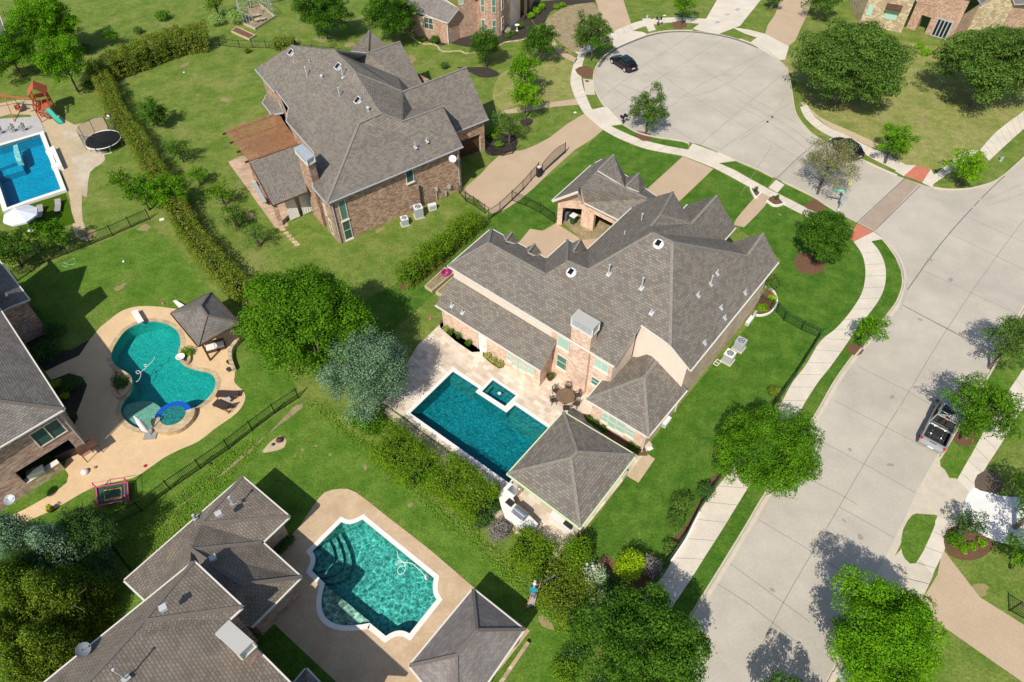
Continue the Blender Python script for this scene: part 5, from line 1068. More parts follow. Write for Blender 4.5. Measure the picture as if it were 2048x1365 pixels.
# ================= TOP HOUSES =================
c0 = P(950, 20, 0); HT = thing('house', (c0.x, c0.y, 0), 'orange brick house with round bay and single storey wing at the top edge', 'house')
Eq = EAVE((826, 20.5), (895, 46), 3.3, .45)
V9 = dict(a=(800, 11, 3.3), b=(895, 46, 3.3), c=(918, 16.7, 4.9), d=(870, -15, 6.0), e=(800, -40, 6.0)); V9, r9 = roof(HT, V9, ['a b c d e'], m=M_roof4, mcap=M_cap2, name='wing_roof')
pa, pb, pc_, = P(805, 66, 0), P(897, 88.5, 0), P(920, 77, 0)
WW = Wall(pa, pb); b = M(); seg(b, [pa, pb], 3.25); b.add([(pb.x, pb.y, 0), (pc_.x, pc_.y, 0), (pc_.x, pc_.y, 4.8), (pb.x, pb.y, 3.25)]); obj('wing_wall', b, M_brick3, HT)
window(HT, WW, (848, 34), (867, 60), G_dark, nx=2, nz=2, fr=M_stucco); b = M(); b.tube([(pb.x, pb.y, 0), (pb.x, pb.y, 3.2)], .07, 6); obj('downpipe', b, M_white, HT)
tc_ = P(981, 72, 0); pe = P(960, 82, 0); p0 = pc_; p6 = P(1008, 60, 0); p7 = P(1048, 42, 0); p8 = P(1075, -10, 0); N = 10
cen = Vector((tc_.x, tc_.y+1.5, 0)); arcp = [cen+Vector((2.1*math.cos(a), 2.1*math.sin(a), 0)) for a in [math.pi*1.12+k*math.pi*.86/N for k in range(N+1)]]
b = M(); seg(b, [p0, arcp[0]]+arcp[1:]+[arcp[-1]+Vector((1.0, 1.6, 0))], 6.4); obj('bay_wall', b, M_brick3, HT); b = M(); seg(b, [p7, p8], 6.2)
back2 = [Vector((p8.x, p8.y+10, 0)), Vector((pa.x, pa.y+16, 0)), Vector((pa.x, pa.y, 0))]; seg(b, [p8]+back2[:1], 6.2); obj('wall', b, M_brick3, HT)
b = M(); e_ = arcp[-1]+Vector((1.0, 1.6, 0)); seg(b, [e_, Vector((p7.x-.6, p7.y+.8, 0))], 6.2); obj('entry_wall', b, M_stucco, HT)
for zz in (.7, 3.7):
    for k in (2, 5, 8):
        w_ = Wall(arcp[k], arcp[k+1]); b = M(); g = M(); rz = math.atan2(w_.u.y, w_.u.x)
        g.box(w_.p(w_.L/2, zz+.95, .02), (.52, .04, 1.8), rz)
        for x in (-.3, .3): b.box(w_.p(w_.L/2+x, zz+.95, .03), (.07, .09, 1.95), rz)
        for z_ in (0, .95, 1.9): b.box(w_.p(w_.L/2, zz+z_, .035), (.6, .085, .07), rz)
        f = obj('window', b, M_stucco, HT); obj('pane', g, G_mid if k < 8 else G_dark, f)
w_ = Wall(p7, p8); b = M(); b.box(w_.p(3, 1.2, .02), (1.6, .06, 2.4), math.atan2(w_.u.y, w_.u.x)); obj('door', b, M_dwood, HT)
w_ = Wall(p0, arcp[0]); window(HT, w_, (918, -8), (926, 8), G_green, fr=M_stucco)
V10 = dict(a=(arcp[0]+Vector((-4, 0, 6.3))), b=arcp[3]+Vector((0, -.4, 6.3)), c=arcp[-1]+Vector((.4, 0, 6.3)), d=Vector((p8.x, p8.y+8, 6.3)), e=Vector((pa.x, p8.y+14, 6.3)), f=Vector((cen.x, cen.y+6, 9.5)))
roof(HT, V10, ['a b c f', 'c d f', 'd e f', 'e a f'], m=M_roof4)
# top right stone and brick house
c0 = P(1880, 20, 0); HR = thing('house', (c0.x, c0.y, 0), 'rubble stone and pink brick house with arched entry in the upper right corner', 'house')
q = [P(x, y, 0) for x, y in ((1718, 50), (1802, 66), (1812, 56), (1900, 84), (1935, 60), (2000, 60), (2080, 50))]
b = M(); seg(b, q[4:6], 4); b.add([(q[4].x, q[4].y, 4), (q[5].x, q[5].y, 4), ((q[4].x+q[5].x)/2, (q[4].y+q[5].y)/2, 6.5)]); obj('stone_wall', b, M_stone, HR)
b = M(); seg(b, q[0:2], 5.0); b.add([(q[0].x, q[0].y, 5), (q[1].x, q[1].y, 5), ((q[0].x+q[1].x)/2, (q[0].y+q[1].y)/2, 8)]); seg(b, [q[0], q[0]+Vector((1, 8, 0))], 5); seg(b, [q[1], q[1]+Vector((1.5, 3, 0))], 5); obj('stone_wall', b, M_stone, HR)
BW = Wall(q[2], q[3]); ud, _ = BW.uz(1848, 45); uf, _ = BW.uz(1883, 60)
wall_open(HR, BW, 0, BW.L, 6.5, [(ud-.75, ud+.75, 0, 2.4)], M_brick3, t=1.2)
b = M(); b.box(BW.p(uf, 1.4, .03), (2.4, .08, 2.7), math.atan2(BW.u.y, BW.u.x)); 
fd = obj('french_door', b, M_gut_grey, HR); b = M(); rz = math.atan2(BW.u.y, BW.u.x)
for k in (-.8, -.27, .27, .8): b.box(BW.p(uf+k, 1.4, .08), (.36, .03, 2.3), rz)
obj('pane', b, G_car, fd)
b = M(); seg(b, [q[3], q[4]], 4); obj('wall', b, M_brick3, HR); b = M(); seg(b, [q[5], q[6]], 4); obj('wall', b, M_brick3, HR)
w0 = Wall(q[0], q[1]); b = M(); b.box(w0.p(w0.L*.62, 3.6, .5), (2.2, 1.0, .1), math.atan2(w0.u.y, w0.u.x), rx=Matrix.Rotation(.5, 3, 'X')); obj('awning', b, M_dwood, HR)
b = M(); b.box(w0.p(w0.L*.62, 2.4, .02), (1.8, .06, 1.6), math.atan2(w0.u.y, w0.u.x)); obj('window', b, G_green, HR); b = M(); b.box(w0.p(w0.L*.12, 2.4, .02), (.8, .06, 1.6), math.atan2(w0.u.y, w0.u.x)); obj('window', b, G_green, HR)
m01 = (q[0]+q[1])/2; bk = Vector((2, 12, 0)); z3_ = lambda p, z: Vector((p.x, p.y, z))
V11 = dict(a=z3_(q[0]-BW.u*.4, 4.9), b=z3_(m01, 8.2), c=z3_(q[1]+BW.u*.4, 4.9), a2=z3_(q[0]+bk, 4.9), b2=z3_(m01+bk, 8.2), c2=z3_(q[1]+bk, 4.9),
 d=z3_(q[2]-BW.u*.3+Vector((0, -.3, 0)), 6.5), e=z3_(q[3]+Vector((0, -.4, 0)), 6.5), f=z3_((q[2]+q[3])/2+bk, 9.5), h=z3_(q[4]+Vector((0, -.3, 0)), 4), i=z3_((q[4]+q[5])/2+Vector((0, -.3, 0)), 6.7), j=z3_(q[5]+Vector((0, -.3, 0)), 4), i2=z3_((q[4]+q[5])/2+bk, 6.9), h2=z3_(q[4]+bk, 4), j2=z3_(q[5]+bk, 4), k=z3_(q[6]+Vector((12, 0, 0)), 4), k2=z3_(q[6]+bk+Vector((10, 0, 0)), 7))
roof(HR, V11, ['a b b2 a2', 'b c c2 b2', 'd e f', 'h i i2 h2', 'i j j2 i2', 'j k k2 i2'], m=M_roof4, mg=M_gut_grey)
c0 = P(-30, 40, 0); HC = thing('house', (c0.x, c0.y, 0), 'grey roof edge of a house in the top left corner', 'house')
V12 = dict(a=(10, 65, 3.4), b=(-8, 15, 3.4), c=(-140, 0, 6), d=(-140, 110, 6)); V12, _ = roof(HC, V12, ['a b c d'], m=M_roof4); l_ = offset([V12[k] for k in 'abcd'], -.4); b = M(); seg(b, l_+[l_[0]], 3.3); obj('wall', b, M_brick4, HC)
# stub of the roof seen at the bottom beside the emerald pool
c0 = P(620, 1440, 0); HS = thing('bay_wing', (c0.x, c0.y, 0), 'small dark hip roof tip at the bottom edge beside the green grass strip', 'roof')
V13 = dict(a=(612, 1338, 3), b=(640, 1368, 3), c=(700, 1440, 3), d=(560, 1400, 3), e=(620, 1420, 4.2)); V13, _ = roof(HS, V13, ['a b c e', 'a e d'], m=M_roof2); l_ = offset([V13[k] for k in 'abcd'], -.3); b = M(); seg(b, l_+[l_[0]], 2.9); obj('wall', b, M_brick4, HS)
zsheet('back_lawn', [(548, 1248), (700, 1390), (640, 1460), (505, 1320), (512, 1285)], 9.3, M_lush)
# ================= TREES =================
tree(616, 648, 5.6, 5.8, 5.5, 'maple', 'very large spreading bright green tree between the freeform pool and the patio', K=170, leaf=.22, dens=34, cr=.2, multi=3, trunk=.28, nl=12, jitter=.24, spiky=.35)
tree(738, 744, 4.0, 3.9, 4.0, 'blue', 'broad blue green juniper beside the travertine patio', name='juniper', K=130, leaf=.15, dens=60, cone=False, cr=.2, spiky=.9, trunk=.22, jitter=.22)
tree(1536, 905, 4.2, 4.1, 3.3, 'maple', 'round dark green shade tree over the pavement beside the main street', K=120, leaf=.165, dens=50, cr=.24, even=True)
tree(1764, 1268, 4.6, 3.9, 3.4, 'bright', 'big bright green tree beside the street at the bottom right', K=120, leaf=.165, dens=50, cr=.22, even=True)
tree(1292, 1300, 4.0, 4.3, 3.2, 'oak', 'wide dark green tree at the bottom edge beside the street', K=84, leaf=.19, dens=48, cr=.21, jitter=.22, even=True)
tree(1700, 126, 5.5, 7.5, 5.0, 'live', 'huge domed live oak on the corner lawn by the cul-de-sac', K=150, leaf=.3, dens=16, cr=.16, trunk=.45, nl=12, even=True)
tree(1986, 135, 5.5, 7.2, 5.0, 'live', 'large live oak partly outside the right edge in front of the stone house', K=130, leaf=.3, dens=14, cr=.17, trunk=.4, nl=12, jitter=.22, even=True)
tree(1650, 473, 3.2, 3.0, 2.7, 'oak', 'dense dark green round tree on the brown mulch ring by the red ramp', K=110, leaf=.17, dens=46, cr=.25, even=True)
tree(1660, 326, 4.2, 3.6, 2.6, 'sparse', 'thin brownish tree with sparse leaves beside the green street sign', K=46, leaf=.17, dens=20, cr=.24, trunk=.14, jitter=.3, nl=14)
tree(1790, 283, 3.0, 2.1, 2.2, 'bright', 'small bright tree by the pavement left of the red ramp corner', K=34, leaf=.2, dens=34)
tree(1935, 336, 2.6, 2.3, 2.2, 'lime', 'lime green street tree on the intersection corner verge', K=34, leaf=.2, dens=34)
tree(1299, 220, 3.3, 2.5, 2.9, 'live', 'fluffy green tree on the verge overhanging the cul-de-sac', K=50, leaf=.19, dens=30, jitter=.24)
tree(1186, 72, 3.6, 2.8, 3.3, 'oak', 'upright green tree beside the parked black car', K=46, leaf=.2, dens=30, jitter=.22)
tree(1081, 84, 3.4, 2.7, 3.0, 'oak', 'dark tree at the edge of the bald turf patch', K=44, leaf=.2, dens=30, jitter=.22)
tree(1043, 145, 3.8, 2.5, 2.6, 'bright', 'bright green tree, upper of the overlapping pair in front of the brown brick house', K=40, leaf=.2, dens=30)
tree(1050, 196, 3.0, 2.3, 2.6, 'lime', 'yellow green tree, lower of the overlapping pair, in a dark mulch ring', K=36, leaf=.2, dens=32)
tree(1016, 252, 2.4, 2.2, 2.2, 'live', 'loose crepe myrtle tree beside the curved iron fence near the garage', K=30, leaf=.17, dens=22, jitter=.28, multi=3, trunk=.07)
tree(971, 94, 3.0, 2.6, 2.8, 'oak', 'dark green tree in the black mulch bed below the round bay', K=40, leaf=.2, dens=30, jitter=.22)
tree(645, 28, 3.8, 4.2, 3.4, 'oak', 'round green tree behind the brown brick house beyond the wire fence', K=60, leaf=.24, dens=24)
tree(782, 35, 4.2, 4.0, 4.2, 'oak', 'tall dense tree touching the roof of the orange brick house', K=60, leaf=.24, dens=26)
tree(92, 52, 4.5, 4.6, 4.4, 'bright', 'tall bright tree above the red roofed play tower', K=66, leaf=.26, dens=24, jitter=.24)
tree(128, 128, 4.0, 3.6, 3.4, 'bright', 'bright tree leaning over the lawn right of the red roofed play tower', K=50, leaf=.24, dens=24, jitter=.24)
tree(18, 108, 3.4, 4.0, 3.0, 'maple', 'dark bushy tree in the top left corner left of the play tower', K=50, leaf=.24, dens=24)
tree(306, 228, 1.9, 2.1, 2.2, 'oak', 'young broadleaf tree on the back lawn, uppermost of the row right of the long hedge', K=34, leaf=.2, dens=30, group='young trees along the long hedge')
tree(358, 302, 1.6, 1.9, 1.4, 'oak', 'low spreading young tree, second of the row right of the long hedge', K=22, leaf=.17, dens=20, jitter=.3, group='young trees along the long hedge')
tree(394, 350, 1.4, 1.4, 1.2, 'bright', 'little green young tree, third of the row right of the long hedge', K=18, leaf=.17, dens=24, jitter=.26, group='young trees along the long hedge')
tree(441, 388, 1.6, 1.6, 1.3, 'yell', 'yellowish young tree, fourth of the row near the brick patio', K=22, leaf=.17, dens=24, jitter=.28, group='young trees along the long hedge')
tree(468, 433, 1.5, 1.6, 1.2, 'oak', 'dark young tree, fifth of the row near the brick patio corner', K=20, leaf=.17, dens=22, jitter=.28, group='young trees along the long hedge')
tree(510, 470, 1.6, 1.5, 1.2, 'live', 'thin young tree inside a stone ring below the brick patio', K=20, leaf=.16, dens=18, jitter=.32, group='young trees along the long hedge')
tree(282, 385, 2.4, 2.2, 2.0, 'maple', 'leafy tree growing out of the left side of the long hedge', K=36, leaf=.2, dens=28, jitter=.22)
tree(335, 383, 2.6, 2.2, 2.2, 'bright', 'bright tree standing in the middle of the long hedge', K=36, leaf=.2, dens=28, jitter=.22)
tree(240, 362, 1.8, 1.6, 1.5, 'yell', 'yellow green bushy tree left of the long hedge by the dry lawn', K=24, leaf=.2, dens=28)
tree(2022, 684, 3.6, 2.8, 2.4, 'live', 'street tree at the right edge above the silver pickup', K=44, leaf=.17, dens=30, jitter=.26)
tree(1968, 824, 3.8, 3.1, 2.5, 'maple', 'street tree overhanging the front of the silver pickup', K=56, leaf=.17, dens=34, jitter=.24)
tree(1741, 661, 2.4, 1.6, 1.8, 'bright', 'small narrow street tree between the pavement and the wide street', K=28, leaf=.16, dens=36)
tree(1940, 1046, 1.9, 1.2, 1.1, 'dark', 'small dark leaved tree beside the bright white driveway', K=22, leaf=.15, dens=34, jitter=.25)
tree(2062, 1105, 2.6, 1.9, 1.8, 'maple', 'tree cut off by the right edge below the bright white driveway', K=28, leaf=.17, dens=32)
tree(2085, 1010, 3.6, 2.6, 2.0, 'maple', 'tree beyond the right edge whose shadow falls on the white driveway', K=28, leaf=.17, dens=32)
tree(1370, 8, 3.2, 2.2, 2.4, 'bright', 'street tree at the top edge beside the wide white driveway', K=32, leaf=.2, dens=28)
tree(1648, 4, 3.0, 3.0, 2.4, 'live', 'tree at the top edge behind the huge live oak', K=36, leaf=.22, dens=24)
tree(1548, -4, 2.0, 1.5, 1.5, 'dark', 'small dark tree at the top edge between two driveways', K=20, leaf=.2, dens=28)
tree(430, 8, 2.2, 1.6, 1.8, 'yell', 'slender yellow green tree at the top edge beside the wire pen', K=20, leaf=.2, dens=22, jitter=.3)
tree(218, 72, 1.5, 1.4, 1.0, 'maple', 'small vase shaped tree on the top left lawn above the wide hedge', K=18, leaf=.19, dens=28, multi=3, trunk=.06)
tree(104, 470, 1.9, 2.2, 1.7, 'maple', 'bushy tree beside the white parasol below the bright turf', K=44, leaf=.19, dens=30)
tree(20, 500, 2.2, 2.6, 1.9, 'oak', 'dark tree at the left edge below the white parasol', K=44, leaf=.2, dens=28)
tree(1760, 1395, 3.2, 2.0, 1.5, 'bright', 'low bright tree beneath the big tree at the bottom right', K=24, leaf=.18, dens=36)
tree(1585, 1440, 3.4, 2.6, 2.2, 'oak', 'tree below the bottom edge shading the street', K=34, leaf=.2, dens=34)
tree(870, 1500, 3, 2.4, 2, 'oak', 'tree below the bottom edge beyond the plain grey pavilion', K=20, leaf=.2, dens=26)
for x, y, zc, r, rz, k, lb in ((40, 1085, 4.2, 2.6, 3.0, 'blue', 'blue green juniper nearest the tan path at the lower left edge'), (112, 1100, 4.0, 2.4, 2.6, 'blue', 'blue green juniper in the middle of the lower left conifer group'),
    (165, 1075, 3.2, 1.9, 2.2, 'dark', 'dark shaded conifer at the right side of the lower left group'), (40, 1180, 4.2, 2.6, 3.2, 'cedar', 'yellow green cedar at the left edge of the lower left group'), (112, 1195, 3.8, 2.2, 3.0, 'cedar', 'yellow green cedar in the centre of the lower left group'),
    (20, 1275, 3.6, 2.3, 2.8, 'cedar', 'yellow green cedar, lowest at the left edge'), (95, 1290, 3.0, 2.0, 2.4, 'cedar', 'short yellow green cedar above the dish on the tan roof'), (75, 1150, 3.4, 2.0, 2.6, 'dark', 'dark green conifer between the blue green and the yellow green ones'), (70, 1240, 3.0, 2.0, 2.4, 'cedar', 'ragged cedar between two yellow green ones at the left edge'), (50, 1335, 2.6, 1.8, 2.0, 'cedar', 'lowest small cedar at the bottom left corner'), (155, 1165, 2.8, 1.6, 2.0, 'cedar', 'small cedar beside the tan roof, rightmost of the lower left group')):
    tree(x, y, zc, r*1.2, rz*1.1, k, lb, name='conifer', K=90, leaf=.13, dens=60, cone=(k != 'dark'), cr=.2, spiky=.55, jitter=.2, trunk=.14, group='conifers at the lower left')
# ================= HEDGES AND SHRUBS =================
hedge([(188, 133), (216, 178), (228, 217), (250, 247), (277, 283), (297, 322), (325, 362), (348, 405), (374, 455), (410, 505), (450, 545), (490, 585)], 2.2, 2.3, 'hedge', 'long narrow photinia hedge running from the play tower down to the large tree')
hedge([(212, 128), (262, 112), (312, 92), (355, 78), (415, 68)], 3.2, 3.4, 'hedge', 'broad tall hedge block on the back lawn near the top left', leaf=.2, dens=34)
hedge([(802, 556), (858, 510), (900, 474), (952, 432)], 2.0, 2.2, 'yell', 'rounded hedge along the fence between the two biggest houses')
hedge([(548, 86), (575, 83), (590, 82)], 1.8, 1.6, 'hedge', 'short golden hedge piece behind the brown brick house roof', leaf=.2)
hedge([(764, 872), (804, 906), (846, 940)], 3.7, 2.1, 'yell', 'large yellow green clipped shrub mass beside the rectangular pool', leaf=.13, dens=75)
hedge([(876, 938), (922, 968), (974, 1014)], 3.6, 2.0, 'yell', 'second yellow green shrub mass below the rectangular pool', leaf=.13, dens=75)
hedge([(1030, 1088), (1060, 1100), (1092, 1118)], 3.0, 2.0, 'yell', 'yellow green shrub mass below the outdoor kitchen', leaf=.13, dens=75)
hedge([(1100, 1140), (1135, 1180), (1165, 1225)], 3.8, 2.0, 'cedar', 'mottled shrub mass beside the person on the ladder', leaf=.13, dens=70)
for x, y, r, h, k, lb in (
 (1257, 1134, 1.25, 2.4, 'gold', 'round golden yellow conifer shrub in the mulch bed'), (1152, 1112, 1.5, 2.0, 'yell', 'rose shrub with white blossoms beside the lush side lawn'),
 (1185, 1155, 1.1, 1.6, 'silver', 'pale silver leaved shrub, upper one left of the wide bottom tree'), (1192, 1215, 1.2, 1.8, 'silver', 'pale silver leaved shrub, lower one left of the wide bottom tree'),
 (1215, 1175, .95, 1.4, 'dark', 'dark green shrub between the silver shrub and the golden conifer'), (1300, 1135, .9, 1.5, 'twig', 'greyish thin shrub right of the golden conifer'),
 (1362, 1010, 1.0, 1.4, 'live', 'loose shrub in the fence bed on the lush side lawn, upper of two'), (1352, 1040, .9, 1.3, 'live', 'loose shrub in the fence bed on the lush side lawn, lower of two'),
 (1410, 985, .8, 1.3, 'dark', 'dark reddish shrub against the fence near the round shade tree'), (1440, 935, .7, 1.0, 'live', 'shrub tucked under the left side of the round shade tree'), (1338, 1095, .6, .9, 'live', 'small shrub on the white edging by the street fence'),
 (1548, 783, .6, .9, 'hedge', 'small mottled shrub at the iron fence above the round shade tree'), (1545, 566, .9, 1.4, 'live', 'thin shrub at the right corner of the big house'),
 (1544, 598, .5, .6, 'gold', 'bright yellow green shrub, upper one in the small fenced bed'), (1523, 617, .6, .6, 'lime', 'bright green shrub, lower one in the small fenced bed'),
 (856, 952, 1.3, 1.3, 'maple', 'green shrub between the two yellow green masses by the pool'), (742, 850, 1.4, 1.5, 'maple', 'dark shrub under the blue green juniper'), (712, 838, .9, 1.0, 'maple', 'green shrub at the fence corner left of the juniper'),
 (960, 1040, .9, 1.1, 'dark', 'dark shrub left of the outdoor kitchen'), (1000, 1062, 1.0, 1.2, 'twig', 'grey twiggy shrub left of the outdoor kitchen'), (985, 1015, .7, 1.0, 'dark', 'small dark shrub above the grey twiggy one'),
 (1165, 1090, 1.0, 1.1, 'dark', 'dark low shrub in the tree shadow below the green edged pavilion'),
 (493, 101, .55, .8, 'hedge', 'small reddish ball shrub on the back lawn near the raised beds'), (474, 34, 1.6, 2.0, 'mint', 'pale mint green shrub beside the wire pen'), (430, 42, 1.3, 1.5, 'mint', 'pale mint green shrub above the end of the wide hedge'),
 (275, 62, .9, .9, 'live', 'small shrub above the wide hedge on the top left lawn'), (325, 32, 1.3, 1.3, 'maple', 'green shrub above the middle of the wide hedge'), (170, 98, 1.0, 1.2, 'dark', 'dark shrub at the upper end of the long hedge'), (178, 170, .9, 1.0, 'live', 'thin shrub between the play tower and the long hedge'),
 (889, 132, .7, .8, 'dark', 'dark ball shrub on the lawn above the brown brick house'), (870, 80, .9, 1.0, 'oak', 'round shrub at the corner of the single storey brick wing'), (843, 79, .7, .6, 'yell', 'low yellow shrub in the dark bed by the brick wing'),
 (1060, 32, .75, .9, 'lime', 'ball topiary nearest the brick path, leftmost of three'), (1073, 22, .75, .9, 'lime', 'ball topiary in the dark bed, middle of three'), (1084, 14, .7, .9, 'lime', 'ball topiary in the dark bed, rightmost of three'),
 (1038, 52, .7, .9, 'maple', 'ball shrub right of the white birdbath'), (1028, 66, .5, .6, 'yell', 'small ball shrub below the white birdbath'), (1015, 72, .5, .6, 'maple', 'small ball shrub left of the white birdbath'), (1112, 14, .6, .7, 'lime', 'ball shrub by the lawn edge, left of a pair'), (1124, 10, .6, .7, 'lime', 'ball shrub by the lawn edge, right of a pair'),
 (1016, 62, .5, .9, 'silver', 'pink flowering rose beside the round bay'), (988, 268, .9, 1.2, 'lime', 'bright shrub at the end of the curved iron fence'), (998, 290, .6, .7, 'bright', 'small bright shrub in the dark mulch inside the curved fence'),
 (1840, 92, .8, .8, 'lime', 'low clipped box hedge left of the stone house terrace'), (1868, 55, .9, .8, 'lime', 'clipped box hedge beside the arched entry'), (1850, 105, .9, .8, 'lime', 'clipped box hedge below the low brick wall'), (1808, 45, .7, 1.2, 'dark', 'dark shrub at the rubble stone wall'),
 (1909, 1080, .7, .9, 'maple', 'low green shrub at the left of the mulch bed by the white driveway'), (1926, 1098, .4, .4, 'lime', 'tiny green shrub, left of three in the bed by the white driveway'), (1944, 1092, .4, .4, 'lime', 'tiny green shrub, middle of three in the bed by the white driveway'), (1963, 1085, .4, .4, 'lime', 'tiny green shrub, right of three in the bed by the white driveway'),
 (240, 765, .9, .7, 'dark', 'dark planting in the stone ring at the left side of the freeform pool'), (374, 706, .7, .5, 'bright', 'bright green planting beside the white urn at the freeform pool'),
 (112, 768, .5, .5, 'gold', 'yellow shrub in the shaded bed, upper one'), (130, 792, .5, .5, 'gold', 'yellow shrub in the shaded bed, lower one'), (140, 770, 1.1, .9, 'dark', 'dark shrub in the shaded bed by the left house'), (90, 700, 1.5, 1.2, 'dark', 'dark shrubs against the shaded wall of the left house'), (55, 640, 1.6, 1.8, 'dark', 'tall dark shrub in the shadow left of the freeform pool'), (110, 660, 1.2, 1.2, 'dark', 'dark shrub at the edge of the shaded lawn'),
 (190, 1260, .8, .9, 'hedge', 'reddish green shrub beside the tan shingle roof'), (150, 1290, .9, .8, 'maple', 'green shrub beside the dish on the tan roof'), (95, 1330, 1.0, .9, 'maple', 'green shrub under the eave at the bottom left'), (580, 1080, .45, .7, 'dark', 'ball shrub in the shade, right of three at the emerald pool deck'), (570, 1090, .45, .7, 'dark', 'ball shrub in the shade, middle of three at the emerald pool deck'), (560, 1100, .45, .7, 'dark', 'ball shrub in the shade, left of three at the emerald pool deck'),
 (1225, 1400, 1.8, 1.8, 'dark', 'dark shrub at the bottom edge left of the wide tree'), (1130, 1345, 1.0, 1.1, 'yell', 'yellow green shrub at the bottom edge near the lawn corner'), (1150, 1310, 1.0, 1.0, 'dark', 'dark shrub left of the wide bottom tree'),
 (1512, 380, .25, .7, 'dark', 'spiral topiary in the left white edged planter'), (1554, 396, .25, .7, 'dark', 'spiral topiary in the right white edged planter')):
    shrub(x, y, r, h, k, lb, leaf=.14 if y > 300 else .19, dens=62 if y > 300 else 38)
for x, y, lb in ((893, 658, 'tuft of ornamental grass at the end of the narrow wall bed'), (902, 664, 'dark round plant in the narrow wall bed'), (917, 672, 'second dark round plant in the narrow wall bed'), (937, 686, 'arching plant near the white door'), (976, 712, 'tuft of ornamental grass in the small bed, left'), (987, 722, 'tuft in the small bed, middle'), (1000, 728, 'tuft of ornamental grass in the small bed, right'), (1181, 838, 'light leafy plant in the shaded bed, uppermost'), (1192, 848, 'dark plant in the shaded bed, second from top'), (1207, 858, 'plant in the shaded bed, third from top'), (1262, 890, 'plant in the shaded bed, second from bottom'), (1275, 898, 'plant in the shaded bed, lowest')):
    shrub(x, y, .42, .7, 'grassy' if 'tuft' in lb else 'oak', lb, name='garden_plant', K=5, leaf=.13, dens=70, cat='plant')
cover('ground_ivy', [(235, 1085), (345, 1000), (455, 905), (500, 880), (520, 895), (470, 950), (392, 1040), (290, 1120), (262, 1140)], 'ivy', 'bright ivy ground cover above the tan roofed house', dens=16, leaf=.15, hgt=.1, z=.006)
cover('ground_ivy', [(600, 800), (640, 815), (700, 858), (740, 890), (775, 925), (850, 985), (940, 1055), (1010, 1120), (1090, 1190), (1160, 1255), (1180, 1290), (1150, 1290), (1070, 1215), (970, 1118), (870, 1035), (780, 955), (700, 880), (630, 822)], 'ivy', 'leafy bright weeds along the foot of the clipped shrubs', dens=22, leaf=.14, hgt=.3, z=.006)
cover('bed_litter', [(1128, 1150), (1180, 1140), (1230, 1150), (1215, 1230), (1160, 1230)], 'dark', 'low dark ground plants beside the mottled shrub mass', dens=10, leaf=.16, hgt=.3, z=.006)
fl = M()
for x, y in ((1186, 1133), (1190, 1146), (1193, 1152), (1188, 1140), (1194, 1158), (1174, 1130)):
    p = P(x, y, 1.2); fl.lathe(p, [(.02, 0), (.12, .05), (.13, .1), (.03, .15)], 7)
tag(obj('white_blossoms', fl, M_white, loc=P(1186, 1140, 0)), 'white rose blossoms on the shrub beside the lush side lawn', 'flowers', kind='stuff')
# ================= FENCES =================
def fence(px, h, label, name='iron_fence', gap=.13, post=2.3, m=None, cat='fence', wire=False):
    q = [P(x, y, 0) for x, y in px]; c = q[0]; root = thing(name, (c.x, c.y, 0), label, cat); b = M(); m = m or M_black; np_ = 0
    for a, e in zip(q, q[1:]):
        L_ = (e-a).length; u = (e-a)/L_; k = max(1, round(L_/post))
        for z in (.12, h-.12): b.bar(a+Vector((0, 0, z)), e+Vector((0, 0, z)), .035, .045)
        if wire:
            for z in np.arange(.3, h-.15, .3): b.bar(a+Vector((0, 0, z)), e+Vector((0, 0, z)), .01)
        n = int(L_/gap)
        for i in range(1, n): p = a+u*(i*gap); b.bar(p+Vector((0, 0, .05)), p+Vector((0, 0, h)), .02 if not wire else .01)
        for i in range(k+(1 if e is q[-1] else 0)):
            p = a+u*(L_*i/k); o = M(); o.bar(p, p+Vector((0, 0, h+.06)), .075); obj('post', o, m, root)
    obj('railing', b, m, root); return root
fence([(36, 563), (87, 527), (182, 490), (226, 472), (300, 439)], 1.4, 'black iron fence across the top of the lawn with the freeform pool')
fence([(265, 1144), (205, 1062)], 1.4, 'short black fence run from the tan roofed house to the yard corner')
fence([(205, 1062), (284, 1023), (341, 980), (402, 938), (458, 899), (505, 862), (550, 828), (597, 797)], 1.4, 'long black iron fence between the freeform pool yard and the emerald pool yard')
fence([(1077, 345), (1046, 381), (1024, 402), (1000, 425), (978, 440)], 1.4, 'black iron fence along the lower side of the tan driveway')
fence([(1024, 402), (1050, 412), (1080, 427), (1108, 446)], 1.4, 'black iron fence across the bright lawn to the open garage')
fence([(919, 388), (932, 404), (948, 412), (970, 428)], 1.3, 'small black iron fence from the brown brick house to the hedge end')
fence([(972, 300), (985, 310), (1005, 313), (1025, 308), (1032, 300)], 1.3, 'curved low black fence around the dark mulch bed by the garage', post=1.5)
fence([(1514, 605), (1540, 618), (1552, 625), (1567, 642), (1602, 661), (1638, 677), (1626, 697), (1588, 757), (1546, 815), (1500, 880), (1446, 950), (1395, 1026), (1366, 1083), (1338, 1122), (1312, 1163), (1251, 1222)], 1.3, 'long dark green iron fence following the pavement along the street side lawn', m=mat('dark_green_iron', (.015, .05, .025), .5, .4), gap=.12)
fence([(440, 92), (480, 96), (533, 97), (600, 103), (680, 112), (735, 118)], 1.2, 'thin wire fence behind the brown brick house', name='wire_fence', gap=.6, wire=True)
fence([(500, 18), (560, 3), (640, -12)], 1.2, 'thin wire fence at the top edge beyond the wire pen', name='wire_fence', gap=.6, wire=True)
fence([(2018, 1222), (2060, 1246), (2110, 1275)], 1.5, 'black iron fence end at the right edge above the tan driveway')
b = M()
for sgn in (0,):
    q = [P(x, y, .25) for x, y in [(1395, 1028), (1368, 1082), (1341, 1124)]]
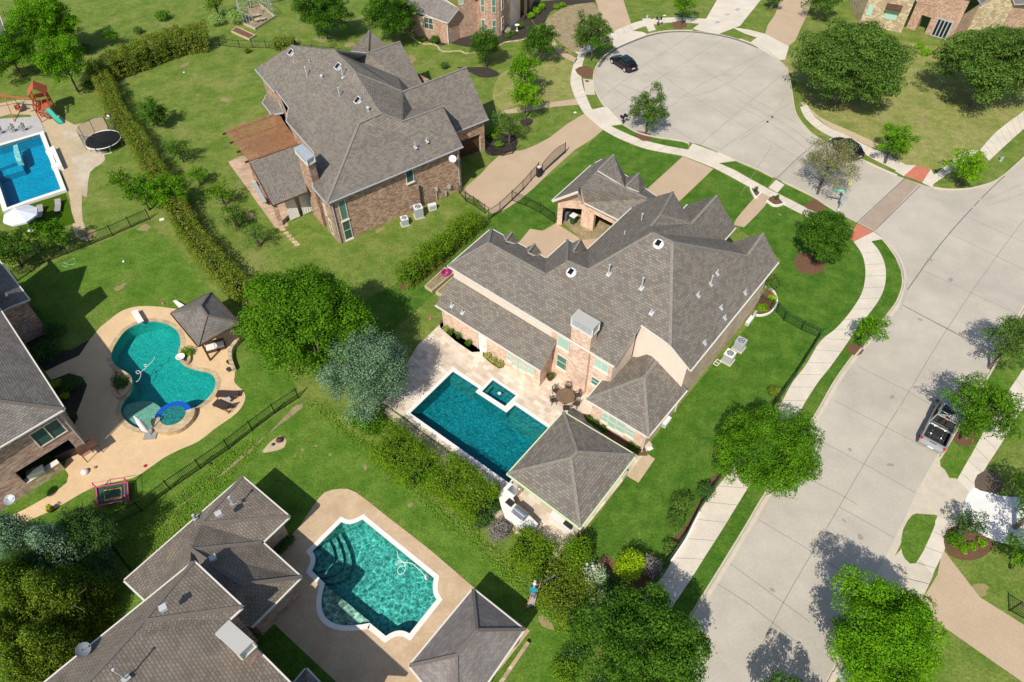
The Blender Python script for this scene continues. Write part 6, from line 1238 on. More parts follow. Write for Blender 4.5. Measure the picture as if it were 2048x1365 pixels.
strip_along(b, [(1399, 1027), (1371, 1083), (1342, 1126)], .18, 0, .3); tag(obj('edging_wall', b, M_cope, loc=P(1370, 1082)), 'white low edging wall at the foot of the street side fence', 'edging')
# arched driveway gate
g0, g1 = P(1084, 348, 0), P(1130, 307, 0); GT = thing('driveway_gate', g0, 'black arched sliding gate standing along the tan driveway', 'gate'); u = (g1-g0).normalized(); L_ = (g1-g0).length; b = M(); top = []
for k in range(25):
    f = k/24; z = 1.25+.55*math.sin(math.pi*f*.85+.2); top.append(g0+u*(L_*f)+Vector((0, 0, z)))
b.tube(top, .03, 6); b.bar(g0+Vector((0, 0, .15)), g1+Vector((0, 0, .15)), .05)
for k in range(1, 24*2): f = k/48; z = 1.25+.55*math.sin(math.pi*f*.85+.2); b.bar(g0+u*(L_*f)+Vector((0, 0, .1)), g0+u*(L_*f)+Vector((0, 0, z)), .02)
b.bar(g0, top[0], .08); b.bar(g1, top[-1]+Vector((0, 0, .2)), .08); obj('leaf', b, M_black, GT)
b = M(); b.box(g0+Vector((-.4, -.5, .6)), (.5, .5, 1.2), .6); b.box(g0+Vector((-.4, -.5, 1.25)), (.3, .3, .2), .6, 1); obj('motor_box', b, [M_blackp, M_white], GT)
# ================= VEHICLES =================
M_paintb = mat('black_paint', (.008, .009, .012), .22, .6); M_silver = mat('silver_paint', (.36, .37, .38), .35, .5, .3); M_redl = mat('red_lamp', (.5, .01, .02), .2, .6); M_headl = mat('clear_lamp', (.6, .62, .62), .15, .6); M_chrome = mat('bright_trim', (.75, .76, .78), .15, .6, .9); M_plate = mat('plate', (.8, .8, .78), .5, .3)
def loft(b, secs, m=0):
    for A, B in zip(secs, secs[1:]):
        n = len(A)
        for i in range(n): b.add([A[i], A[(i+1) % n], B[(i+1) % n], B[i]], m)
    b.add(secs[0][::-1], m); b.add(secs[-1], m)
def sec(x, w, z0, z1, r=.12, tw=None):
    tw = tw or w; return [(x, -w/2, z0+r*.5), (x, -w/2, (z0+z1)/2), (x, -tw/2+r*.2, z1-r), (x, -tw/2+r, z1), (x, 0, z1+.015), (x, tw/2-r, z1), (x, tw/2-r*.2, z1-r), (x, w/2, (z0+z1)/2), (x, w/2, z0+r*.5), (x, w/2-r, z0), (x, -w/2+r, z0)]
def place(b, rz, loc): b.xf(rz, loc); return b
def wheel(root, x, y, rz, loc, r=.34, w=.24):
    b = M(); t = [(x, y-w/2, r), (x, y+w/2, r)]
    b.tube(t, r, 20); place(b, rz, loc); o = obj('wheel', b, M_rubber, root)
    b = M(); s = 1 if y > 0 else -1; b.tube([(x, y+s*(w/2-.02), r), (x, y+s*(w/2+.015), r)], r*.66, 12); place(b, rz, loc); obj('rim', b, M_metal, o)
def car(rear, front, label, L_=4.6, Wd=1.86, H=1.5, suv=False):
    a, f = P(*rear, .3), P(*front, .3); c = (a+f)/2; c.z = 0; rz = math.atan2(f.y-a.y, f.x-a.x); loc = (c.x, c.y, .02); root = thing('parked_car', (c.x, c.y, 0), label, 'car'); h = L_/2
    b = M(); loft(b, [sec(-h, Wd*.8, .35, .75), sec(-h+.12, Wd*.94, .28, .98), sec(-h+.7, Wd, .22, 1.04), sec(-.4, Wd, .2, .98), sec(h*.35, Wd, .2, .95), sec(h-.7, Wd*.97, .22, .86), sec(h-.15, Wd*.86, .28, .68), sec(h, Wd*.7, .35, .58)]); place(b, rz, loc); body = obj('body', b, M_paintb, root, shade=False)
    b = M(); xr = -h+(.35 if suv else .3); secs = [sec(xr, Wd*.8, .95, 1.1, .06, Wd*.66), sec(xr+.75, Wd*.92, .95, H-.06, .1, Wd*.68), sec(xr+1.5, Wd*.94, .95, H, .1, Wd*.7), sec(xr+2.3, Wd*.94, .95, H-.05, .1, Wd*.7), sec(xr+3.15, Wd*.9, .93, 1.0, .05, Wd*.8)]
    loft(b, secs); place(b, rz, loc); obj('cabin', b, G_car, root)
    b = M(); b.add([(xr+.72, -Wd*.335, H-.045), (xr+1.5, -Wd*.345, H+.02), (xr+2.2, -Wd*.34, H-.02), (xr+2.2, Wd*.34, H-.02), (xr+1.5, Wd*.345, H+.02), (xr+.72, Wd*.335, H-.045)]); b.v = [(x, y, z+.012) for x, y, z in b.v]
    for s in (-1, 1): b.bar((xr+.1, s*Wd*.4, 1.05), (xr+.75, s*Wd*.36, H-.05), .07); b.bar((xr+.75, s*Wd*.36, H-.03), (xr+2.3, s*Wd*.36, H-.03), .06); b.bar((xr+2.3, s*Wd*.36, H-.05), (xr+3.1, s*Wd*.42, 1.0), .06); b.bar((xr+1.6, s*Wd*.465, .98), (xr+1.55, s*Wd*.37, H-.04), .05)
    place(b, rz, loc); obj('roof', b, mat('dark_roof_paint', (.012, .03, .04), .15, .6), root)
    for s in (-1, 1):
        b = M(); b.box((-h+.13, s*Wd*.34, .82), (.16, .42, .13)); place(b, rz, loc); obj('tail_light', b, M_redl, root)
        b = M(); b.box((h-.28, s*Wd*.32, .66), (.3, .36, .12)); place(b, rz, loc); obj('headlight', b, M_headl, root)
        b = M(); b.box((xr+2.5, s*(Wd/2+.1), 1.0), (.14, .2, .14)); place(b, rz, loc); obj('wing_mirror', b, M_paintb, root)
        for x in (-h+.85, h-.9): wheel(root, x, s*(Wd/2-.1), rz, loc)
    b = M(); b.box((-h+.0, 0, .68), (.05, .5, .13)); place(b, rz, loc); obj('number_plate', b, M_plate, root)
    return root
car((1271, 146), (1222, 113), 'black car parked nose to the kerb on the left of the cul-de-sac', L_=4.7)
car((1718, 320), (1664, 280), 'dark green car parked under the thin brownish tree', L_=4.6, suv=True)
# pickup
a, f = P(1861, 893, .5), P(1921, 772, .5); c = a+(f-a).normalized()*2.95; c.z = 0; rz = math.atan2(f.y-a.y, f.x-a.x); loc = (c.x, c.y, .02); TK = thing('pickup_truck', (c.x, c.y, 0), 'silver pickup truck with open black bed parked at the kerb', 'pickup'); Wd = 1.98
b = M(); loft(b, [sec(-.95, Wd, .42, 1.12, .08), sec(.4, Wd, .4, 1.14, .1), sec(1.3, Wd, .4, 1.12, .1), sec(2.5, Wd*.96, .42, 1.05, .12), sec(2.85, Wd*.86, .5, .85, .1)])
b.box((-1.95, -Wd/2+.06, .8), (2.0, .12, .66)); b.box((-1.95, Wd/2-.06, .8), (2.0, .12, .66)); b.box((-2.9, 0, .8), (.1, Wd, .64)); b.box((-1.93, 0, .52), (1.98, Wd-.02, .1)); place(b, rz, loc); obj('body', b, M_silver, TK)
b = M(); b.box((-1.9, 0, .6), (1.88, Wd-.26, .05)); b.box((-1.9, -Wd/2+.15, .86), (1.88, .06, .5)); b.box((-1.9, Wd/2-.15, .86), (1.88, .06, .5)); b.box((-2.83, 0, .86), (.05, Wd-.3, .5)); b.box((-.99, 0, .86), (.05, Wd-.3, .5))
for k in range(9): b.box((-1.9, -.7+k*.175, .635), (1.85, .06, .02))
place(b, rz, loc); bed = obj('bed_liner', b, M_blackp, TK)
b = M(); b.box((-2.0, -.4, .66), (1.5, .05, .03)); b.box((-2.0, .4, .66), (1.5, .05, .03)); b.box((-1.25, 0, 1.16), (.16, Wd-.16, .08)); place(b, rz, loc); obj('bed_rail', b, M_chrome, TK)
b = M(); loft(b, [sec(-.9, Wd*.92, 1.05, 1.12, .04, Wd*.84), sec(-.62, Wd*.94, 1.05, 1.78, .1, Wd*.72), sec(.3, Wd*.96, 1.05, 1.84, .1, Wd*.74), sec(1.05, Wd*.95, 1.05, 1.78, .1, Wd*.72), sec(1.75, Wd*.93, 1.05, 1.12, .04, Wd*.86)]); place(b, rz, loc); obj('cabin', b, G_car, TK)
b = M(); b.add([(-.66, -Wd*.35, 1.785), (.3, -Wd*.36, 1.865), (1.02, -Wd*.35, 1.795), (1.02, Wd*.35, 1.795), (.3, Wd*.36, 1.865), (-.66, Wd*.35, 1.785)])
for s in (-1, 1): b.bar((-.9, s*Wd*.44, 1.1), (-.62, s*Wd*.38, 1.78), .1); b.bar((-.62, s*Wd*.375, 1.78), (1.05, s*Wd*.375, 1.78), .1); b.bar((1.05, s*Wd*.37, 1.76), (1.75, s*Wd*.44, 1.12), .07); b.bar((.2, s*Wd*.49, 1.08), (.2, s*Wd*.385, 1.8), .07)
b.bar((-.62, -Wd*.37, 1.8), (-.62, Wd*.37, 1.8), .1, .06); place(b, rz, loc); rf_ = obj('cab_roof', b, M_silver, TK)
b = M()
for x in (-.2, .7): b.bar((x, -Wd*.33, 1.93), (x, Wd*.33, 1.93), .06, .04)
for s in (-1, 1): b.bar((-.4, s*Wd*.33, 1.9), (.9, s*Wd*.33, 1.9), .04)
place(b, rz, loc); obj('roof_rack', b, M_chrome, rf_); b = M(); b.box((-.66, 0, 1.81), (.08, .3, .06)); place(b, rz, loc); obj('brake_light', b, M_redl, rf_)
for s in (-1, 1):
    b = M(); b.box((-2.9, s*(Wd/2-.1), .95), (.16, .2, .3)); place(b, rz, loc); obj('tail_light', b, M_redl, TK)
    b = M(); b.box((2.7, s*.7, .82), (.2, .4, .2)); place(b, rz, loc); obj('headlight', b, M_headl, TK)
    b = M(); b.box((1.35, s*(Wd/2+.15), 1.2), (.16, .3, .2)); place(b, rz, loc); obj('wing_mirror', b, M_blackp, TK)
    for x in (-1.95, 1.85): wheel(TK, x, s*(Wd/2-.12), rz, loc, .4, .28)
b = M(); b.box((-3.06, 0, .55), (.2, Wd*.95, .2)); b.box((-2.93, 0, .98), (.12, .5, .04), 0, 1); place(b, rz, loc); bm_ = obj('rear_bumper', b, [M_silver, M_blackp], TK)
b = M(); b.box((-3.17, 0, .58), (.04, .45, .13)); place(b, rz, loc); obj('number_plate', b, M_plate, TK)
# ================= PERSON ON THE LADDER =================
lb, lt_ = P(1061, 1212, 0), P(1071, 1178, 1.9)
LD = thing('stepladder', lb, 'orange sided stepladder standing against the clipped shrubs', 'ladder'); d = (lt_-lb); sd = Vector((.93, .36, 0)); b = M(); nst = 6
M_or = mat('orange_fibreglass', (.75, .22, .1), .5, .4)
for s in (-1, 1): b.bar(lb+sd*s*.3, lt_+sd*s*.17, .05, .08)
obj('rails', b, M_or, LD)
for k in range(nst): f = (k+.3)/nst; c = lb+d*f; w_ = .3*(1-f)+.17*f; b = M(); b.bar(c-sd*w_, c+sd*w_, .17, .03); obj('step', b, M_metal, LD)
b = M(); back = lt_+Vector((.15, 1.1, -1.85));
for s in (-1, 1): b.bar(lt_+sd*s*.17, back+sd*s*.28, .04)
for k in (1, 2, 3): c = lt_.lerp(back, k/4); b.bar(c-sd*.22, c+sd*.22, .03)
obj('rear_legs', b, M_metal, LD)
def skin(name, nodes, edges, m, parent=None, label=None, cat=None, sub=1, loc=None, root=0):
    me = bpy.data.meshes.new(name); off = wloc(parent) if parent else Vector(loc)
    me.from_pydata([tuple(Vector(n[0])-off) for n in nodes], edges, []); me.materials.append(m)
    o = bpy.data.objects.new(name, me); COL.objects.link(o)
    if parent: o.parent = parent
    else: o.location = off
    md = o.modifiers.new('Skin', 'SKIN'); md.use_smooth_shade = True
    for i, n in enumerate(nodes): v = me.skin_vertices[0].data[i]; v.radius = (n[1], n[2] if len(n) > 2 else n[1]); v.use_root = (i == root)
    ms = o.modifiers.new('Subdivision', 'SUBSURF'); ms.levels = ms.render_levels = sub
    return tag(o, label, cat)
base = lb+d*.42; fw = Vector((.25, .97, 0)).normalized(); rt = Vector((.97, -.25, 0)); Z = Vector((0, 0, 1))
ft = base+Z*.03; hip = ft+Z*.88+fw*.02; ch = hip+Z*.3+fw*.2; nk = hip+Z*.45+fw*.34; hd = nk+Z*.13+fw*.08
J = [(hip, .13, .11), (hip+Z*.15+fw*.08, .13, .1), (ch, .16, .11), (nk, .06), (hd, .09, .1), (hd+Z*.1, .07, .08)]
ed = [(0, 1), (1, 2), (2, 3), (3, 4), (4, 5)]
def chain(start, pts):
    p = start
    for q in pts: J.append(q); ed.append((p, len(J)-1)); p = len(J)-1
    return p
hands = []
for s in (-1, 1):
    chain(0, [(hip+rt*s*.1-Z*.08, .09), (ft+rt*s*.11+Z*.45+fw*.08, .06), (ft+rt*s*.11+Z*.06, .045), (ft+rt*s*.11+Z*.02+fw*.16, .04, .03)])
    tg = ch+fw*.42+rt*.34+Z*(.0 if s > 0 else -.1)-rt*(.0 if s > 0 else .14)
    sh_ = ch+rt*s*.2+Z*.06; el = sh_.lerp(tg, .5)-Z*.12+rt*s*.06; e = chain(2, [(sh_, .06), (el, .042), (tg, .03), (tg+fw*.07+rt*.03, .035, .02)]); hands.append(J[e][0])
    for k in range(4): chain(e, [(J[e][0]+fw*.04+Z*(.03-.02*k), .011), (J[e][0]+fw*(.075-.006*abs(k-1))+Z*(.015-.022*k)-rt*.02, .009)])
    chain(e, [(J[e][0]-rt*s*.03+fw*.02+Z*.03, .012)])
PN = skin('person', J, ed, M_skin, None, 'person in a teal shirt and pale cap on the stepladder holding a hedge trimmer', 'person', loc=ft)
M_shirt = mat('teal_shirt', (.01, .25, .34), .8, .2); M_jean = mat('work_trousers', (.12, .13, .17), .9, .2); M_capm = mat('pale_cap', (.75, .76, .78), .7, .2)
skin('shirt', [(hip+Z*.02, .165, .145), (hip+Z*.15+fw*.08, .165, .135), (ch, .2, .145), (nk-Z*.05, .1), (ch+rt*.2+Z*.06, .09), ((ch+rt*.2+Z*.06).lerp(J[15][0], .7) if False else ch+rt*.26+fw*.12-Z*.02, .07), (ch-rt*.2+Z*.06, .09), (ch-rt*.22+fw*.14-Z*.03, .07)], [(0, 1), (1, 2), (2, 3), (2, 4), (4, 5), (2, 6), (6, 7)], M_shirt, PN)
skin('trousers', [(hip, .155, .14), (hip+rt*.1-Z*.08, .11), (ft+rt*.11+Z*.45+fw*.08, .08), (ft+rt*.11+Z*.12, .065), (hip-rt*.1-Z*.08, .11), (ft-rt*.11+Z*.45+fw*.08, .08), (ft-rt*.11+Z*.12, .065)], [(0, 1), (1, 2), (2, 3), (0, 4), (4, 5), (5, 6)], M_jean, PN)
b = M(); b.lathe(hd+Z*.06, [(.12, 0), (.125, .05), (.09, .11), (.02, .13)], 12); b.box(hd+Z*.08+fw*.14, (.16, .16, .02), math.atan2(fw.y, fw.x)); obj('cap', b, M_capm, PN, shade=True)
b = M(); b.lathe(hd-Z*.02, [(.095, 0), (.11, .06), (.1, .1)], 10); obj('hair', b, M_dark, PN)
b = M()
for s in (-1, 1): b.box(hd+fw*.125+rt*s*.04+Z*.02, (.02, .03, .015), math.atan2(fw.y, fw.x)); b.box(hd+rt*s*.12, (.04, .02, .06), math.atan2(fw.y, fw.x))
b.box(hd+fw*.14-Z*.01, (.03, .02, .04), math.atan2(fw.y, fw.x)); b.box(hd+fw*.125-Z*.06, (.02, .05, .012), math.atan2(fw.y, fw.x)); obj('face', b, M_skin, PN)
h0 = (hands[0]+hands[1])/2; tip = h0+(rt*.75+fw*.65)*1.25+Z*.1; b = M(); dd = (tip-h0).normalized(); b.bar(h0-dd*.1, h0+dd*.3, .1, .1); TR = obj('hedge_trimmer', b, M_blackp, loc=h0); tag(TR, 'long bladed hedge trimmer held by the person on the ladder', 'hedge trimmer')
b = M(); b.bar(h0+dd*.3, tip, .07, .02)
for k in range(16): c = (h0+dd*.3).lerp(tip, k/16); s = dd.cross(Z).normalized(); b.bar(c-s*.06, c+s*.06, .02, .012)
obj('blade', b, M_chrome, TR)
# ================= PLAY AND GARDEN THINGS =================
def cyl(b, c, r, h, n=20, m=0): b.lathe(c, [(r, 0), (r, h)], n, m)
# trampoline with net
tc = P(212, 292, 0); TR1 = thing('trampoline', tc, 'black round trampoline with safety net and small basketball hoop on the gravel', 'trampoline'); b = M(); b.add([(tc.x+2.0*math.cos(a), tc.y+2.0*math.sin(a), .9) for a in [2*math.pi*k/28 for k in range(28)]]); obj('jumping_mat', b, mat('black_mat', (.02, .02, .022), .8, .2), TR1)
b = M(); b.tube([(tc.x+2.12*math.cos(a), tc.y+2.12*math.sin(a), .88) for a in [2*math.pi*k/28 for k in range(28)]], .06, 8, closed=True)
for k in range(4):
    a = k*math.pi/2+.4; p = Vector((tc.x+2.0*math.cos(a-.3), tc.y+2.0*math.sin(a-.3), 0)); q = Vector((tc.x+2.0*math.cos(a+.3), tc.y+2.0*math.sin(a+.3), 0)); b.tube([p+Z*.85, p, q, q+Z*.85], .035, 6)
obj('frame', b, M_white, TR1)
b = M(); N = 8
for k in range(N): a = 2*math.pi*k/N; b.tube([(tc.x+2.2*math.cos(a), tc.y+2.2*math.sin(a), .4), (tc.x+2.2*math.cos(a), tc.y+2.2*math.sin(a), 2.7)], .03, 6)
b.tube([(tc.x+2.2*math.cos(a), tc.y+2.2*math.sin(a), 2.65) for a in [2*math.pi*k/28 for k in range(28)]], .02, 6, closed=True); obj('net_poles', b, M_blackp, TR1)
mn = bpy.data.materials.new('net'); mn.use_nodes = True; n = mn.node_tree; bs = n.nodes['Principled BSDF']; bs.inputs['Base Color'].default_value = (.02, .02, .02, 1); bs.inputs['Alpha'].default_value = .3
b = M()
for k in range(28):
    a0, a1 = 2*math.pi*k/28, 2*math.pi*(k+1)/28; p, q = (tc.x+2.15*math.cos(a0), tc.y+2.15*math.sin(a0)), (tc.x+2.15*math.cos(a1), tc.y+2.15*math.sin(a1)); b.add([(*p, .95), (*q, .95), (*q, 2.63), (*p, 2.63)])
obj('net', b, mn, TR1)
hp = Vector((tc.x+.7, tc.y+2.15, 2.9)); b = M(); b.box(hp, (.7, .05, .5)); b.box(hp+Vector((0, -.03, 0)), (.3, .03, .24), 0, 1); b.tube([hp+Vector((.22*math.cos(a), -.25+.22*math.sin(a), -.15)) for a in [2*math.pi*k/14 for k in range(14)]], .02, 6, 1, closed=True); obj('basketball_hoop', b, [M_blackp, M_white], TR1)
# small pink framed rectangular trampoline
M_pink = mat('pink_padding', (.75, .1, .25), .6, .3); M_yel = mat('yellow_rope', (.75, .65, .05), .6, .3)
q = [P(x, y, .6) for x, y in ((192, 975), (255, 965), (257, 1000), (196, 1012))]; TR2 = thing('bounce_frame', Vector((q[3].x, q[3].y, 0)), 'pink framed bounce mat with yellow square in the tree shadow beside the tan path', 'trampoline')
b = M(); b.add([(p.x, p.y, .5) for p in q][::-1] if newell(q).z < 0 else [(p.x, p.y, .5) for p in q]); obj('mat', b, mat('dark_green_mesh', (.04, .09, .07), .8, .2), TR2)
b = M(); qq = [P(x, y, 1.7) for x, y in ((192, 975), (255, 965), (257, 1000), (196, 1012))]; off_ = [Vector((a.x, a.y, 0)) for a in q]
for k in range(4): b.bar(q[k], q[(k+1) % 4], .06); b.bar(off_[k], off_[k]+Z*1.3, .06); b.bar(off_[k]+Z*1.27, off_[(k+1) % 4]+Z*1.27, .025)
obj('frame', b, M_pink, TR2); b = M(); cq = sum(q, Vector())/4; b.tube([cq+(a-cq)*.55-Z*.07 for a in q], .04, 6, closed=True); obj('rope', b, M_yel, TR2)
# play tower
pt = P(90, 222, 0); PT = thing('play_tower', pt, 'red wooden play tower with gabled roof, ladder and green slide', 'play set'); ry = Vector((.42, -.91, 0)).normalized(); rx_ = Vector((.91, .42, 0)); C0 = P(86, 205, 1.5); C0.z = 0
b = M()
for s in (-1, 1):
    for t_ in (-.8, .9, 2.2): h_ = 3.1 if t_ < 1 else 2.2; b.bar(C0+rx_*s*.85+ry*t_, C0+rx_*s*.85+ry*t_+Z*h_, .11)
    for z in (1.5, 2.0, 2.25): b.bar(C0+rx_*s*.85-ry*.8+Z*z, C0+rx_*s*.85+ry*2.2+Z*z, .05, .12)
b.bar(C0-rx_*.85-ry*.8+Z*2.1, C0+rx_*.85-ry*.8+Z*2.1, .05, .5); obj('frame', b, M_redw, PT)
b = M(); b.prism([C0+rx_*.85-ry*.8, C0+rx_*.85+ry*2.2, C0-rx_*.85+ry*2.2, C0-rx_*.85-ry*.8], 1.4, 1.48); obj('platform', b, M_redw, PT)
b = M(); e0, e1 = C0-ry*1.1+Z*4.0, C0+ry*1.2+Z*4.0
for s in (-1, 1):
    l0, l1 = e0+rx_*s*1.15-Z*1.0, e1+rx_*s*1.15-Z*1.0
    for k in range(9): f0, f1 = k/9, (k+.93)/9; b.add([e0.lerp(e1, f0), e0.lerp(e1, f1), l0.lerp(l1, f1), l0.lerp(l1, f0)])
    b.add([e0-Z*.06, e1-Z*.06, l1-Z*.06, l0-Z*.06])
obj('roof', b, M_redw, PT)
s0, s1 = C0+ry*2.2+rx_*.45+Z*1.5, P(121, 247, .15); b = M(); prof = []
for k in range(9): f = k/8; p = s0.lerp(s1, f); p.z = 1.5*(1-f)**1.15+.12; prof.append(p)
for p, q2 in zip(prof, prof[1:]): b.add([p-rx_*.3, q2-rx_*.3, q2+rx_*.3, p+rx_*.3]); [b.add([p+rx_*.3*s, q2+rx_*.3*s, q2+rx_*.34*s+Z*.2, p+rx_*.34*s+Z*.2]) for s in (-1, 1)]
obj('slide', b, M_teal, PT)
for k in range(6): f = k/6; p = (C0+ry*2.2-rx_*.45+Z*1.45).lerp(P(103, 237, .1), f); b = M(); b.bar(p-rx_*.35, p+rx_*.35, .22, .05); obj('ladder_rung', b, M_redw, PT)
b = M()
for s in (-.8, -.1): b.bar(C0+ry*2.2+rx_*s+Z*1.5, P(103, 237, .1)+rx_*(s+.45), .06)
obj('ladder_rails', b, M_redw, PT)
sw0 = C0-rx_*.85+Z*2.2; sw1 = P(-14, 190, 2.3); b = M(); b.bar(sw0, sw1, .12, .16); fl_ = P(30, 245, 0); b.bar(P(5, 187, 2.2), fl_, .1); b.bar(P(5, 187, 2.2), P(-10, 215, 0), .1); obj('swing_beam', b, M_redw, PT)
for f in (.35, .6):
    c = sw0.lerp(sw1, f); b = M(); b.bar(c, c-Z*1.7, .02); b.bar(c+rx_*.45, c+rx_*.45-Z*1.7, .02); b.bar(c-Z*1.7-rx_*.05, c-Z*1.7+rx_*.5, .2, .04); obj('swing', b, M_blackp, PT)
c = P(35, 215, .5); b = M(); b.box(c, (1.5, .7, .08), -.9); b.box(c+Vector((0, .3, .3)), (1.5, .06, .5), -.9); tag(obj('glider_seat', b, M_redw, loc=c), 'red wooden glider seat hanging left of the play tower', 'swing seat')
# parasol, loungers
c = P(40, 429, 2.3); UM = thing('parasol', (c.x, c.y, 0), 'white octagonal market parasol at the corner of the blue pool', 'parasol'); b = M(); N = 8; ap = Vector((c.x, c.y, 2.9)); r_ = 1.75
for k in range(N):
    a0, a1 = 2*math.pi*k/N, 2*math.pi*(k+1)/N; p, q2 = Vector((c.x+r_*math.cos(a0), c.y+r_*math.sin(a0), 2.25)), Vector((c.x+r_*math.cos(a1), c.y+r_*math.sin(a1), 2.25)); mid = (p+q2)/2-Z*.0; mid = ap.lerp(mid, 1)-Vector((0, 0, .02))
    b.add([ap, p, mid]); b.add([ap, mid, q2]); b.add([p, mid, mid-Z*.2, p-Z*.2]); b.add([mid, q2, q2-Z*.2, mid-Z*.2])
obj('canopy', b, mat('white_canvas', (.74, .76, .82), .9, .1), UM); b = M(); b.tube([(c.x, c.y, 0), (c.x, c.y, 3.05)], .035, 8); cyl(b, (c.x, c.y, 0), .35, .1); obj('pole', b, M_white, UM)
def lounger(px, py, ang, label, m, mf, up=.35, L_=1.9):
    c = P(px, py, .3); root = thing('sun_lounger', (c.x, c.y, 0), label, 'sun lounger', 'sun loungers'); b = M(); b.box((-.35, 0, .32), (1.2, .62, .06)); th = up
    p0, p1 = Vector((.25, 0, .32)), Vector((.25+.8*math.cos(th), 0, .32+.8*math.sin(th))); b.bar(p0, p1, .62, .06); b.xf(ang, (c.x, c.y, 0)); obj('cushion', b, m, root)
    b = M()
    for s in (-1, 1): b.bar((-.95, s*.33, .27), (.85, s*.33, .27), .05)
    b.bar((-.95, -.33, .27), (-.95, .33, .27), .05); b.bar((.85, -.33, .27), (.85, .33, .27), .05); b.xf(ang, (c.x, c.y, 0)); obj('frame', b, mf, root)
    for x in (-.85, .75):
        for s in (-1, 1): b = M(); b.bar((x, s*.32, 0), (x, s*.32, .27), .05); b.xf(ang, (c.x, c.y, 0)); obj('leg', b, mf, root)
    return root
M_brc = mat('brown_sling', (.06, .04, .035), .8, .2); M_gc = mat('grey_cushion', (.32, .31, .3), .9, .1)
lounger(455, 788, math.atan2(-.06, 1)+.0, 'brown sling sun lounger beside the freeform pool, nearer the cabana', M_brc, M_brc, .15)
lounger(447, 812, -.45, 'brown sling sun lounger beside the freeform pool with raised back', M_brc, M_brc, .75)
lounger(116, 413, 1.9, 'grey sun lounger on the bright turf, right one', M_gc, M_blackp, .4); lounger(80, 425, 1.9, 'grey sun lounger on the bright turf beside the white parasol', M_gc, M_blackp, .4)
c = P(456, 799, .4); b = M(); cyl(b, c, .3, .03, 4); tt = obj('side_table', b, M_metal, loc=(c.x, c.y, 0)); tag(tt, 'little square glass side table between the brown loungers', 'side table'); b = M()
for k in range(4): a = k*math.pi/2; b.bar((c.x+.25*math.cos(a), c.y+.25*math.sin(a), 0), (c.x+.25*math.cos(a), c.y+.25*math.sin(a), .4), .03)
obj('legs', b, M_blackp, tt)
def chair(x, y, ang, label, m, z0=0.0, name='chair', seatm=None, loc_world=None, group=None):
    c = P(x, y, z0) if loc_world is None else loc_world; root = thing(name, (c.x, c.y, z0), label, 'chair', group); T = (c.x, c.y, z0)
    b = M(); b.box((0, 0, .44), (.46, .46, .05)); b.xf(ang, T); obj('seat', b, seatm or m, root)
    b = M()
    for k in range(5): b.bar((-.22, -.18+k*.09, .46), (-.28, -.18+k*.09, .92), .02)
    b.bar((-.22, -.23, .44), (-.29, -.23, .95), .04); b.bar((-.22, .23, .44), (-.29, .23, .95), .04); b.bar((-.29, -.23, .94), (-.29, .23, .94), .05); b.xf(ang, T); obj('backrest', b, m, root)
    b = M()
    for s in (-1, 1): b.bar((-.24, s*.26, .66), (.22, s*.26, .64), .05); b.bar((.2, s*.26, .64), (.2, s*.26, .44), .03)
    b.xf(ang, T); obj('armrests', b, m, root)
    for sx in (-1, 1):
        for s in (-1, 1): b = M(); b.bar((sx*.21, s*.21, 0), (sx*.2, s*.2, .43), .04); b.xf(ang, T); obj('leg', b, m, root)
    return root
# dining set on the travertine patio
DZ = .035; tcn = P(1131, 792, .75); DT = thing('dining_table', (tcn.x, tcn.y, DZ), 'round brown stone topped dining table on the travertine patio', 'table')
M_slate = mat('slate_top', (.24, .15, .085), .5, .4, col2=(.14, .10, .075), scale=5); b = M(); b.lathe((tcn.x, tcn.y, .70), [(.78, 0), (.82, .02), (.82, .05), (.78, .06)], 28); obj('table_top', b, M_slate, DT)
b = M(); b.lathe((tcn.x, tcn.y, DZ), [(.4, 0), (.35, .05), (.08, .12), (.08, .6), (.3, .66)], 14); obj('pedestal', b, M_dwood, DT)
M_iron = mat('bronze_iron', (.09, .075, .065), .5, .5, .4)
for k, (dg, lb_) in enumerate(((75, 'at the top, nearest the chimney'), (15, 'on the right side facing the chimney base'), (-35, 'at the lower right'), (-90, 'at the bottom beside the green edged pavilion'), (195, 'on the left side nearest the spa'), (135, 'at the upper left'))):
    a = R(dg); chair(0, 0, a+math.pi, 'wrought iron chair of the round patio table, '+lb_, M_iron, DZ, 'patio_chair', loc_world=Vector((tcn.x+1.08*math.cos(a), tcn.y+1.08*math.sin(a), DZ)), group='iron chairs round the patio table')
for x, y, lb_ in ((48, 262, 'dark wicker chair on the white deck, right one of the group above the blue pool'), (27, 264, 'grey seated chair on the white deck, left of the dark wicker chair'), (2, 268, 'dark chair on the white deck at the left edge')): chair(x, y, -1.9, lb_, M_blackp, .05, 'patio_chair', M_gc)
def potplant(px, py, r, h, label, z=DZ, kind='live', mp=None, plant=True):
    c = P(px, py, z); b = M(); b.lathe((c.x, c.y, z), [(r*.7, 0), (r, h*.7), (r*1.1, h), (r*.9, h), (r*.8, h*.85)], 14); o = obj('plant_pot', b, mp or M_dwood, loc=(c.x, c.y, z)); tag(o, label, 'plant pot')
    if plant:
        me = leafmesh('plant', [(0, 0, h+.15, r*.9, r*.9, .25)], 130, .14); me.materials.append(L[kind]); q = bpy.data.objects.new('plant', me); COL.objects.link(q); q.parent = o
potplant(1100, 759, .32, .5, 'brown urn with a leafy plant near the paved corner of the big house'); potplant(151, 888, .35, .45, 'dark pot with plant at the corner of the mixed brick house', kind='dark'); potplant(150, 838, .32, .4, 'dark pot under the eave of the mixed brick house', kind='dark'); potplant(104, 1022, .25, .35, 'dark pot with yellow flowers on the tan path', kind='gold')
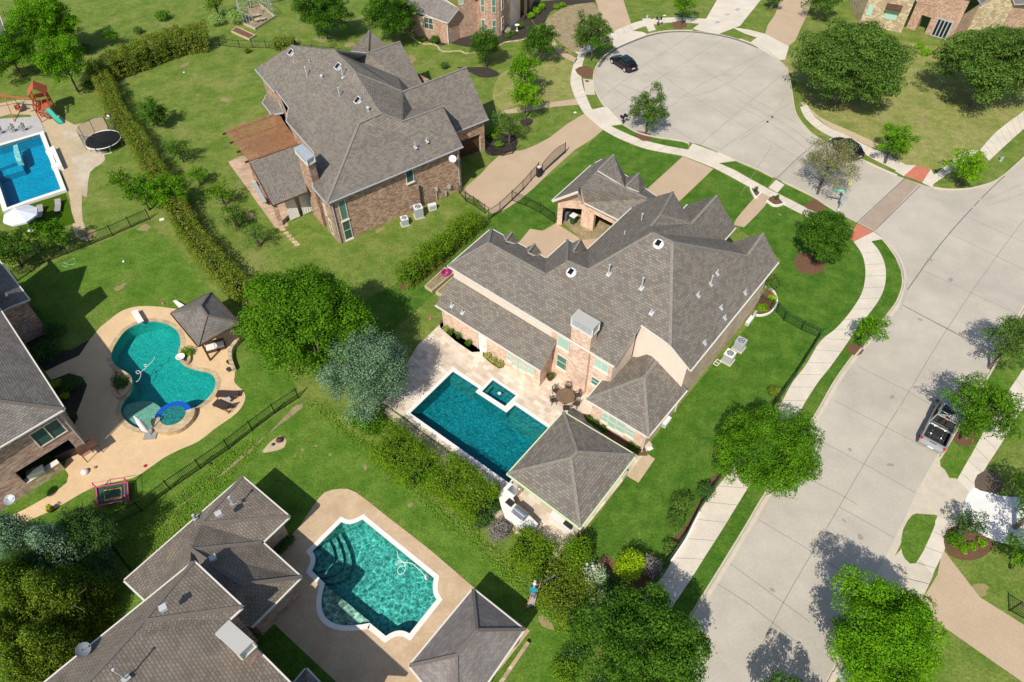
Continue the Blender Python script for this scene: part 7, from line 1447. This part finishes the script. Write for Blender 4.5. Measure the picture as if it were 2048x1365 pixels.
for x, y, l_ in ((471, 693, 'uppermost'), (459, 727, 'middle'), (459, 742, 'lowest')): potplant(x, y, .2, .3, 'small iron fire pot on the tan deck beside the curved stone wall, '+l_, mp=M_iron, plant=False)
b = M(); c = P(361, 715, .5); b.lathe((c.x, c.y, 0), [(.2, 0), (.15, .3), (.4, .55), (.42, .62), (.3, .6), (.05, .5)], 16); tag(obj('urn', b, M_cope, loc=(c.x, c.y, 0)), 'round white urn at the edge of the freeform pool', 'urn')
b = M(); c = P(1034, 62, 0); b.lathe((c.x, c.y, 0), [(.22, 0), (.08, .15), (.07, .7), (.35, .85), (.38, .92), (.3, .9), (.05, .82)], 14); tag(obj('birdbath', b, M_white, loc=(c.x, c.y, 0)), 'white birdbath in the dark mulch bed by the round bay', 'birdbath')
b = M()
strip_along(b, smooth([(487, 672), (474, 690), (464, 705), (463, 722), (470, 744)], n=4), .35, 0, .5); tag(obj('seat_wall', b, M_stone, loc=P(470, 710)), 'curved low stone wall at the right edge of the tan deck', 'wall')
for nm, q_, lb_ in (('planter_ring', smooth([(228, 742), (246, 744), (264, 756), (266, 770), (258, 786), (242, 800), (229, 790), (226, 765)], True, 3), 'rough stone edging round the dark planting at the freeform pool'), ('planter_ring', smooth([(360, 702), (372, 700), (382, 712), (382, 726), (374, 732), (362, 726)], True, 3), 'rough stone edging beside the white urn')):
    b = M(); w_ = [P(x, y, 0) for x, y in q_]; ring(b, offset(w_, -.28), w_, 0, .3); tag(obj(nm, b, M_flag, loc=w_[0]), lb_, 'edging')
# sofa under the cabana, folded parasol, grill extras
c = P(430, 692, .4); SF = thing('outdoor_sofa', (c.x, c.y, 0), 'dark wicker sofa with two white cushions under the cabana edge', 'sofa'); rz = .38; b = M(); b.box((0, 0, .2), (1.7, .8, .35)); b.box((0, .38, .5), (1.7, .12, .5)); b.xf(rz, (c.x, c.y, 0)); obj('frame', b, M_dwood, SF)
for s in (-.4, .4): b = M(); b.box((s, -.05, .44), (.76, .66, .14)); b.xf(rz, (c.x, c.y, 0)); obj('cushion', b, M_white, SF)
c0_, c1_ = P(299, 868, .3), P(268, 832, 2.2); CU = thing('cantilever_parasol', (c0_.x, c0_.y, 0), 'closed white cantilever parasol leaning over the shallow shelf of the freeform pool', 'parasol'); b = M(); b.tube([c0_+Z*.3, c0_.lerp(c1_, .3), c0_.lerp(c1_, .7), c1_], [.12, .3, .22, .05], 10); obj('canopy', b, mat('white_canvas', (.74, .76, .82)), CU); b = M(); b.bar(Vector((c0_.x, c0_.y, 0)), Vector((c0_.x, c0_.y, 2.3)), .08); b.bar(Vector((c0_.x, c0_.y, 2.3)), c1_, .05); obj('mast', b, M_metal, CU); b = M(); b.box((c0_.x, c0_.y, .08), (1.0, .8, .12), .1); obj('base', b, M_gc, CU)
# float, hoses
c = P(892, 545, .45); b = M(); b.tube([(c.x+.38*math.cos(a), c.y+.38*math.sin(a), .42) for a in [2*math.pi*k/18 for k in range(18)]], .15, 10, closed=True); tag(obj('swim_ring', b, mat('magenta_vinyl', (.4, .01, .18), .3, .5), loc=c, shade=True), 'magenta swim ring on the raised garden bed', 'swim ring')
def bed(px, h, label, m=None, fill=None, w=.12):
    q = [P(x, y, h) for x, y in px]; q = [Vector((p.x, p.y, 0)) for p in q]; b = M(); inn = offset(q, -w); ring(b, inn, q, 0, h); o = obj('raised_bed', b, m or M_woodl, loc=q[0]); tag(o, label, 'raised bed'); b = M(); f = [Vector((p.x, p.y, h*.7)) for p in inn]; b.add(f if newell(f).z > 0 else f[::-1]); obj('soil', b, fill or M_mulch, o); return o
bed([(890, 534), (908, 545), (864, 582), (849, 572)], .35, 'timber raised bed under the magenta swim ring', fill=M_bald); bed([(906, 553), (925, 562), (890, 594), (871, 584)], .35, 'timber raised bed half hidden by the roof of the big house', fill=M_bald)
bed([(474, 53), (511, 70), (498, 78), (462, 62)], .3, 'timber raised bed in front of the wire pen', fill=M_mulch); bed([(448, 84), (470, 82), (503, 90), (508, 84), (470, 74)], .2, 'low timber bed at the wire fence', fill=M_bald) if False else None
q0 = [P(x, y, 0) for x, y in ((483, 48), (511, 61), (551, 36), (520, 10), (480, 22))]; WP = thing('wire_pen', q0[1], 'grey metal frame garden pen with wire walls on a timber base at the top', 'garden pen'); b = M(); ring(b, offset(q0, -.15), q0, 0, .3); obj('base', b, M_woodl, WP)
b = M(); hh = 2.1
for k in range(5):
    p, q2 = q0[k], q0[(k+1) % 5]; n = max(2, int((q2-p).length/.8)); b.bar(p+Z*hh, q2+Z*hh, .05); b.bar(p+Z*1.1, q2+Z*1.1, .03)
    for i in range(n): b.bar(p.lerp(q2, i/n), p.lerp(q2, i/n)+Z*hh, .045)
cq = sum(q0, Vector())/5+Z*2.7
for p in q0: b.bar(p+Z*hh, cq, .04)
obj('frame', b, M_metal, WP); b = M(); f = [Vector((p.x, p.y, .08)) for p in offset(q0, -.15)]; b.add(f if newell(f).z > 0 else f[::-1]); obj('soil', b, M_bald, WP)
b = M(); b.box(cq*0+P(520, 38, .4), (1.6, .7, .1), .5); b.box(P(512, 30, .4), (1.2, .6, .1), .5); obj('bench', b, M_woodl, WP)
b = M(); hs = [P(x, y, .06) for x, y in smooth([(309, 714), (306, 722), (300, 728), (292, 734), (288, 731), (292, 729), (293, 734), (285, 742), (276, 748), (272, 744), (278, 742), (282, 748), (278, 760), (272, 764)], n=5)]; b.tube(hs, .025, 6); tag(obj('pool_hose', b, M_white, loc=hs[0]), 'white floating hose looping on the freeform pool', 'pool hose')
b = M(); hs = [P(x, y, .05) for x, y in smooth([(794, 1102), (797, 1115), (806, 1125), (811, 1135), (808, 1145), (799, 1149), (795, 1140), (802, 1133), (811, 1132), (810, 1126), (800, 1122), (792, 1126), (793, 1130), (802, 1125), (822, 1127), (832, 1134), (845, 1146), (852, 1155)], n=5)]; b.tube(hs, .025, 6); b.tube([hs[-1], hs[-1]+Vector((.1, 0, .05))], .2, 8); tag(obj('pool_hose', b, M_white, loc=hs[0]), 'white looping cleaner hose on the emerald pool', 'pool hose')
b = M(); hs = [P(x, y, .05) for x, y in smooth([(150, 520), (146, 518), (139, 523), (136, 530), (133, 528), (127, 526), (125, 531), (133, 534), (140, 530), (150, 528), (152, 522)], n=4)]; b.tube(hs, .025, 6); tag(obj('garden_hose', b, mat('pale_green_hose', (.35, .6, .4), .5, .3), loc=hs[0]), 'pale green hose lying on the lawn by the top fence', 'hose')
# air conditioners
def acunit(px, py, w, h, ang, label, m, z=0.0):
    c = P(px, py, z); root = thing('air_conditioner', (c.x, c.y, 0), label, 'air conditioner'); T = (c.x, c.y, 0); b = M(); b.box((0, 0, .04), (w+.2, w+.2, .08)); b.xf(ang, T); obj('pad', b, M_curb, root)
    b = M(); b.box((0, 0, .08+h/2), (w, w, h)); 
    for k in range(10):
        for s in (-1, 1): b.box((-w/2+w*(k+.5)/10, s*(w/2+.004), .08+h/2), (w*.04, .012, h*.9)); b.box((s*(w/2+.004), -w/2+w*(k+.5)/10, .08+h/2), (.012, w*.04, h*.9))
    b.xf(ang, T); cs = obj('casing', b, M_gut_grey, root)
    b = M(); sq = [Vector((x*w*.53, y*w*.53, 0)) for x, y in ((-1, -1), (1, -1), (1, 1), (-1, 1))]; b.box((0, 0, .08+h+.03), (w*1.04, w*1.04, .06)); b.xf(ang, T); obj('top', b, m, root)
    b = M(); cyl(b, (0, 0, .08+h+.06), w*.38, .006, 24); b.xf(ang, T); gl = obj('grille', b, M_blackp, root); b = M()
    for k in range(5): a = k*1.257; b.bar((0, 0, .08+h+.08), (w*.34*math.cos(a), w*.34*math.sin(a), .08+h+.08), .1, .01)
    for r_ in (.12, .24, .36): b.tube([(w*r_*math.cos(a), w*r_*math.sin(a), .08+h+.1) for a in [2*math.pi*k/16 for k in range(16)]], .012, 5, closed=True)
    b.xf(ang, T); obj('fan', b, M_metal, gl); return root
acunit(1455, 722, .85, .95, -.68, 'white topped air conditioner on the lush lawn beside the big house', M_white); acunit(1477, 697, .85, .95, -.68, 'dark grey topped air conditioner behind the white topped one', M_gut_grey)
acunit(810, 449, .75, .75, .4, 'small air conditioner with pale rim by the brown brick house wall', M_white); acunit(838, 433, .9, 1.2, .4, 'tall air conditioner with pale rim next to the black flue pipe', M_white)
def boxt(px, py, d, ang, label, m, name='pool_equipment', z=0.0, cat='equipment'):
    c = P(px, py, z); b = M(); b.box((0, 0, d[2]/2), d); b.box((0, 0, d[2]+.02), (d[0]*1.03, d[1]*1.03, .04)); b.box((0, -d[1]/2-.005, d[2]*.5), (d[0]*.8, .02, d[2]*.6), 0, 1); b.xf(ang, (c.x, c.y, z)); return tag(obj(name, b, [m, M_gut_grey], loc=(c.x, c.y, z)), label, cat)
boxt(865, 420, (.9, .35, .75), .4, 'white flat heat pump right of the tall air conditioner', M_white, 'heat_pump'); boxt(1332, 848, (.35, .95, .5), -.68, 'white flat unit on the lawn beside the dining wing', M_white, 'heat_pump'); boxt(1498, 645, (.35, 1.1, .4), -.68, 'long white box beside the utility pipes of the big house', M_white, 'utility_box')
c = P(1434, 727, 0); b = M()
for s in (-1, 1): b.bar((-.35, s*.2, .05), (.35, s*.2, .05), .05)
for x in (-.35, 0, .35): b.bar((x, -.2, .05), (x, .2, .05), .05)
b.xf(.85, (c.x, c.y, .05)); tag(obj('pipe_frame', b, M_white, loc=(c.x, c.y, 0)), 'white pipe frame lying beside the white topped air conditioner', 'frame')
# bins in the garage
c = P(1146, 447, .0); BN = thing('wheelie_bin', (c.x, c.y, .02), 'green wheelie bin with pale lid standing in the open garage bay', 'bin'); b = M(); loft(b, [[(-.22, -.25, 0), (.22, -.25, 0), (.22, .25, 0), (-.22, .25, 0)], [(-.3, -.33, 1.0), (.3, -.33, 1.0), (.3, .33, 1.0), (-.3, .33, 1.0)]]); b.xf(-.7, (c.x, c.y, .05)); obj('body', b, mat('bin_green', (.02, .09, .03), .5, .4), BN); b = M(); b.box((0, 0, 1.04), (.68, .74, .08)); b.box((0, .36, .98), (.5, .08, .1)); b.xf(-.7, (c.x, c.y, .05)); obj('lid', b, M_white, BN)
for s in (-1, 1): b = M(); b.tube([(s*.27, .3, .12), (s*.2, .3, .12)], .13, 10); b.xf(-.7, (c.x, c.y, .0)); obj('wheel', b, M_rubber, BN)
c = P(1133, 437, 0); b = M(); loft(b, [[(-.3, -.5, 0), (.3, -.5, 0), (.3, .5, 0), (-.3, .5, 0)], [(-.28, -.45, .9), (.28, -.4, .8), (.28, .45, 1.0), (-.28, .45, 1.1)]]); b.xf(-.6, (c.x, c.y, .02)); tag(obj('covered_grill', b, mat('grey_cover', (.1, .11, .13), .8, .2), loc=c), 'dark grey covered grill just inside the open garage bay', 'covered grill')
zsheet('garage_floor', [(1120, 440), (1128, 424), (1190, 430), (1270, 450), (1262, 470), (1165, 480)], 5.5, M_bald); zsheet('soil_patch', [(1285, 902), (1310, 918), (1277, 966), (1250, 950)], 6, M_sand)
# street furniture
c = P(1675, 424, 0); LMP = thing('street_lamp', c, 'grey street lamp with yellowed globe and green name sign behind the dense round tree', 'street lamp'); b = M(); b.lathe(c, [(.2, 0), (.18, .3), (.08, .5), (.06, 3.4), (.1, 3.5)], 12); obj('pole', b, M_metal, LMP); b = M(); b.lathe(c+Z*3.5, [(.12, 0), (.2, .15), (.22, .4), (.12, .62), (.03, .75)], 12); obj('globe', b, mat('yellow_glass', (.62, .52, .2), .3, .5), LMP)
b = M(); ss = c+Z*2.75; dr_ = Vector((-.93, .32, 0)); n_ = Vector((-.32, -.93, .0)); b.add([ss+dr_*.08-Z*.14, ss+dr_*1.35-Z*.14, ss+dr_*1.35+Z*.16, ss+dr_*.08+Z*.16]); b.box(ss+dr_*.7+Z*.01, (1.3, .03, .3), math.atan2(dr_.y, dr_.x)); SG = obj('name_sign', b, mat('sign_green', (.0, .42, .25), .5, .4), LMP)
b = M()
for k, (x, w_) in enumerate(((.2, .05), (.29, .1), (.42, .04), (.5, .12), (.66, .08), (.78, .1), (.92, .04), (1.0, .1), (1.15, .08))): b.box(ss+dr_*(x+w_/2)+n_*.022+Z*.01, (w_*.8, .008, .13 if k % 3 else .17), math.atan2(dr_.y, dr_.x))
obj('lettering', b, M_white, SG)
for s in ((-.35, -.6), (.45, .4)):
    pass
b = M(); b.box(c+Z*2.0+Vector((.02, -.1, 0)), (.6, .03, .6), 2.2); obj('back_sign', b, M_gut_grey, LMP)
def mailbox(px, py, ang, label):
    c = P(px, py, 0); root = thing('mailbox', c, label, 'mailbox'); T = (c.x, c.y, 0); b = M(); b.bar((0, 0, 0), (0, 0, 1.3), .12); b.bar((-.5, 0, 1.0), (.5, 0, 1.0), .08); b.xf(ang, T); obj('post', b, M_black, root)
    for x in (-.32, .32):
        b = M(); n = 8; A = [(x+.12*math.cos(t), -.28, 1.22+.12*math.sin(t)) for t in [math.pi*k/n for k in range(n+1)]]+[(x-.12, -.28, 1.04), (x+.12, -.28, 1.04)]; B_ = [(p[0], .28, p[2]) for p in A]
        loft(b, [A, B_]); b.box((x+.14, .05, 1.25), (.02, .05, .2)); b.xf(ang, T); obj('box', b, M_black, root)
mailbox(1246, 249, .6, 'black twin mailbox on the verge beside the fluffy cul-de-sac tree'); mailbox(1316, 52, -.1, 'black twin mailbox on the far verge of the cul-de-sac')
def hydrant(px, py, label):
    c = P(px, py, 0); b = M(); b.lathe(c, [(.18, 0), (.18, .05), (.12, .08), (.12, .5), (.16, .52), (.15, .62), (.05, .72)], 10); b.tube([c+Vector((-.2, 0, .4)), c+Vector((.2, 0, .4))], .06, 8); o = obj('fire_hydrant', b, M_metal, loc=c); tag(o, label, 'hydrant'); b = M(); b.lathe(c+Z*.6, [(.16, 0), (.13, .1), (.04, .18)], 10); obj('bonnet', b, mat('hydrant_green', (.03, .3, .15), .5, .4), o)
hydrant(1294, 38, 'silver fire hydrant with green top at the far side of the cul-de-sac'); hydrant(2001, 322, 'silver fire hydrant with green top at the right edge pavement')
for q_, lb_ in (([(1499, 373), (1503, 386), (1512, 397), (1522, 387)], 'white curved planter edging left of the front path'), ([(1533, 404), (1546, 413), (1558, 413), (1569, 409)], 'white curved planter edging right of the front path')):
    b = M(); strip_along(b, smooth(q_, n=4), .16, 0, .25); tag(obj('planter_edging', b, M_cope, loc=P(*q_[0])), lb_, 'edging')
b = M(); strip_along(b, smooth([(1530, 574), (1545, 583), (1553, 600), (1550, 615), (1538, 628), (1520, 633), (1508, 631)], n=4), .14, 0, .2); tag(obj('bed_edging', b, M_cope, loc=P(1530, 575)), 'white curved edging round the small fenced bed', 'edging')
b = M(); strip_along(b, smooth([(820, 72), (842, 88), (870, 90), (885, 104), (920, 103), (935, 108), (985, 100), (1010, 86), (1050, 80), (1064, 62)], n=3), .25, 0, .12); tag(obj('bed_edging', b, M_stone, loc=P(900, 104)), 'rough stone edging round the black mulch bed of the orange brick house', 'edging')
for k, (x, y) in enumerate(((566, 460), (573, 467), (578, 473), (584, 479), (589, 485), (594, 490))):
    c = P(x, y, 0); b = M(); b.prism([c+Vector((random.uniform(.28, .42)*math.cos(a), random.uniform(.22, .3)*math.sin(a), 0)) for a in [2*math.pi*i/7 for i in range(7)]], 0, .05); tag(obj('stepping_stone', b, M_flag, loc=c), 'flat irregular stone of the short stepping path below the brick patio', 'stepping stone', 'stepping stones below the brick patio')
c = P(1174, 163, 0); b = M(); cyl(b, c+Z*.025, .3, .01, 20); tag(obj('manhole_cover', b, mat('rusty_iron', (.2, .09, .06), .8, .3), loc=c), 'rusty round cover in the concrete slab beside the cul-de-sac', 'manhole cover')
for x, y, w_, nm, lb_ in ((1300, 898, .45, 'valve_cover', 'pale valve cover on the lush lawn near the dining wing corner'), (1150, 226, .35, 'valve_cover', 'white valve cover on the lawn beside the tan driveway'), (1329, 32, .4, 'valve_cover', 'white valve cover on the lawn beyond the cul-de-sac'), (324, 440, .5, 'valve_cover', 'pale green cover at the foot of the long hedge'), (1687, 1351, .8, 'utility_box', 'dark utility cover at the bottom edge verge')):
    c = P(x, y, 0); b = M(); b.box(c+Z*.04, (w_, w_*.7, .08), .5); b.box(c+Z*.085, (w_*.8, w_*.55, .012), .5); tag(obj(nm, b, M_gut_grey if 'dark' in lb_ else M_cope, loc=c), lb_, 'cover')
b = M(); q = [P(x, y, .3) for x, y in ((970, 950), (990, 963), (984, 975), (966, 962))]; b.prism([(p.x, p.y) for p in q], 0, .4); b.prism([(p.x, p.y) for p in offset(q, -.05)], .4, .44); tag(obj('stone_bench', b, M_cope, loc=(q[0].x, q[0].y, 0)), 'pale stone ledge at the lower corner of the rectangular pool', 'bench')
for x, y, lb_, m_ in ((326, 607, 'small pink and blue toy on the grass left of the cabana', M_pink), (290, 932, 'small red toy at the edge of the tan deck', M_redl), (170, 945, 'white towel heap on the tan deck near the porch', M_white), (190, 935, 'pale bag on the tan deck near the porch', M_bald), (247, 533-10, 'small white ball on the lawn below the top fence', M_white), (546, 889, 'dark bucket on the sandy patch of lawn', M_blackp), (559, 881, 'dark stump on the sandy patch of lawn', M_dwood), (420, 928, 'brown ball beside the long black fence', M_dwood), (368, 145, 'white ball on the lawn below the broad hedge', M_white), (861, 638, 'pale sprinkler ball on the dark lawn beside the patio', M_pink), (961, 462, 'yellow green ball under the rounded hedge', M_yel)):
    c = P(x, y, .1); b = M(); k = .3 if 'heap' in lb_ or 'stump' in lb_ else .14; b.lathe((c.x, c.y, 0), [(k*.6, 0), (k, k*.5), (k*.8, k*1.0), (k*.3, k*1.3)], 9); tag(obj('garden_clutter' if False else ('ball' if 'ball' in lb_ else lb_.split(' on ')[0].split(' at ')[0].split()[-1]), b, m_, loc=(c.x, c.y, 0), shade=True), lb_, 'ball' if 'ball' in lb_ else 'small item')
b = M(); q = [P(x, y, .3) for x, y in ((346, 603), (352, 601), (370, 612), (362, 620))]; b.prism([(p.x, p.y) for p in q], .25, .35); tag(obj('board', b, M_cope, loc=q[0]), 'pale board lying on the grass at the upper left cabana corner', 'board')
b = M(); q0_, q1_ = P(268, 622, .5), P(282, 645, .5); b.bar(q0_, q1_, .55, .08); b.bar(q0_-Z*.25, q0_.lerp(q1_, .4)-Z*.25, .45, .5); tag(obj('diving_board', b, M_cope, loc=(q0_.x, q0_.y, 0)), 'cream diving board at the top of the freeform pool', 'diving board')
